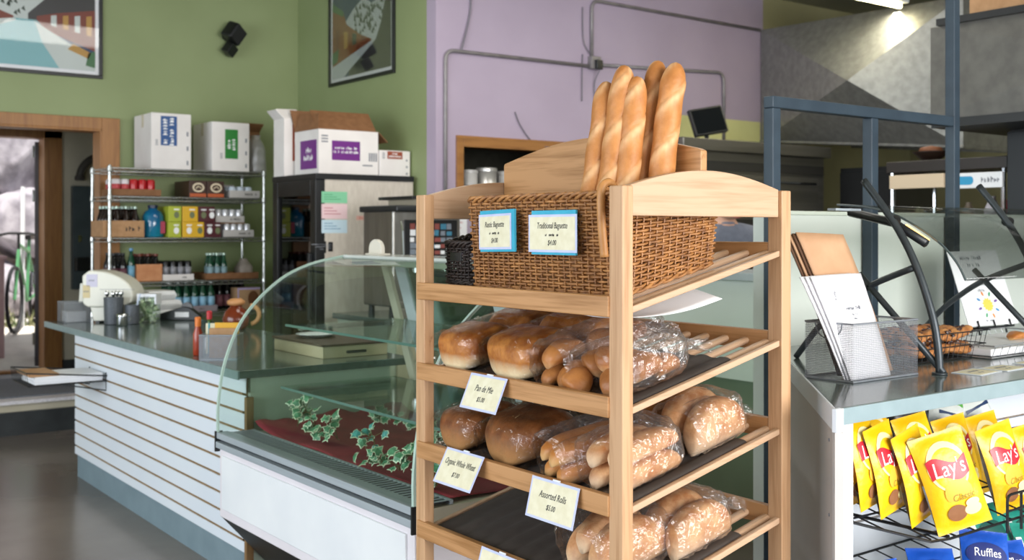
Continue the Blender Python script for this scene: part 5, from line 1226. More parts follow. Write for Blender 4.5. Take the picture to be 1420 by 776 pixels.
# ---------------------------------------------------------------- bread
BGT = [((1.717, 2.002, 1.375), (1.802, 2.010, 1.873), .029, 'baguette standing leftmost in the basket'),
       ((1.724, 1.962, 1.375), (1.822, 1.958, 1.908), .032, 'baguette second from the left in the basket'),
       ((1.742, 1.919, 1.375), (1.838, 1.921, 1.877), .029, 'middle baguette, shortest of the right three'),
       ((1.806, 1.932, 1.375), (1.912, 1.921, 1.922), .029, 'tallest baguette, second from the right in the basket'),
       ((1.832, 1.868, 1.40), (1.903, 1.859, 1.910), .0315, 'front baguette standing rightmost in the basket')]
BAG = mat('baguette_crust', '#b5702c')  # replaced below
MATS.pop('baguette_crust')
BAG = crust('baguette_crust', '#dbb182', '#c0834a', '#a66a36', nscale=14, attr=True, rough=.5)
def baguette(p, q, r, seed, label):
    p, q = Vector(p), Vector(q); ax = (q - p); L = ax.length; ax.normalize()
    rnd = random.Random(seed); sideu = ax.cross(Vector((.6, .8, 0))).normalized(); sidev = ax.cross(sideu)
    b = MB(); rows = []; att = []; nL, nC = 110, 36; off = rnd.uniform(0, 1)
    for i in range(nL + 1):
        s = i / nL; env = min(1, (s * L / (r * 2.2)) if s < .5 else ((1 - s) * L / (r * 2.2))); env = math.sqrt(max(0, 1 - (1 - env) ** 2)) if env < 1 else 1
        bend = .007 * math.sin(PI * s + seed) ; row = []
        for j in range(nC):
            a = 2 * PI * j / nC
            # slashes: long diagonal cuts on the side towards -X/-Y, one after another
            ph = (s * 4.6 + off) - (a - PI/2) / (2 * PI) * 1.7; fr = ph - math.floor(ph)
            face = math.cos(a - PI/2) ** .4 if math.cos(a - PI/2) > 0 else 0
            cut = math.exp(-((fr - .5) / .15) ** 2) * face
            rr = r * env * (1 + .06 * math.sin(s * 29 + seed) * .4 + .07 * noise.noise(Vector((s * 7, math.cos(a), math.sin(a) + seed))) + .05 * cut - .12 * math.exp(-((fr - .66) / .035) ** 2) * face)
            row.append(p + ax * (L * s) + sideu * (bend + math.cos(a) * rr) + sidev * (math.sin(a) * rr))
            att.append(min(1, .95 * cut * (.75 + .5 * noise.noise(Vector((s * 30, a * 3, seed)))) + .25 * max(0, .5 - env)))
        rows.append(row)
    b.grid(rows, wrap=True, a=att)
    return tag(b.build('baguette', BAG, smooth=True, attr=True), label, 'baguette', 'baguettes standing in the wicker basket')
for i, (f, tp, r, lb) in enumerate(BGT): baguette(f, tp, r, i + 2, lb)

LOAFC = crust('pan_loaf_crust', '#ead6ae', '#bd7c3c', '#8a4a1c', zlo=.12, zhi=.30, nscale=20, rough=.38)
WHEATC = crust('wheat_loaf_crust', '#b98d5c', '#8f572e', '#592e14', zlo=.0, zhi=.55, nscale=18, rough=.45)
ROLLC = crust('roll_crust', '#d8b184', '#b2753f', '#8f572d', zlo=-.1, zhi=.3, nscale=14, rough=.42)
HOAG = crust('hoagie_crust', '#e3bd85', '#c58546', '#a9652d', zlo=.0, zhi=.35, nscale=9, rough=.45)
CIAB = crust('ciabatta_crust', '#ecd8bb', '#d9ab7c', '#b0703f', zlo=-.1, zhi=.5, nscale=22, rough=.6)
BAGF = filmy('bag_film', '#ffffff', gloss=.055, rough=.05, bump=.35, bscale=40, edge=.40, whiten=.0)
BAGF2 = filmy('bag_film_crumpled', '#fdfdfd', gloss=.10, rough=.06, bump=.35, bscale=60, edge=.55, whiten=.02)
def sell(a, n): return math.copysign(abs(math.cos(a)) ** (2 / n), math.cos(a)), math.copysign(abs(math.sin(a)) ** (2 / n), math.sin(a))
def loaf_rows(L, W, H, n=2.6, humps=1, valley=.15, endr=.22, seed=0, nL=40, nC=40, flat=.5, rough=.03):
    """loaf lying along u from 0 to L, centred on y, resting on w=0"""
    rows = []
    for i in range(nL + 1):
        s = i / nL; e = min(s, 1 - s) * L / (endr * W * 2) ; e = math.sqrt(max(0, 1 - (1 - min(1, e)) ** 2))
        hf = 1 - (valley * math.exp(-((s - .5) / .08) ** 2) if humps == 2 else 0) + .03 * math.sin(PI * s)
        row = []
        for j in range(nC):
            a = 2 * PI * j / nC; cy, cz = sell(a, n)
            y = cy * W / 2 * (.25 + .75 * e if e < 1 else 1); w = (cz + 1) / 2
            w = w ** flat if w > 0 else 0
            z = w * H * hf * (.35 + .65 * e)
            d = 1 + rough * noise.noise(Vector((s * L * 16 + seed * 5, cy * 2.2, cz * 2.2)))
            row.append(Vector((s * L, y * d, z * d)))
        rows.append(row)
    return rows
def loaf(b, M, *a, m=0, **k):
    r = loaf_rows(*a, **k); b.grid(r, wrap=True, M=M, m=m); o = len(b.v); nC = len(r[0]); nr = len(r)
    b.f.append([o - nC * nr + i for i in range(nC - 1, -1, -1)]); b.m.append(m); b.f.append([o - nC + i for i in range(nC)]); b.m.append(m)
def bag(name, M, L, W, H, parent, tail=.06, seed=0, m=None, nL=34, nC=34, wr=.008, tails=(0, 1), n=3.2):
    """loose film round whatever lies from u=0..L; gathered and flared at the far (tails[1]) and / or near end"""
    b = MB(); rows = []
    for i in range(nL + 1):
        s = i / nL; u = -tail * tails[0] + (L + tail * (tails[0] + tails[1])) * s
        if u < 0: q = -u / tail; k = .42 - .30 * math.sin(min(1, q * 1.6) * PI / 2) + .34 * max(0, q - .5); jag = .5
        elif u > L: q = (u - L) / tail; k = .42 - .30 * math.sin(min(1, q * 1.6) * PI / 2) + .34 * max(0, q - .5); jag = .5
        else:
            e = min(u if tails[0] else u + .03, (L - u) if tails[1] else (L - u) + .03) / (.30 * min(W, L)); k = .42 + .58 * math.sin(min(1, max(0, e)) * PI / 2); jag = .1
        row = []
        for j in range(nC):
            a = 2 * PI * j / nC; cy, cz = sell(a, n)
            w1 = noise.noise(Vector((u * 9 + seed, cy * 3, cz * 3 + seed))) ; w2 = abs(noise.noise(Vector((u * 22 + seed * 2, a * 2.4, seed)))); 
            f = 1 + jag * .5 * w1
            row.append(Vector((u, cy * W / 2 * k * f + wr * w1, max(.0006, H * .5 + cz * H / 2 * k * f + wr * (w2 * 1.6 - .4)))) if k > .5 or True else 0)
        rows.append(row)
    # the gathered neck sinks on to the shelf
    for r in rows:
        u = r[0].x
        if u < 0 or u > L:
            q = min(1, (-u if u < 0 else u - L) / tail)
            for v in r: v.z = max(.0006, v.z - H * .30 * q)
    rq = random.Random(seed)
    for r in rows:
        for v in r: v.x += rq.uniform(-.0035, .0035); v.y += rq.uniform(-.0025, .0025); v.z = max(.0006, v.z + rq.uniform(-.002, .003))
    b.grid(rows, wrap=True, M=M)
    nf = []
    for f in b.f: nf += ([f[:3], [f[0], f[2], f[3]]] if rq.random() < .5 else [[f[0], f[1], f[3]], f[1:]])
    b.f = nf; b.m = [0] * len(nf)
    return b.build(name, m or BAGF, parent)
def bagged(name, label, cat, k, u, y, L, W, H, rot, rolls, seed, group=None, tail=.06, tails=(0, 1), film=None, w0=.002, pad=.008, tilt=0, n=3.2):
    """rolls: list of (name, crust, du, dy, dw, rotation, (L, W, H), kw)"""
    M = SM(k, u, y, w0) @ Matrix.Rotation(rot, 4, 'Z') @ Matrix.Rotation(tilt, 4, 'Y')
    t = thing(name, label, cat, tuple(M @ Vector((L / 2, 0, 0))), group)
    for nm, cr, du, dy, dw, rr, dims, kw in rolls:
        b = MB(); loaf(b, M @ Matrix.Translation((du, dy, dw)) @ Matrix.Rotation(rr, 4, 'Z'), *dims, **kw); o = b.build(nm, cr, t, smooth=True)
        if kw.get('oats'): pass
    bag('plastic_bag', M @ Matrix.Translation((-pad, 0, -.001)), L + 2 * pad, W + 2 * pad, H + pad, t, tail, seed, film, tails=tails, n=n)
    return t, M
def seeds(t, M, L, W, H, n, seed):
    rnd = random.Random(seed); b = MB()
    for i in range(n):
        u = L * (.5 + rnd.gauss(0, .12)); y = W * rnd.gauss(0, .14); z = H * (1.0 - .5 * (2 * y / W) ** 2) + .001
        Mq = M @ Matrix.Translation((u, y, z)) @ Matrix.Rotation(rnd.uniform(0, 6), 4, 'Z'); b.lathe([(.001, -.0008), (.0032, 0), (.001, .0012)], seg=6, M=Mq, sx=1.5)
    b.build('oat_flakes', M_('oat_flake', '#e0c48f', rough=.7), t)
# second tier
kw2 = dict(n=4.0, humps=2, valley=.30, endr=.12, flat=.62, rough=.03)
bagged('bagged_loaf', 'double-humped white loaf in a bag at the left end of the second tier', 'loaf', 1, .005, 2.482, .37, .185, .105, 0, [('loaf', LOAFC, 0, 0, 0, 0, (.37, .18, .105), dict(seed=1, **kw2))], 3, 'bagged white loaves', tails=(0, 1), tail=.05)
bagged('bagged_loaf', 'double-humped white loaf in a bag, right of the leftmost one', 'loaf', 1, .005, 2.235, .38, .235, .11, -.03, [('loaf', LOAFC, 0, 0, 0, 0, (.38, .225, .11), dict(seed=2, **kw2))], 8, 'bagged white loaves', tails=(0, 1), tail=.05)
rd = dict(n=2.2, endr=.5, flat=.75, rough=.05, nL=22, nC=28)
def bun(du, dy, dw, s, rot=0, sd=0, L=None, c=None): return ('bread_roll', c or ROLLC, du, dy, dw, rot, (L or s, s, s * .74), dict(seed=sd, **rd))
bagged('bag_of_rolls', 'bag of brown rolls between the white loaf and the post on the second tier', 'bag of rolls', 1, .01, 2.045, .36, .135, .12, .02,
       [bun(.0, .012, .052, .075, .1, 1, .13), bun(.0, -.03, .0, .08, 0, 2, .12), bun(.0, .035, 0, .065, 0, 3, .11), bun(.12, -.02, .045, .08, .2, 4, .12), bun(.13, .03, .0, .07, 0, 5, .12), bun(.235, 0, .03, .085, .3, 6, .12)], 5, 'bags of rolls on the second tier', tail=.07, n=2.6, film=BAGF2)
bagged('bag_of_rolls', 'bag of round brown buns behind the front right post, tail towards the back', 'bag of rolls', 1, .005, 1.885, .25, .175, .115, -.05,
       [bun(.0, .045, .0, .088, 1.2, 1), bun(.01, -.038, 0, .09, .4, 2), bun(.055, .048, .028, .085, .9, 3), bun(.09, -.034, .012, .095, .2, 4), bun(.13, .042, 0, .09, .5, 5), bun(.04, .002, .05, .08, .5, 6), bun(.17, -.02, 0, .075, .1, 7)], 11, 'bags of rolls on the second tier', tail=.10, film=BAGF2)
# third tier
kw3 = dict(n=3.2, endr=.16, flat=.66, rough=.03)
t, M = bagged('bagged_loaf', 'brown wheat loaf in a bag at the left end of the third tier', 'loaf', 2, .008, 2.485, .21, .19, .10, 0, [('loaf', WHEATC, 0, 0, 0, 0, (.21, .185, .10), dict(seed=5, **kw3))], 13, 'bagged wheat loaves', tail=.05)
seeds(t, M, .21, .185, .10, 14, 2)
t, M = bagged('bagged_loaf', 'wheat loaf topped with oat flakes in a bag on the third tier', 'loaf', 2, .004, 2.255, .22, .235, .112, -.05, [('loaf', WHEATC, 0, 0, 0, 0, (.22, .225, .112), dict(seed=6, **kw3))], 14, 'bagged wheat loaves', tail=.05)
seeds(t, M, .22, .225, .112, 46, 3)
t, M = bagged('bagged_loaf', 'dark wheat loaf in a bag behind the oat-topped one', 'loaf', 2, .285, 2.20, .19, .24, .10, -.05, [('loaf', WHEATC, 0, 0, 0, 0, (.19, .23, .10), dict(seed=7, **kw3))], 15, 'bagged wheat loaves', tail=.02)
seeds(t, M, .19, .23, .10, 20, 4)
bagged('bagged_loaf', 'dark wheat loaf in a bag at the back left of the third tier', 'loaf', 2, .285, 2.46, .18, .20, .095, 0, [('loaf', WHEATC, 0, 0, 0, 0, (.18, .19, .095), dict(seed=8, **kw3))], 16, 'bagged wheat loaves', tail=.02)
hk = dict(n=2.3, endr=.55, flat=.8, rough=.03, nL=30, nC=28)
def hoag(du, dy, dw, L, W, rot, sd, c=None): return ('long_roll', c or HOAG, du, dy, dw, rot, (L, W, W * .72), dict(seed=sd, **hk))
bagged('bag_of_rolls', 'bag of long golden rolls left of the front right post on the third tier', 'bag of rolls', 2, .0, 2.035, .27, .19, .12, -.28,
       [hoag(.0, .045, .0, .22, .07, 0, 1), hoag(.0, -.03, 0, .24, .075, 0, 2), hoag(-.005, .04, .048, .24, .068, -.05, 3), hoag(-.01, -.025, .05, .26, .072, -.06, 4)], 17, 'bags of rolls on the third tier', tail=.07, n=2.6, film=BAGF2)
bagged('bag_of_rolls', 'bag of pale flat rolls around the front right post on the third tier', 'bag of rolls', 2, .02, 1.875, .22, .155, .125, .0,
       [hoag(.0, .035, 0, .2, .078, 0, 5, CIAB), hoag(.0, -.036, 0, .21, .078, 0, 6, CIAB), hoag(.0, .03, .055, .2, .075, .06, 7, CIAB), hoag(.01, -.032, .056, .2, .078, -.05, 8, CIAB)], 19, 'bags of rolls on the third tier', tail=.05, film=BAGF2)
bagged('bagged_loaf', 'bag with two pale crusty loaves at the back right of the third tier', 'loaf', 2, .275, 1.875, .19, .165, .12, .0,
       [('loaf', CIAB, 0, -.038, 0, 0, (.19, .085, .115), dict(seed=9, **hk)), ('loaf', CIAB, .0, .042, 0, 0, (.2, .08, .125), dict(seed=10, **hk))], 23, 'bags of crusty loaves', tail=.055, film=BAGF2)
bagged('bagged_loaf', 'brown loaf lying at the back of the third tier behind the long rolls', 'loaf', 2, .30, 2.02, .17, .10, .10, .1, [('loaf', HOAG, 0, 0, 0, 0, (.17, .095, .095), dict(seed=12, **hk))], 29, 'bags of crusty loaves', tail=.03)
# fourth tier
bagged('bagged_loaf', 'bag of floury crusty loaves left of the front right post on the fourth tier', 'loaf', 3, .03, 1.955, .23, .215, .135, -.12,
       [('loaf', CIAB, 0, .055, 0, 0, (.2, .095, .10), dict(seed=15, **hk)), ('loaf', CIAB, .0, -.045, 0, 0, (.22, .10, .12), dict(seed=16, **hk)), ('loaf', CIAB, .01, .01, .055, .1, (.19, .09, .075), dict(seed=17, **hk))], 31, 'floury loaves on the fourth tier', tail=.06, film=BAGF2)
bagged('bagged_loaf', 'bag of two floury crusty loaves right of the front right post on the fourth tier', 'loaf', 3, .20, 1.862, .20, .15, .12, .0,
       [('loaf', CIAB, 0, -.034, 0, 0, (.2, .08, .105), dict(seed=18, **hk)), ('loaf', CIAB, 0, .04, 0, 0, (.2, .08, .12), dict(seed=19, **hk))], 37, 'floury loaves on the fourth tier', tail=.08, film=BAGF2)
# loose paper under the top tier
b = MB(); rows = []
for i in range(13):
    v = i / 12
    rows.append([Vector((1.70 + .30 * v, 1.80 + .22 * j / 8, 1.312 + .045 * v - .012 * math.sin(v * 3 + j * .3) - .03 * (1 - j / 8) * (.3 + v * .4))) for j in range(9)])
b.grid(rows); tag(b.build('paper_sheet', PAPER, smooth=True, solid=.0006), 'white paper sheet hanging below the top tier of the rack', 'paper')

# ---------------------------------------------------------------- price cards
def card(label, lines, top, h, w, tilt, roll, backing=None, org=None, yaw=0):
    """top: midpoint of the upper edge; seen from -X; tilt swings the foot of the card out"""
    M = Matrix.Translation(top) @ Matrix.Rotation(yaw, 4, 'Z') @ Matrix.Rotation(tilt, 4, 'Y') @ Matrix.Rotation(roll, 4, 'X') @ facingX(0, 0, 0)
    t = thing('price_card', label, 'price card', top, 'price cards on the bread rack')
    bw = .006
    b = MB(); b.box(-w/2, w/2, -h, 0, 0, .0012, 0, M); b.build('card_border', CARDB, t)
    b = MB(); b.box(-w/2 + bw, w/2 - bw, -h + bw, -bw, .0012, .0018, 0, M); b.build('card_face', CARD, t)
    b = MB()
    for s, size, y, sx in lines:
        Mt = M @ Matrix.Translation((0, y * h, .0021))
        if s.startswith('~'): b.scribble(len(s), size, Mt)
        else: b.text(s, size, Mt, shear=.22, depth=.0002, sx=sx)
    b.build('lettering', INK, t)
    if backing:
        b = MB(); b.box(-w/2 + backing[0], w/2 + backing[1], -h - .006, .010, -.006, -.0005, 0, M); b.build('teal_backing', TEAL, t)
    else:
        b = MB(); b.box(-.012, .012, -.008, .004, -.004, 0, 0, M); b.build('clip', WHITEM, t)
    return t
card('price card on the wicker basket, left one, for the rustic baguette', [('Rustic Baguette', .021, -.30, .74), ('~~~~~~~~~~~~~~', .007, -.55, 1), ('$4.00', .018, -.75, .8)], (1.656, 2.272, 1.544), .092, .165, 0.0, -.02, (.004, .014), yaw=-.10)
card('price card on the wicker basket, right one, for the traditional baguette', [('Traditional Baguette', .0215, -.30, .66), ('~~~~~~~~~~~~~~', .007, -.55, 1), ('$4.00', .018, -.75, .8)], (1.656, 2.035, 1.540), .092, .185, 0.0, 0, (.010, -.006))
card('price card hanging from the second tier, under the white loaves', [('Pan de Mie', .024, -.40, .72), ('$5.00', .018, -.70, .8)], (1.618, 2.243, 1.130), .094, .158, .42, 0)
card('price card hanging from the left of the third tier, under the wheat loaves', [('Organic Whole Wheat', .0235, -.36, .62), ('$7.00', .018, -.68, .8)], (1.618, 2.349, .918), .098, .172, .50, 0)
card('price card hanging from the right of the third tier, for assorted rolls', [('Assorted Rolls', .023, -.38, .72), ('$5.00', .018, -.66, .8)], (1.618, 1.975, .909), .096, .176, .24, 0)
card('price card hanging from the fourth tier, cut off by the lower edge of view', [('~~~~~~~~', .012, -.40, 1)], (1.618, 2.19, .688), .096, .17, .30, 0)
# ---------------------------------------------------------------- right counter with the cut-off corner
RZ = 1.08
rc = thing('snack_counter', 'grey-topped snack counter with cut-off corner and open front at the right', 'counter', (3.6, 2.0, 0))
P0 = Vector((2.146, 1.577, 0)); P1 = Vector((3.11, 2.541, 0)); dg = (P1 - P0).normalized(); dn = Vector((-dg.y, dg.x, 0))
def slab(b, pts, z0, z1, m=0): b.prism([(x, y, z0) for x, y in pts], (0, 0, z1 - z0), m)
b = MB(); slab(b, [(2.150, 1.582), (5.5, 1.582), (5.5, 2.54), (3.108, 2.54)], RZ - .038, RZ); b.build('countertop', mat('grey_green_worktop', '#56605f', '#626c6b', rough=.12, scale=60, spec=.6), rc, bevel=.002)
b = MB(); b.box(2.160, 5.5, 1.574, 1.583, RZ - .040, RZ - .0005); b.build('front_edge_band', mat('pale_blue_grey_edge', '#879a9f', '#90a3a8', rough=.4, scale=12), rc, bevel=.0015)
def wall_along(b, a, c, th, z0, z1, m=0, off=0):
    a, c = Vector(a), Vector(c); d = (c - a).normalized(); nn = Vector((-d.y, d.x, 0)); a2, c2 = a + nn * off, c + nn * off
    b.prism([(a2.x, a2.y, z0), (c2.x, c2.y, z0), (c2.x + nn.x * th, c2.y + nn.y * th, z0), (a2.x + nn.x * th, a2.y + nn.y * th, z0)], (0, 0, z1 - z0), m)
b = MB(); wall_along(b, P0, P1, .006, RZ - .055, RZ + .001, off=0.0); b.box(2.138, 2.166, 1.570, 1.584, RZ - .055, RZ + .001)
b.build('corner_edge_strip', WHITE, rc, bevel=.0015)
b = MB(); wall_along(b, P0 + dg * .035, P1, .02, .0, RZ - .05, off=-.022)
for s, z in ((.12, .985), (.12, .80)): 
    q = P0 + dg * s + dn * -.0015; b.lathe([(.005, 0), (.004, .002)], seg=8, m=1, M=frame((q.x, q.y, z), -dg, (0, 0, 1)))
b.build('angled_end_panel', [mat('grey_white_laminate', '#bab6b4', '#c2bebc', rough=.4, scale=3), GREYINK], rc)
b = MB(); b.box(2.188, 2.238, 1.598, 1.618, 0, RZ - .04); b.box(2.238, 2.245, 1.600, 1.62, 0, RZ - .04); b.build('front_stile', WHITE, rc, bevel=.002)
b = MB(); zs = [0, .14, .37, .60, .83, RZ - .04]
for i in range(5): b.box(2.64, 5.5, 2.03, 2.045, zs[i] + (.004 if i else 0), zs[i+1] - .004)
b.box(2.66, 5.5, 2.046, 2.06, 0, RZ - .04, 1); b.build('slatwall_back', [WHITE, BROWNG], rc)
b = MB(); slab(b, [(2.27, 1.64), (5.5, 1.64), (5.5, 2.02), (2.65, 2.02)], 0, .1); b.build('plinth', KICK, rc)
# half wall and steel frame behind
hw = thing('half_wall', 'pale green half wall behind the snack counter', 'half wall', (4.4, 2.62, 0)); 
b = MB(); b.box(3.146, 5.5, 2.60, 2.68, 0, 1.56); b.build('panel', PALEG, hw)
b = MB(); b.box(3.146, 5.5, 2.592, 2.688, 1.56, 1.575); b.build('cap_strip', mat('pale_green_cap_strip', '#d3dccf', rough=.4), hw, bevel=.002)
sf = thing('steel_frame', 'blue-grey steel tube frame with three posts above the half wall', 'frame', (3.8, 2.6, 0))
for x, z1 in ((3.098, 1.945), (3.694, 1.945), (4.282, 3.6)):
    b = MB(); b.box(x, x + .044, 2.548, 2.592, 0, z1); b.build('post', FRAMEM, sf, bevel=.003)
b = MB(); b.box(3.098, 4.281, 2.548, 2.592, 1.946, 1.988); b.build('top_rail', FRAMEM, sf, bevel=.003)

# sneeze guard: curved glass on bent tube brackets
sg = thing('sneeze_guard', 'curved clear sneeze guard on bent dark tube brackets on the snack counter', 'sneeze guard', (3.2, 1.95, RZ))
for X in (2.905, 3.57):
    b = MB(); b.tube([(X, y, z) for y, z in spline([(2.033, 1.657), (1.924, 1.522), (1.855, 1.403), (1.803, 1.266), (1.782, 1.17), (1.775, RZ + .004)], 6)], .0115, 10); b.lathe([(.022, RZ), (.022, RZ + .006)], (X, 1.775, 0), 12)
    b.build('curved_arm', ARMM, sg, smooth=True)
    b = MB(); b.tube([(X, y, z) for y, z in spline([(2.293, RZ + .004), (2.192, 1.20), (2.10, 1.275), (2.004, 1.333), (1.86, 1.390)], 6)], .010, 10); b.build('arched_strut', ARMM, sg, smooth=True)
    b = MB(); b.tube([(X, 2.05, 1.365), (X, 1.973, 1.29), (X, 1.762, RZ + .005)], .010, 10); b.build('straight_strut', ARMM, sg, smooth=True)
    b = MB(); b.lathe([(.016, -.014), (.016, .014)], M=frame((X + .012, 1.935, 1.532), (0, 1, 0), (0, 0, 1)), seg=10); b.build('clamp', BLACK, sg)
gp = spline([(2.20, 1.586), (2.067, 1.574), (1.96, 1.54), (1.842, 1.4715), (1.78, 1.41), (1.748, 1.354)], 5)
SGG = filmy('sneeze_glass', '#dfe2e0', gloss=.025, rough=.03, edge=.45)
b = MB(); b.grid([[(x, y, z) for y, z in gp] for x in (3.0, 3.6, 4.4, 5.2)]); b.build('curved_glass', SGG, sg, smooth=True, solid=.005)
b = MB(); b.tube([(2.998, y, z) for y, z in gp], .0035, 6); b.build('glass_rim', mat('dark_glass_rim', '#4a5557', rough=.2), sg)
b = MB()
for i in range(3): pass
lp = [(2.12, 1.560), (1.96, 1.525), (1.85, 1.462)]
b.tube([(2.955, y, z) for y, z in lp], .014, 8); b.build('lamp_bar', BLACKM, sg, smooth=True)
b = MB(); b.tube([(2.972, 1.93, 1.514), (2.972, 1.855, 1.469)], .008, 8); b.build('warm_lamp', mat('warm_lamp_glow', '#ffd28a', emit='#ffc163', es=3), sg)
b = MB(); b.box(2.80, 2.93, 2.06, 2.09, 1.563, 1.570); b.build('rest_plate', ALU, sg)

# mesh holder with paper bags
mh = thing('mesh_holder', 'silver mesh holder with paper bags at the left of the snack counter', 'holder', (2.695, 1.89, RZ))
x0, x1, y0, y1, zt2 = 2.54, 2.85, 1.812, 1.972, RZ + .162
MESH2 = mat('silver_wire_mesh', '#9297a0', '#9ca1a8', rough=.35, metal=.5, scale=50)
b = MB()
for p, u, n in (((x0, y0, RZ + .002), (x1 - x0, 0, 0), 62), ((x0, y1, RZ + .002), (x1 - x0, 0, 0), 62), ((x0, y0, RZ + .002), (0, y1 - y0, 0), 32), ((x1, y0, RZ + .002), (0, y1 - y0, 0), 32)): mesh_panel(b, p, u, (0, 0, .16), n, 32, .0005)
mesh_panel(b, (x0, y0, RZ + .002), (x1 - x0, 0, 0), (0, y1 - y0, 0), 62, 32, .0005)
b.build('mesh_wall', MESH2, mh)
b = MB(); b.tube([(x0, y0, zt2), (x1, y0, zt2), (x1, y1, zt2), (x0, y1, zt2)], .0028, 6, closed=True); b.tube([(x0, y0, RZ + .003), (x1, y0, RZ + .003), (x1, y1, RZ + .003), (x0, y1, RZ + .003)], .0028, 6, closed=True)
b.tube([(x0 - .001, 1.892 + .045 * math.cos(a), zt2 - .045 * math.sin(a)) for a in [PI * i / 12 for i in range(13)]], .002, 6); b.build('rim', MESH2, mh)
KBAG = mat('kraft_bag_paper', '#b78e6b', '#c49b78', rough=.7, scale=9, bump=.15, bscale=40); KBAGD = mat('kraft_bag_edge', '#5b3d27', rough=.8)
def paper_bag(label, bl, br, tl, tr, m, group, th=.005, print_=False, curve=0):
    bl, br, tl, tr = map(Vector, (bl, br, tl, tr)); nn = (br - bl).cross(tl - bl).normalized()
    t = thing('paper_bag', label, 'paper bag', tuple((bl + br) / 2), group)
    for side in (0, 1):
        b = MB(); rows = []
        for i in range(13):
            v = i / 12; l, r = bl.lerp(tl, v), br.lerp(tr, v); bw = curve * math.sin(PI * v)
            rows.append([l.lerp(r, j / 8) + nn * (side * (th * math.sin(PI * j / 8) * .6 + th * .4) + .001 * noise.noise(Vector((v * 6, j * .4, side)))) + (r - l).normalized() * bw for j in range(9)])
        b.grid(rows); b.build('front_sheet' if side else 'back_sheet', m, t, smooth=True, solid=.0007)
    if print_:
        Mp = frame(bl.lerp(tr, .5) + nn * (th + .0016), br - bl, tl - bl)
        b = MB(); b.scribble(9, .014, Mp @ Matrix.Translation((.0, .05, 0))); b.scribble(7, .008, Mp @ Matrix.Translation((.0, .032, 0))); b.scribble(5, .007, Mp @ Matrix.Translation((.0, .02, 0))); b.scribble(6, .009, Mp @ Matrix.Translation((-.07, .09, 0)) @ Matrix.Rotation(PI/2, 4, 'Z')); b.build('faint_print', GREYINK, t)
for k in range(4):
    d = .007 * (3 - k); paper_bag(('brown paper bag at the very back of the mesh holder', 'second brown paper bag from the back of the mesh holder', 'third brown paper bag from the back of the mesh holder', 'front brown paper bag, standing behind the white ones')[k],
        (2.625 - d * 1.2, 1.885 + d, RZ + .006), (2.835 - d, 1.885 + d, RZ + .006), (2.482 - d * 1.1, 1.962 + d, 1.487 + .003 * k), (2.700 - d * 1.1, 1.962 + d, 1.480 + .003 * k), KBAG if k == 3 else (KBAG if k % 2 else KBAGD), None, curve=.012)
WBAG = mat('white_bag_paper', '#e6e5ea', '#edecf0', rough=.6, scale=5)
for k in range(3):
    d = .008 * (2 - k); paper_bag(('rear white paper bag in the mesh holder', 'middle white paper bag in the mesh holder', 'front white paper bag with faint print in the mesh holder')[k],
        (2.548 - d * .4 + .006, 1.830 + d, RZ + .005), (2.742 - d, 1.830 + d, RZ + .005), (2.470 - d * 1.6, 1.902 + d, 1.372), (2.700 - d * 1.6, 1.902 + d, 1.377), WBAG, None, print_=(k == 2), curve=.006)

# pastries in a wire basket
pb = thing('pastry_basket', 'black wire basket of nut cookies behind the mesh holder', 'basket', (3.24, 2.03, RZ))
b = MB(); x0, x1, y0, y1 = 3.06, 3.44, 1.95, 2.14
for v in (.004, .045, .09): e = .02 * v / .09; b.tube([(x0 - e, y0 - e, RZ + v), (x1 + e, y0 - e, RZ + v), (x1 + e, y1 + e, RZ + v), (x0 - e, y1 + e, RZ + v)], .002, 5, closed=True)
for i in range(14):
    x = x0 + (x1 - x0) * i / 13
    b.tube([(x, y0 - .02, RZ + .09), (x, y0, RZ + .004), (x, y1, RZ + .004), (x, y1 + .02, RZ + .09)], .0014, 4)
b.build('wire_frame', BLACKM, pb)
COOK = mat('cookie_crust', '#9c5c2a', '#c98f55', rough=.7, scale=22, bump=.8, bscale=60); CHOC = mat('dark_chocolate', '#3a1a12', rough=.35)
def cookie(c, r, rot, seed, label, group):
    t = thing('cookie', label, 'cookie', c, group); rnd = random.Random(seed)
    M = Matrix.Translation(c) @ Matrix.Rotation(rot[0], 4, 'X') @ Matrix.Rotation(rot[1], 4, 'Y')
    b = MB(); rows = []
    for i in range(9):
        ph = PI * i / 8
        rows.append([M @ Vector((r * math.sin(ph) ** .6 * math.cos(a) * (1 + .14 * noise.noise(Vector((math.cos(a) * 2, math.sin(a) * 2, seed)))), r * math.sin(ph) ** .6 * math.sin(a) * (1 + .14 * noise.noise(Vector((math.cos(a) * 2, math.sin(a) * 2, seed)))), r * .36 * math.cos(ph) + .004 * noise.noise(Vector((math.cos(a) * 5, math.sin(a) * 5, i + seed))))) for a in [2*PI*j/22 for j in range(22)]])
    b.grid(rows, wrap=True); b.build('dough', COOK, t, smooth=True)
    b = MB()
    for i in range(14):
        a = rnd.uniform(0, 6.28); q = r * rnd.uniform(.1, .95); s = rnd.choice((-1, 1)); b.lathe([(.002, -.004), (.008, 0), (.006, .005), (.001, .007)], seg=7, M=M @ Matrix.Translation((q * math.cos(a), q * math.sin(a), s * r * .33 * math.sqrt(max(0, 1 - (q / r) ** 2)) + s * .001)))
    b.build('chocolate_chunks', CHOC, t)
k = 0
for i in range(5):
    for j in range(2):
        for l in range(2):
            cookie((3.11 + .068 * i, 2.0 + .085 * j, RZ + .032 + .048 * l), .046, (.25 * math.sin(k * 2.1), .3 * math.cos(k * 1.7)), k, 'chocolate chunk cookie heaped in the black wire basket', 'cookies in the wire basket'); k += 1
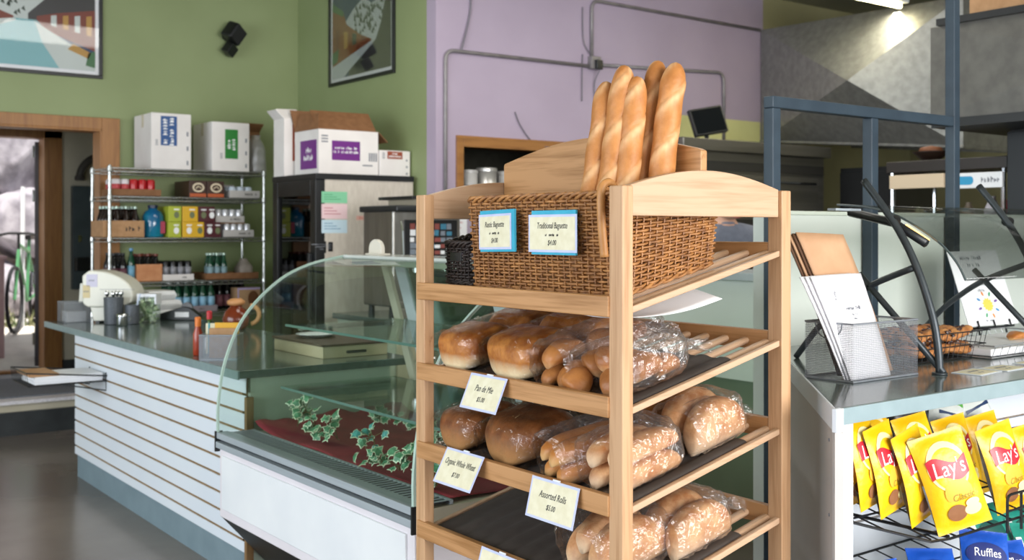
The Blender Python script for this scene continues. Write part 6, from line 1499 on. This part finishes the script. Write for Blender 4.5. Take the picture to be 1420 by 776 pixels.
# white wire tray with paper and pastry
wt = thing('wire_tray', 'pale wire tray lined with paper at the right of the cookies', 'tray', (3.66, 2.0, RZ))
b = MB(); x0, x1, y0, y1 = 3.36, 4.05, 1.86, 2.2
b.tube([(x0, y0, RZ + .045), (x1, y0, RZ + .045), (x1, y1, RZ + .045), (x0, y1, RZ + .045)], .0028, 6, closed=True); b.tube([(x0 + .02, y0 + .02, RZ + .004), (x1 - .02, y0 + .02, RZ + .004), (x1 - .02, y1 - .02, RZ + .004), (x0 + .02, y1 - .02, RZ + .004)], .0024, 6, closed=True)
for i in range(15): x = x0 + .02 + (x1 - x0 - .04) * i / 14; b.tube([(x - .01, y0, RZ + .045), (x, y0 + .02, RZ + .004), (x, y1 - .02, RZ + .004), (x - .01, y1, RZ + .045)], .0017, 5)
b.build('wire_frame', mat('pale_wire', '#a6a8aa', rough=.35, metal=.4), wt)
b = MB(); b.box(3.39, 4.02, 1.885, 2.17, RZ + .007, RZ + .032); tag(b.build('paper_liner', PAPER, bevel=.006), 'white paper stack lying in the pale wire tray', 'paper')
b = MB(); loaf(b, Matrix.Translation((3.72, 2.0, RZ + .0325)), .09, .06, .03, seed=4, **rd); tag(b.build('pastry', HOAG, smooth=True), 'small golden pastry on the paper in the wire tray', 'pastry')
# standing sign with the sun
t = thing('menu_sign', 'white sign with a coloured sun on a black easel behind the pastries', 'sign', (4.10, 2.32, RZ))
bl, br, tl = Vector((3.965, 2.30, 1.125)), Vector((4.225, 2.24, 1.13)), Vector((3.965, 2.41, 1.415))
Msn = frame(bl, br - bl, tl - bl); w, h = (br - bl).length, (tl - bl).length
b = MB(); b.box(0, w, 0, h, 0, .003, 0, Msn); b.build('sheet', PAPER, t)
b = MB(); 
for n, y, s in ((12, .90, .020), (9, .80, .018), (13, .62, .014), (9, .54, .014), (5, .46, .014), (8, .06, .010)): b.scribble(n, s, Msn @ Matrix.Translation((w * .45, h * y, .0035)))
b.build('faint_print', GREYINK, t)
b = MB(); c = (w * .5, h * .27); n = 24
b.prism([(c[0] + (.030 if i % 2 else .022) * math.cos(2*PI*i/n), c[1] + (.030 if i % 2 else .022) * math.sin(2*PI*i/n), .0033) for i in range(n)], (0, 0, .0006), 0, Msn)
for i in range(8):
    a = 2*PI*i/8 + .3; q = (c[0] + .048 * math.cos(a), c[1] + .048 * math.sin(a)); b.prism([(q[0] + .010 * math.cos(a) * math.cos(p) - .005 * math.sin(a) * math.sin(p), q[1] + .010 * math.sin(a) * math.cos(p) + .005 * math.cos(a) * math.sin(p), .0033) for p in [2*PI*j/10 for j in range(10)]], (0, 0, .0006), 1 + i % 4, Msn)
b.build('sun_design', [M_('sun_yellow', '#f0cf5a', rough=.6), M_('ray_purple', '#7a5aa0', rough=.6), M_('ray_green', '#4fa070', rough=.6), M_('ray_orange', '#e08a3c', rough=.6), M_('ray_blue', '#4a8cc0', rough=.6)], t)
b = MB()
for u in (.18, .5, .82):
    b.tube([Msn @ Vector((w * u, .02, .008)), Msn @ Vector((w * u, -.004, .008)), Msn @ Vector((w * u, -.006, -.004)), Vector((3.965 + .26 * u, 2.44, RZ + .004))], .003, 6)
b.tube([Msn @ Vector((0.02, -.006, -.004)), Msn @ Vector((w - .02, -.006, -.004))], .004, 6); b.tube([Msn @ Vector((w * .2, h * .8, -.005)), Msn @ Vector((w * .2, -.006, -.005))], .004, 6); b.tube([Msn @ Vector((w * .8, h * .8, -.005)), Msn @ Vector((w * .8, -.006, -.005))], .004, 6)
for x in (4.0, 4.2): b.tube([(x, 2.27, RZ + .003), (x, 2.28, 1.124)], .004, 6)
b.build('easel', BLACKM, t)
for i, (x, y, a, lb) in enumerate(((3.035, 1.735, .1, 'price card lying flat on the snack counter, leftmost of three'), (3.19, 1.735, .05, 'price card lying flat on the snack counter, middle of three'), (3.40, 1.745, .12, 'price card lying flat on the snack counter, rightmost of three'))):
    M = Matrix.Translation((x, y, RZ)) @ Matrix.Rotation(a, 4, 'Z'); t = thing('price_card', lb, 'price card', (x, y, RZ), 'cards on the snack counter')
    b = MB(); b.box(-.07, .07, -.045, .045, .0005, .002, 0, M); b.build('card_border', WHITE, t)
    b = MB(); b.box(-.062, .062, -.037, .037, .002, .0026, 0, M); b.build('card_face', CARD, t)
    b = MB(); b.scribble(10, .014, M @ Matrix.Translation((0, .01, .0027))); b.scribble(5, .012, M @ Matrix.Translation((0, -.014, .0027))); b.build('faint_print', GREYINK, t)

# ---------------------------------------------------------------- crisp packets
YB_ = mat('packet_yellow', '#f2b90f', '#f6c21c', rough=.28, scale=6, bump=.5, bscale=18); SIL = mat('packet_silver', '#b9bfc6', '#cdd2d7', rough=.3, metal=.3, scale=14)
RED = M_('packet_red', '#c01e2e', rough=.3); PALEY = M_('packet_cream', '#f7e6a6', rough=.35); POT = mat('potato_brown', '#8a5a38', '#9c6b46', rough=.5, scale=20); CHIPC = M_('crisp_gold', '#f0b33a', rough=.4)
BLUEB = mat('packet_blue', '#1448a8', '#1c56ba', rough=.28, scale=6, bump=.5, bscale=18); TEALB = mat('packet_teal', '#1f8272', '#2b9483', rough=.28, scale=6, bump=.5, bscale=18); WHG = mat('packet_white', '#d3d8d2', '#e2e6e0', rough=.3, scale=8, bump=.6, bscale=20); GRNP = M_('packet_leaf_green', '#5fae4a', rough=.4)
def thick(x, z, W, H, T):
    e = max(0, 1 - (2 * x / W) ** 2) ** .55; v = z / H; q = max(0, math.sin(PI * min(1, max(0, (v - .05) / .90)))) ** .6
    return T * e * q
def packet_proto(name, body, design, label, cat='crisp packet', W=.138, H=.235, T=.026, seed=0):
    t = thing(name, label, cat, local=True)
    b = MB(); nx, nz_ = 18, 30
    for s, m in ((-1, 0), (1, 1)):
        rows = []
        for i in range(nz_ + 1):
            z = H * i / nz_; row = []
            crimp = (i <= 1 or i >= nz_ - 1)
            for j in range(nx + 1):
                x = W * (j / nx - .5) * (1 - .04 * math.sin(PI * i / nz_)); y = thick(x, z, W, H, T)
                wr = .0022 * noise.noise(Vector((x * 40, z * 26, seed + s))) * (0 if j in (0, nx) else 1)
                yy = s * (y + .0004) + (wr if not crimp else .0012 * math.sin(j * 3.1))
                row.append((x, yy, z))
            rows.append(row if s == 1 else row[::-1])
        b.grid(rows, m=m)
    b.build('packet_film', [body, SIL], t, smooth=True)
    def on(pts, dy):                                          # lay a flat patch on the bulging front
        return [Vector((x, -thick(x, z, W, H, T) - dy, z)) for x, z in pts]
    def patch(b, poly, m, dy, n=10):
        xs = [p[0] for p in poly]; zs = [p[1] for p in poly]; cx, cz = sum(xs) / len(xs), sum(zs) / len(zs)
        rings = [[(cx + (x - cx) * k / n, cz + (z - cz) * k / n) for x, z in poly] for k in range(1, n + 1)]
        vs = on([(cx, cz)], dy) + [v for r in rings for v in on(r, dy)]; k = len(poly)
        fs = [(0, 1 + (i + 1) % k, 1 + i) for i in range(k)] + [(1 + r*k + i, 1 + r*k + (i+1) % k, 1 + (r+1)*k + (i+1) % k, 1 + (r+1)*k + i) for r in range(n - 1) for i in range(k)]
        b.add(vs, fs, m)
    def word(b, s, size, x, z, m, dy, rot=0, sx=1, shear=0):
        q = MB(); q.text(s, size, Matrix.Translation((x, 0, z)) @ Matrix.Rotation(rot, 4, 'Y') @ Matrix.Rotation(PI/2, 4, 'X'), depth=0, sx=sx, shear=shear)
        b.add([Vector((v.x, -thick(v.x, v.z, W, H, T) - dy, v.z)) for v in q.v], q.f, m)
    def ell(cx, cz, rx, rz, n=28): return [(cx + rx * math.cos(2*PI*i/n), cz + rz * math.sin(2*PI*i/n)) for i in range(n)]
    design(patch, word, ell, t, W, H)
    return t
def lays(patch, word, ell, t, W, H):
    b = MB(); patch(b, ell(0, .155, .050, .060), 0, .0022); patch(b, ell(.0, .150, .042, .05), 1, .0026)
    for a, x in ((.4, .02), (-.3, -.01)): patch(b, [(x + .02 * math.cos(q + a), .098 + .026 * math.sin(q)) for q in [2*PI*i/14 for i in range(14)]], 2, .0028)
    b.build('sun_design', [PALEY, YB_, CHIPC], t)
    b = MB(); n = 14; top = [(-.050 + .100 * i / n, .172 + .010 * math.sin(2*PI*i/n + .4)) for i in range(n + 1)]; bot = [(.047 - .094 * i / n, .128 + .008 * math.sin(2*PI*(1 - i/n) + .4)) for i in range(n + 1)]
    patch(b, top + bot, 0, .0032); b.build('red_banner', [RED], t)
    b = MB(); word(b, "Lay's", .052, 0, .151, 0, .0038, 0, .82, .1); b.build('brand_lettering', WINK, t)
    b = MB(); word(b, 'Classic', .023, .012, .079, 0, .0034, 0, .9, .2); b.build('flavour_lettering', M_('olive_ink', '#8a7a1e', rough=.5), t)
    b = MB(); patch(b, ell(-.012, .044, .024, .020), 0, .003); patch(b, ell(.028, .044, .022, .014), 1, .0034); patch(b, ell(.03, .060, .018, .010), 1, .0037); b.build('potato_picture', [POT, PALEY], t)
def ruff(patch, word, ell, t, W, H):
    b = MB(); patch(b, ell(0, .165, .058, .035), 0, .0024); patch(b, [(-.06, .140), (.06, .150), (.06, .132), (-.06, .122)], 1, .003); b.build('badge_design', [M_('badge_navy', '#23306e', rough=.35), RED], t)
    b = MB(); word(b, 'Ruffles', .034, 0, .170, 0, .0034, 0, .85, .1); b.build('brand_lettering', WINK, t)
    b = MB(); patch(b, ell(.02, .08, .035, .03), 0, .003); patch(b, [(-.06, .02), (-.05, .02), (-.045, .13), (-.058, .13)], 1, .003); b.build('crisp_picture', [CHIPC, WINK], t)
def teal(patch, word, ell, t, W, H):
    b = MB(); patch(b, ell(0, .15, .05, .04), 0, .0024); patch(b, [(-.065, .19), (-.05, .19), (-.03, .05), (-.05, .05)], 1, .003); b.build('badge_design', [M_('badge_darkteal', '#0f4f46', rough=.35), WINK], t)
def wht(patch, word, ell, t, W, H):
    b = MB(); patch(b, [(-.06, .17), (.05, .185), (.055, .165), (-.055, .15)], 0, .0024); patch(b, [(-.04, .13), (.06, .14), (.06, .125), (-.04, .118)], 1, .0024); patch(b, ell(.01, .07, .03, .025), 0, .0024); b.build('leaf_design', [GRNP, M_('packet_navy', '#2b3f66', rough=.4)], t)
def place(o, base, yaw, pitch, roll, s=1.0, label=None, group=None, first=[None]):
    """base: middle of the foot; pitch leans the top back, roll leans it sideways"""
    M = Matrix.Translation(base) @ Matrix.Rotation(yaw, 4, 'Z') @ Matrix.Rotation(-pitch, 4, 'X') @ Matrix.Rotation(roll, 4, 'Y')
    if o in used: o = dup(o, (0, 0, 0))
    used.add(o); o.matrix_world = M @ Matrix.Diagonal((s, s, s, 1))
    o.location, o.rotation_euler, o.scale = M.translation, M.to_euler(), (s, s, s)
    if label: o['label'] = label
    if group: o['group'] = group
    return o
ly = packet_proto('crisp_packet', YB_, lays, 'yellow crisp packet')
G = 'yellow crisp packets on the wire shelf'
for base, yaw, pitch, roll, s, lb in (
    ((2.675, 1.560, .716), -.62, .10, -.30, 1.10, 'big upright yellow crisp packet facing out in the middle of the front row'),
    ((2.452, 1.740, .778), .12, .16, -.04, .93, 'yellow crisp packet squeezed against the white stile, farthest left'),
    ((2.492, 1.715, .772), .12, .16, -.10, .98, 'yellow crisp packet second from the left in the front row'),
    ((2.548, 1.690, .752), .08, .15, -.14, 1.0, 'yellow crisp packet third from the left in the front row'),
    ((2.638, 1.655, .726), .05, .14, -.20, 1.04, 'yellow crisp packet just left of the big one facing out'),
    ((3.075, 1.640, .690), -.22, .16, -.20, 1.06, 'yellow crisp packet right of the big one, behind the wire loop'),
    ((3.27, 1.640, .672), -.30, .16, -.20, 1.06, 'yellow crisp packet at the right edge of the front row'),
    ((2.575, 1.85, .765), -.1, .25, -.1, .92, 'yellow crisp packet in the back row, peeping over at left'),
    ((2.74, 1.84, .765), -.2, .25, -.12, .96, 'yellow crisp packet in the back row behind the big one'),
    ((2.90, 1.80, .725), -.25, .25, -.15, 1.0, 'yellow crisp packet in the back row, its tip highest'),
    ((3.10, 1.80, .700), -.25, .22, -.15, 1.0, 'yellow crisp packet in the back row, second from right'),
    ((3.28, 1.80, .69), -.25, .22, -.15, 1.0, 'yellow crisp packet in the back row at the far right')): place(ly, base, yaw, pitch, roll, s, lb, G)
rf_ = packet_proto('crisp_packet', BLUEB, ruff, 'blue crisp packet')
G = 'blue crisp packets on the lower shelf'
for base, yaw, pitch, roll, s, lb in (((2.86, 1.60, .43), -.62, .42, .12, 1.0, 'blue crisp packet lying highest on the lower shelf'), ((2.66, 1.60, .42), -.5, .55, .05, 1.0, 'blue crisp packet left of the highest blue one'), ((2.50, 1.62, .42), -.3, .5, -.05, .95, 'blue crisp packet at the left end of the lower shelf'), ((2.98, 1.56, .40), -.6, .45, -.1, .95, 'blue crisp packet in front at the right of the blue ones')): place(rf_, base, yaw, pitch, roll, s, lb, G)
te_ = packet_proto('crisp_packet', TEALB, teal, 'teal crisp packet')
G = 'teal crisp packets on the lower shelf'
for base, yaw, pitch, roll, s, lb in (((3.06, 1.66, .46), -.3, .35, -.1, 1.0, 'teal crisp packet right of the blue ones'), ((3.22, 1.63, .44), -.35, .4, -.05, 1.05, 'teal crisp packet at the far right of the lower shelf'), ((3.12, 1.56, .42), -.4, .5, .1, 1.0, 'teal crisp packet leaning in front of the other teal ones')): place(te_, base, yaw, pitch, roll, s, lb, G)
wh_ = packet_proto('crisp_packet', WHG, wht, 'white crisp packet')
G = 'white crisp packets on the upper shelf'
for base, yaw, pitch, roll, s, lb in (((3.13, 1.90, .80), -.3, .35, .35, 1.0, 'white and green crisp packet lying sideways at the top right'), ((3.36, 1.88, .80), -.4, .3, -.3, 1.0, 'white and green crisp packet at the right end of the back row'), ((3.24, 1.97, .80), -.3, .1, .5, .95, 'white and green crisp packet wedged under the counter top')): place(wh_, base, yaw, pitch, roll, s, lb, G)
bp_ = packet_proto('crisp_packet', M_('packet_black', '#1b1c20', rough=.25), wht, 'dark silver-edged crisp packet behind the yellow ones')
place(bp_, (2.97, 1.95, .79), -.2, .15, .2, .95); tag(bp_, 'black crisp packet behind the yellow ones under the counter top', 'crisp packet')
# wire shelves
def wshelf(name, label, zf, zb, y0, y1, x0, x1, loops):
    t = thing(name, label, 'wire shelf', ((x0 + x1) / 2, (y0 + y1) / 2, zf))
    b = MB(); xa = x0 + .17
    fr = [(x0, y0 + .14, zf + .046), (xa - .02, y0 + .01, zf), (xa + .05, y0, zf - .002), (x1, y0, zf - .002)]
    lim = lambda y: max(x0, y + .645)                       # keep clear of the angled end panel
    b.tube(fr, .004, 6); b.tube([(x0, y0 + .14, zf + .046), (lim(y1), y1, zb), (x1, y1, zb)], .004, 6)
    n = 16
    for i in range(n):
        x = x0 + .06 + (x1 - x0 - .06) * i / (n - 1); yf = y0 if x > xa else y0 + .14 * (xa - x) / .17; zz = zf if x > xa else zf + .046 * (xa - x) / .17
        yb = min(y1, x - .645); b.tube([(x, yf, zz), (x, yb, zz + (zb - zz) * (yb - yf) / (y1 - yf))], .0025, 5)
    for f in (.33, .66): b.tube([(lim(y0 + (y1 - y0) * f + .03) + .01, y0 + (y1 - y0) * f + .03, zf + (zb - zf) * f + .01), (x1, y0 + (y1 - y0) * f, zf + (zb - zf) * f)], .003, 5)
    b.build('wire_rack', BLACKM, t)
    for xl in loops:
        b = MB(); w = .075
        b.tube(spl([(xl - w, y0 - .012, zf - .03), (xl - w, y0 - .012, zf + .075), (xl + w, y0 - .012, zf + .075), (xl + w, y0 - .012, zf - .03)], .02), .004, 6)
        b.tube([(xl, y0 - .012, zf + .075), (xl, y0 - .012, zf - .03)], .004, 6); b.tube([(xl - w - .0, y0 - .012, zf + .03), (xl + w + .5, y0 - .012, zf + .03)], .0035, 6); b.build('front_loop', BLACKM, t)
    for pts in ([(lim(y1) + .03, y1, zb - .01), (lim(y1) + .03, y1, zb - .12), (xa + .08, y0 + .02, zf - .006)], [(x1 - .1, y1, zb - .1), (x1 - .1, y0, zf)]):
        b = MB(); b.tube(pts, .005, 6); b.build('brace', BLACKM, t)
wshelf('chip_shelf', 'black wire shelf holding the yellow crisp packets', .690, .79, 1.585, 2.025, 2.42, 3.9, (2.985,))
wshelf('chip_shelf', 'black wire shelf holding the blue and teal crisp packets', .405, .50, 1.53, 2.025, 2.42, 3.9, ())

# ---------------------------------------------------------------- person behind the rack
SKIN = mat('skin', '#c99b82', '#d2a58c', rough=.5, scale=20, sss=.1); SHIRT = mat('grey_shirt', '#6f7482', '#797e8c', rough=.85, scale=30, bump=.3, bscale=200); TROU = mat('dark_trousers', '#23262e', rough=.8); HAIRM = mat('brown_hair', '#35241a', '#4a3324', rough=.6, scale=60, stretch=(1, 1, .2))
pp = thing('person', 'person in a grey shirt standing in the kitchen behind the rack', 'person', (4.93, 4.43, 0), local=True)
pp.rotation_euler = (0, 0, -.35); pp.scale = (1.05, 1.05, 1.05)
def skin_body(name, nodes, edges, m, parent, sub=2, root=0):
    me = bpy.data.meshes.new(name); me.from_pydata([n[0] for n in nodes], edges, []); me.materials.append(m)
    ob = bpy.data.objects.new(name, me); COL.objects.link(ob); ob.parent = parent
    q = ob.modifiers.new('skin', 'SKIN'); q.use_smooth_shade = True; q.branch_smoothing = .4
    if not me.skin_vertices: 
        bpy.context.view_layer.objects.active = ob
    lay = me.skin_vertices[0] if me.skin_vertices else None
    for i, n in enumerate(nodes):
        r = n[1] if isinstance(n[1], tuple) else (n[1], n[1])
        lay.data[i].radius = r; lay.data[i].use_root = (i == root)
    ob.modifiers.new('sub', 'SUBSURF').render_levels = sub
    return ob
FH = Matrix.Translation((0, -.135, 1.605)) @ Matrix.Rotation(.45, 4, 'X') @ Matrix.Translation((0, .05, -1.70))   # the head is bowed
nodes, edges = [], []
def nd(p, r, frm=None):
    nodes.append((p, r)); i = len(nodes) - 1
    if frm is not None: edges.append((frm, i))
    return i
pel = nd((0, 0, .93), (.155, .115)); wai = nd((0, .01, 1.08), (.135, .10), pel); che = nd((0, .015, 1.28), (.16, .115), wai); upc = nd((0, .0, 1.40), (.13, .09), che); nek = nd((0, -.012, 1.49), .055, upc); nk2 = nd((0, -.045, 1.545), .052, nek)
hd0 = nd(FH @ Vector((0, -.045, 1.63)), (.066, .078), nk2); hd1 = nd(FH @ Vector((0, -.05, 1.70)), (.074, .092), hd0); hd2 = nd(FH @ Vector((0, -.045, 1.77)), (.058, .07), hd1)
for s in (-1, 1):
    sh = nd((s * .175, 0, 1.415), .062, upc); el = nd((s * .245, -.02, 1.13), .043, sh); wr = nd((s * .20, -.22, .98), .028, el); pm = nd((s * .185, -.29, .965), (.036, .017), wr)
    for f in range(4):
        a = nd((s * (.185 + (.027 - .018 * f)), -.335, .963), .0095, pm); c_ = nd((s * (.182 + (.030 - .020 * f)), -.37 + .006 * abs(f - 1), .95), .0085, a); nd((s * (.178 + (.030 - .020 * f)), -.385 + .008 * abs(f - 1), .925), .0075, c_)
    th = nd((s * (.15), -.285, .955), .011, pm); nd((s * .135, -.325, .945), .009, th)
    hp = nd((s * .09, 0, .88), .095, pel); kn = nd((s * .10, -.015, .49), .058, hp); an = nd((s * .105, .02, .09), .038, kn); nd((s * .115, -.13, .035), (.042, .026), an)
skin_body('body', nodes, edges, SKIN, pp)
nodes, edges = [], []
pel = nd((0, 0, .90), (.175, .135)); wai = nd((0, .01, 1.08), (.155, .12), pel); che = nd((0, .015, 1.28), (.178, .132), wai); upc = nd((0, .0, 1.405), (.145, .10), che); co_ = nd((0, -.01, 1.475), .072, upc); nd((0, -.02, 1.507), .064, co_)
for s in (-1, 1):
    sh = nd((s * .178, 0, 1.415), .074, upc); nd((s * .235, -.012, 1.20), .060, sh)
skin_body('shirt', nodes, edges, SHIRT, pp)
nodes, edges = [], []
pel = nd((0, 0, .95), (.16, .12))
for s in (-1, 1):
    hp = nd((s * .09, 0, .86), .107, pel); kn = nd((s * .10, -.012, .49), .074, hp); nd((s * .105, .018, .10), .058, kn)
skin_body('trousers', nodes, edges, TROU, pp)
for s in (-1, 1):
    b = MB(); rows = [[Vector((s * .113 + .046 * k * math.cos(a), -.06 + .125 * k * math.sin(a) * (1 if z > .01 else 1), z)) for a in [2*PI*i/16 for i in range(16)]] for k, z in ((.95, 0), (1, .02), (.95, .05), (.7, .08), (.4, .1))]
    b.grid(rows, wrap=True); b.f.append(list(range(15, -1, -1))); b.m.append(0); b.build('shoe', BLACK, pp, smooth=True)
b = MB(); rows = []
for i in range(11):
    ph = PI * .62 * i / 10
    rows.append([Vector((.093 * math.sin(ph) * math.cos(a), -.042 + .116 * math.sin(ph) * math.sin(a) + .012 * (ph / 2), 1.722 + .108 * math.cos(ph) - (.0 if math.sin(a) > -.35 else -.035 * (ph / 2) ** 2))) for a in [2*PI*j/20 for j in range(20)]])
b.grid(rows, wrap=True, M=FH); b.build('hair', HAIRM, pp, smooth=True)
EYEW = M_('eye_white', '#e8e4de', rough=.2); EYED = M_('eye_dark', '#2a1a12', rough=.2); LIP = M_('lip', '#a8635a', rough=.5)
for s in (-1, 1):
    b = MB(); b.lathe([(.001, -.011), (.009, -.006), (.011, 0), (.009, .006), (.001, .011)], seg=10, M=FH @ Matrix.Translation((s * .031, -.128, 1.695))); b.lathe([(.001, 0), (.005, .001), (.0045, .003)], seg=8, m=1, M=FH @ frame((s * .031, -.139, 1.695), (1, 0, 0), (0, 0, 1))); b.build('eye', [EYEW, EYED], pp, smooth=True)
    b = MB(); b.lathe([(.004, -.028), (.012, -.01), (.014, .012), (.006, .03)], seg=10, sy=1.4, sx=.6, M=FH @ Matrix.Translation((s * .083, -.035, 1.685))); b.build('ear', SKIN, pp, smooth=True)
b = MB(); b.prism([(-.014, -.13, 1.648), (.014, -.13, 1.648), (0, -.136, 1.70)], (0, -.022, 0), 0, FH); b.build('nose', SKIN, pp, bevel=.006)
b = MB(); b.lathe([(.001, -.007), (.022, -.003), (.024, .003), (.001, .008)], seg=12, sy=.6, M=FH @ Matrix.Translation((0, -.112, 1.622))); b.build('mouth', LIP, pp, smooth=True)
ORG.clear()

# ---------------------------------------------------------------- daylight, lamps, camera
w = bpy.data.worlds.new('daylight'); SC.world = w; w.use_nodes = True
bg = w.node_tree.nodes['Background']; bg.inputs[0].default_value = (.80, .89, 1.0, 1); bg.inputs[1].default_value = 1.15
def area(name, loc, target, sx, sy, power, col):
    l = bpy.data.lights.new(name, 'AREA'); l.shape = 'RECTANGLE'; l.size = sx; l.size_y = sy; l.energy = power; l.color = col
    o = bpy.data.objects.new(name, l); COL.objects.link(o); o.location = loc
    o.rotation_euler = (Vector(target) - Vector(loc)).to_track_quat('-Z', 'Y').to_euler(); return o
area('window_light_front', (2.2, -3.2, 1.9), (2.6, 2.5, 1.1), 4.5, 2.4, 470, (1, .98, .96))
area('window_light_side', (-3.9, 3.6, 1.9), (2.0, 4.2, .9), 6.0, 2.4, 300, (.88, .94, 1))
sun = bpy.data.lights.new('sun', 'SUN'); sun.energy = 9.0; sun.angle = .02; sun.color = (1, .95, .88)
so = bpy.data.objects.new('sun', sun); COL.objects.link(so); so.rotation_euler = (math.radians(24), 0, math.radians(-12))
area('kitchen_added_fill', (5.2, 4.2, 3.55), (5.2, 4.2, 0), 2.4, 1.2, 36, (1, .97, .9))  # fill lamp added out of view to brighten the dim kitchen, no fixture
area('aisle_added_fill', (3.0, 5.2, 3.55), (3.0, 5.2, 0), 1.2, 1.2, 30, (1, .97, .9))  # unseen fill added over the aisle to lift what shows through the case
kl = bpy.data.lights.new('tube_glow', 'AREA'); kl.shape = 'RECTANGLE'; kl.size = .95; kl.size_y = .06; kl.energy = 11; kl.color = (1, .93, .72)
ko = bpy.data.objects.new('tube_glow', kl); COL.objects.link(ko); ko.location = (7.2, 4.98, 3.22)
cam = bpy.data.cameras.new('camera'); co = bpy.data.objects.new('camera', cam); COL.objects.link(co); SC.camera = co
cam.sensor_width = 36; cam.lens = 1500 / 1420 * 36; cam.shift_y = -68 / 1420; cam.clip_start = .05
co.location = (0, 0, 1.5); co.rotation_euler = (PI / 2, 0, -math.atan2(.60182, .79864))
cam.dof.use_dof = True; cam.dof.focus_distance = 2.65; cam.dof.aperture_fstop = 4.8
SC.view_settings.view_transform = 'Standard'; SC.view_settings.look = 'None'; SC.view_settings.gamma = 1; SC.view_settings.use_curve_mapping = False
SC.view_settings.exposure = 0
SC.cycles.transparent_max_bounces = 24; SC.cycles.max_bounces = 10; SC.cycles.sample_clamp_indirect = 6
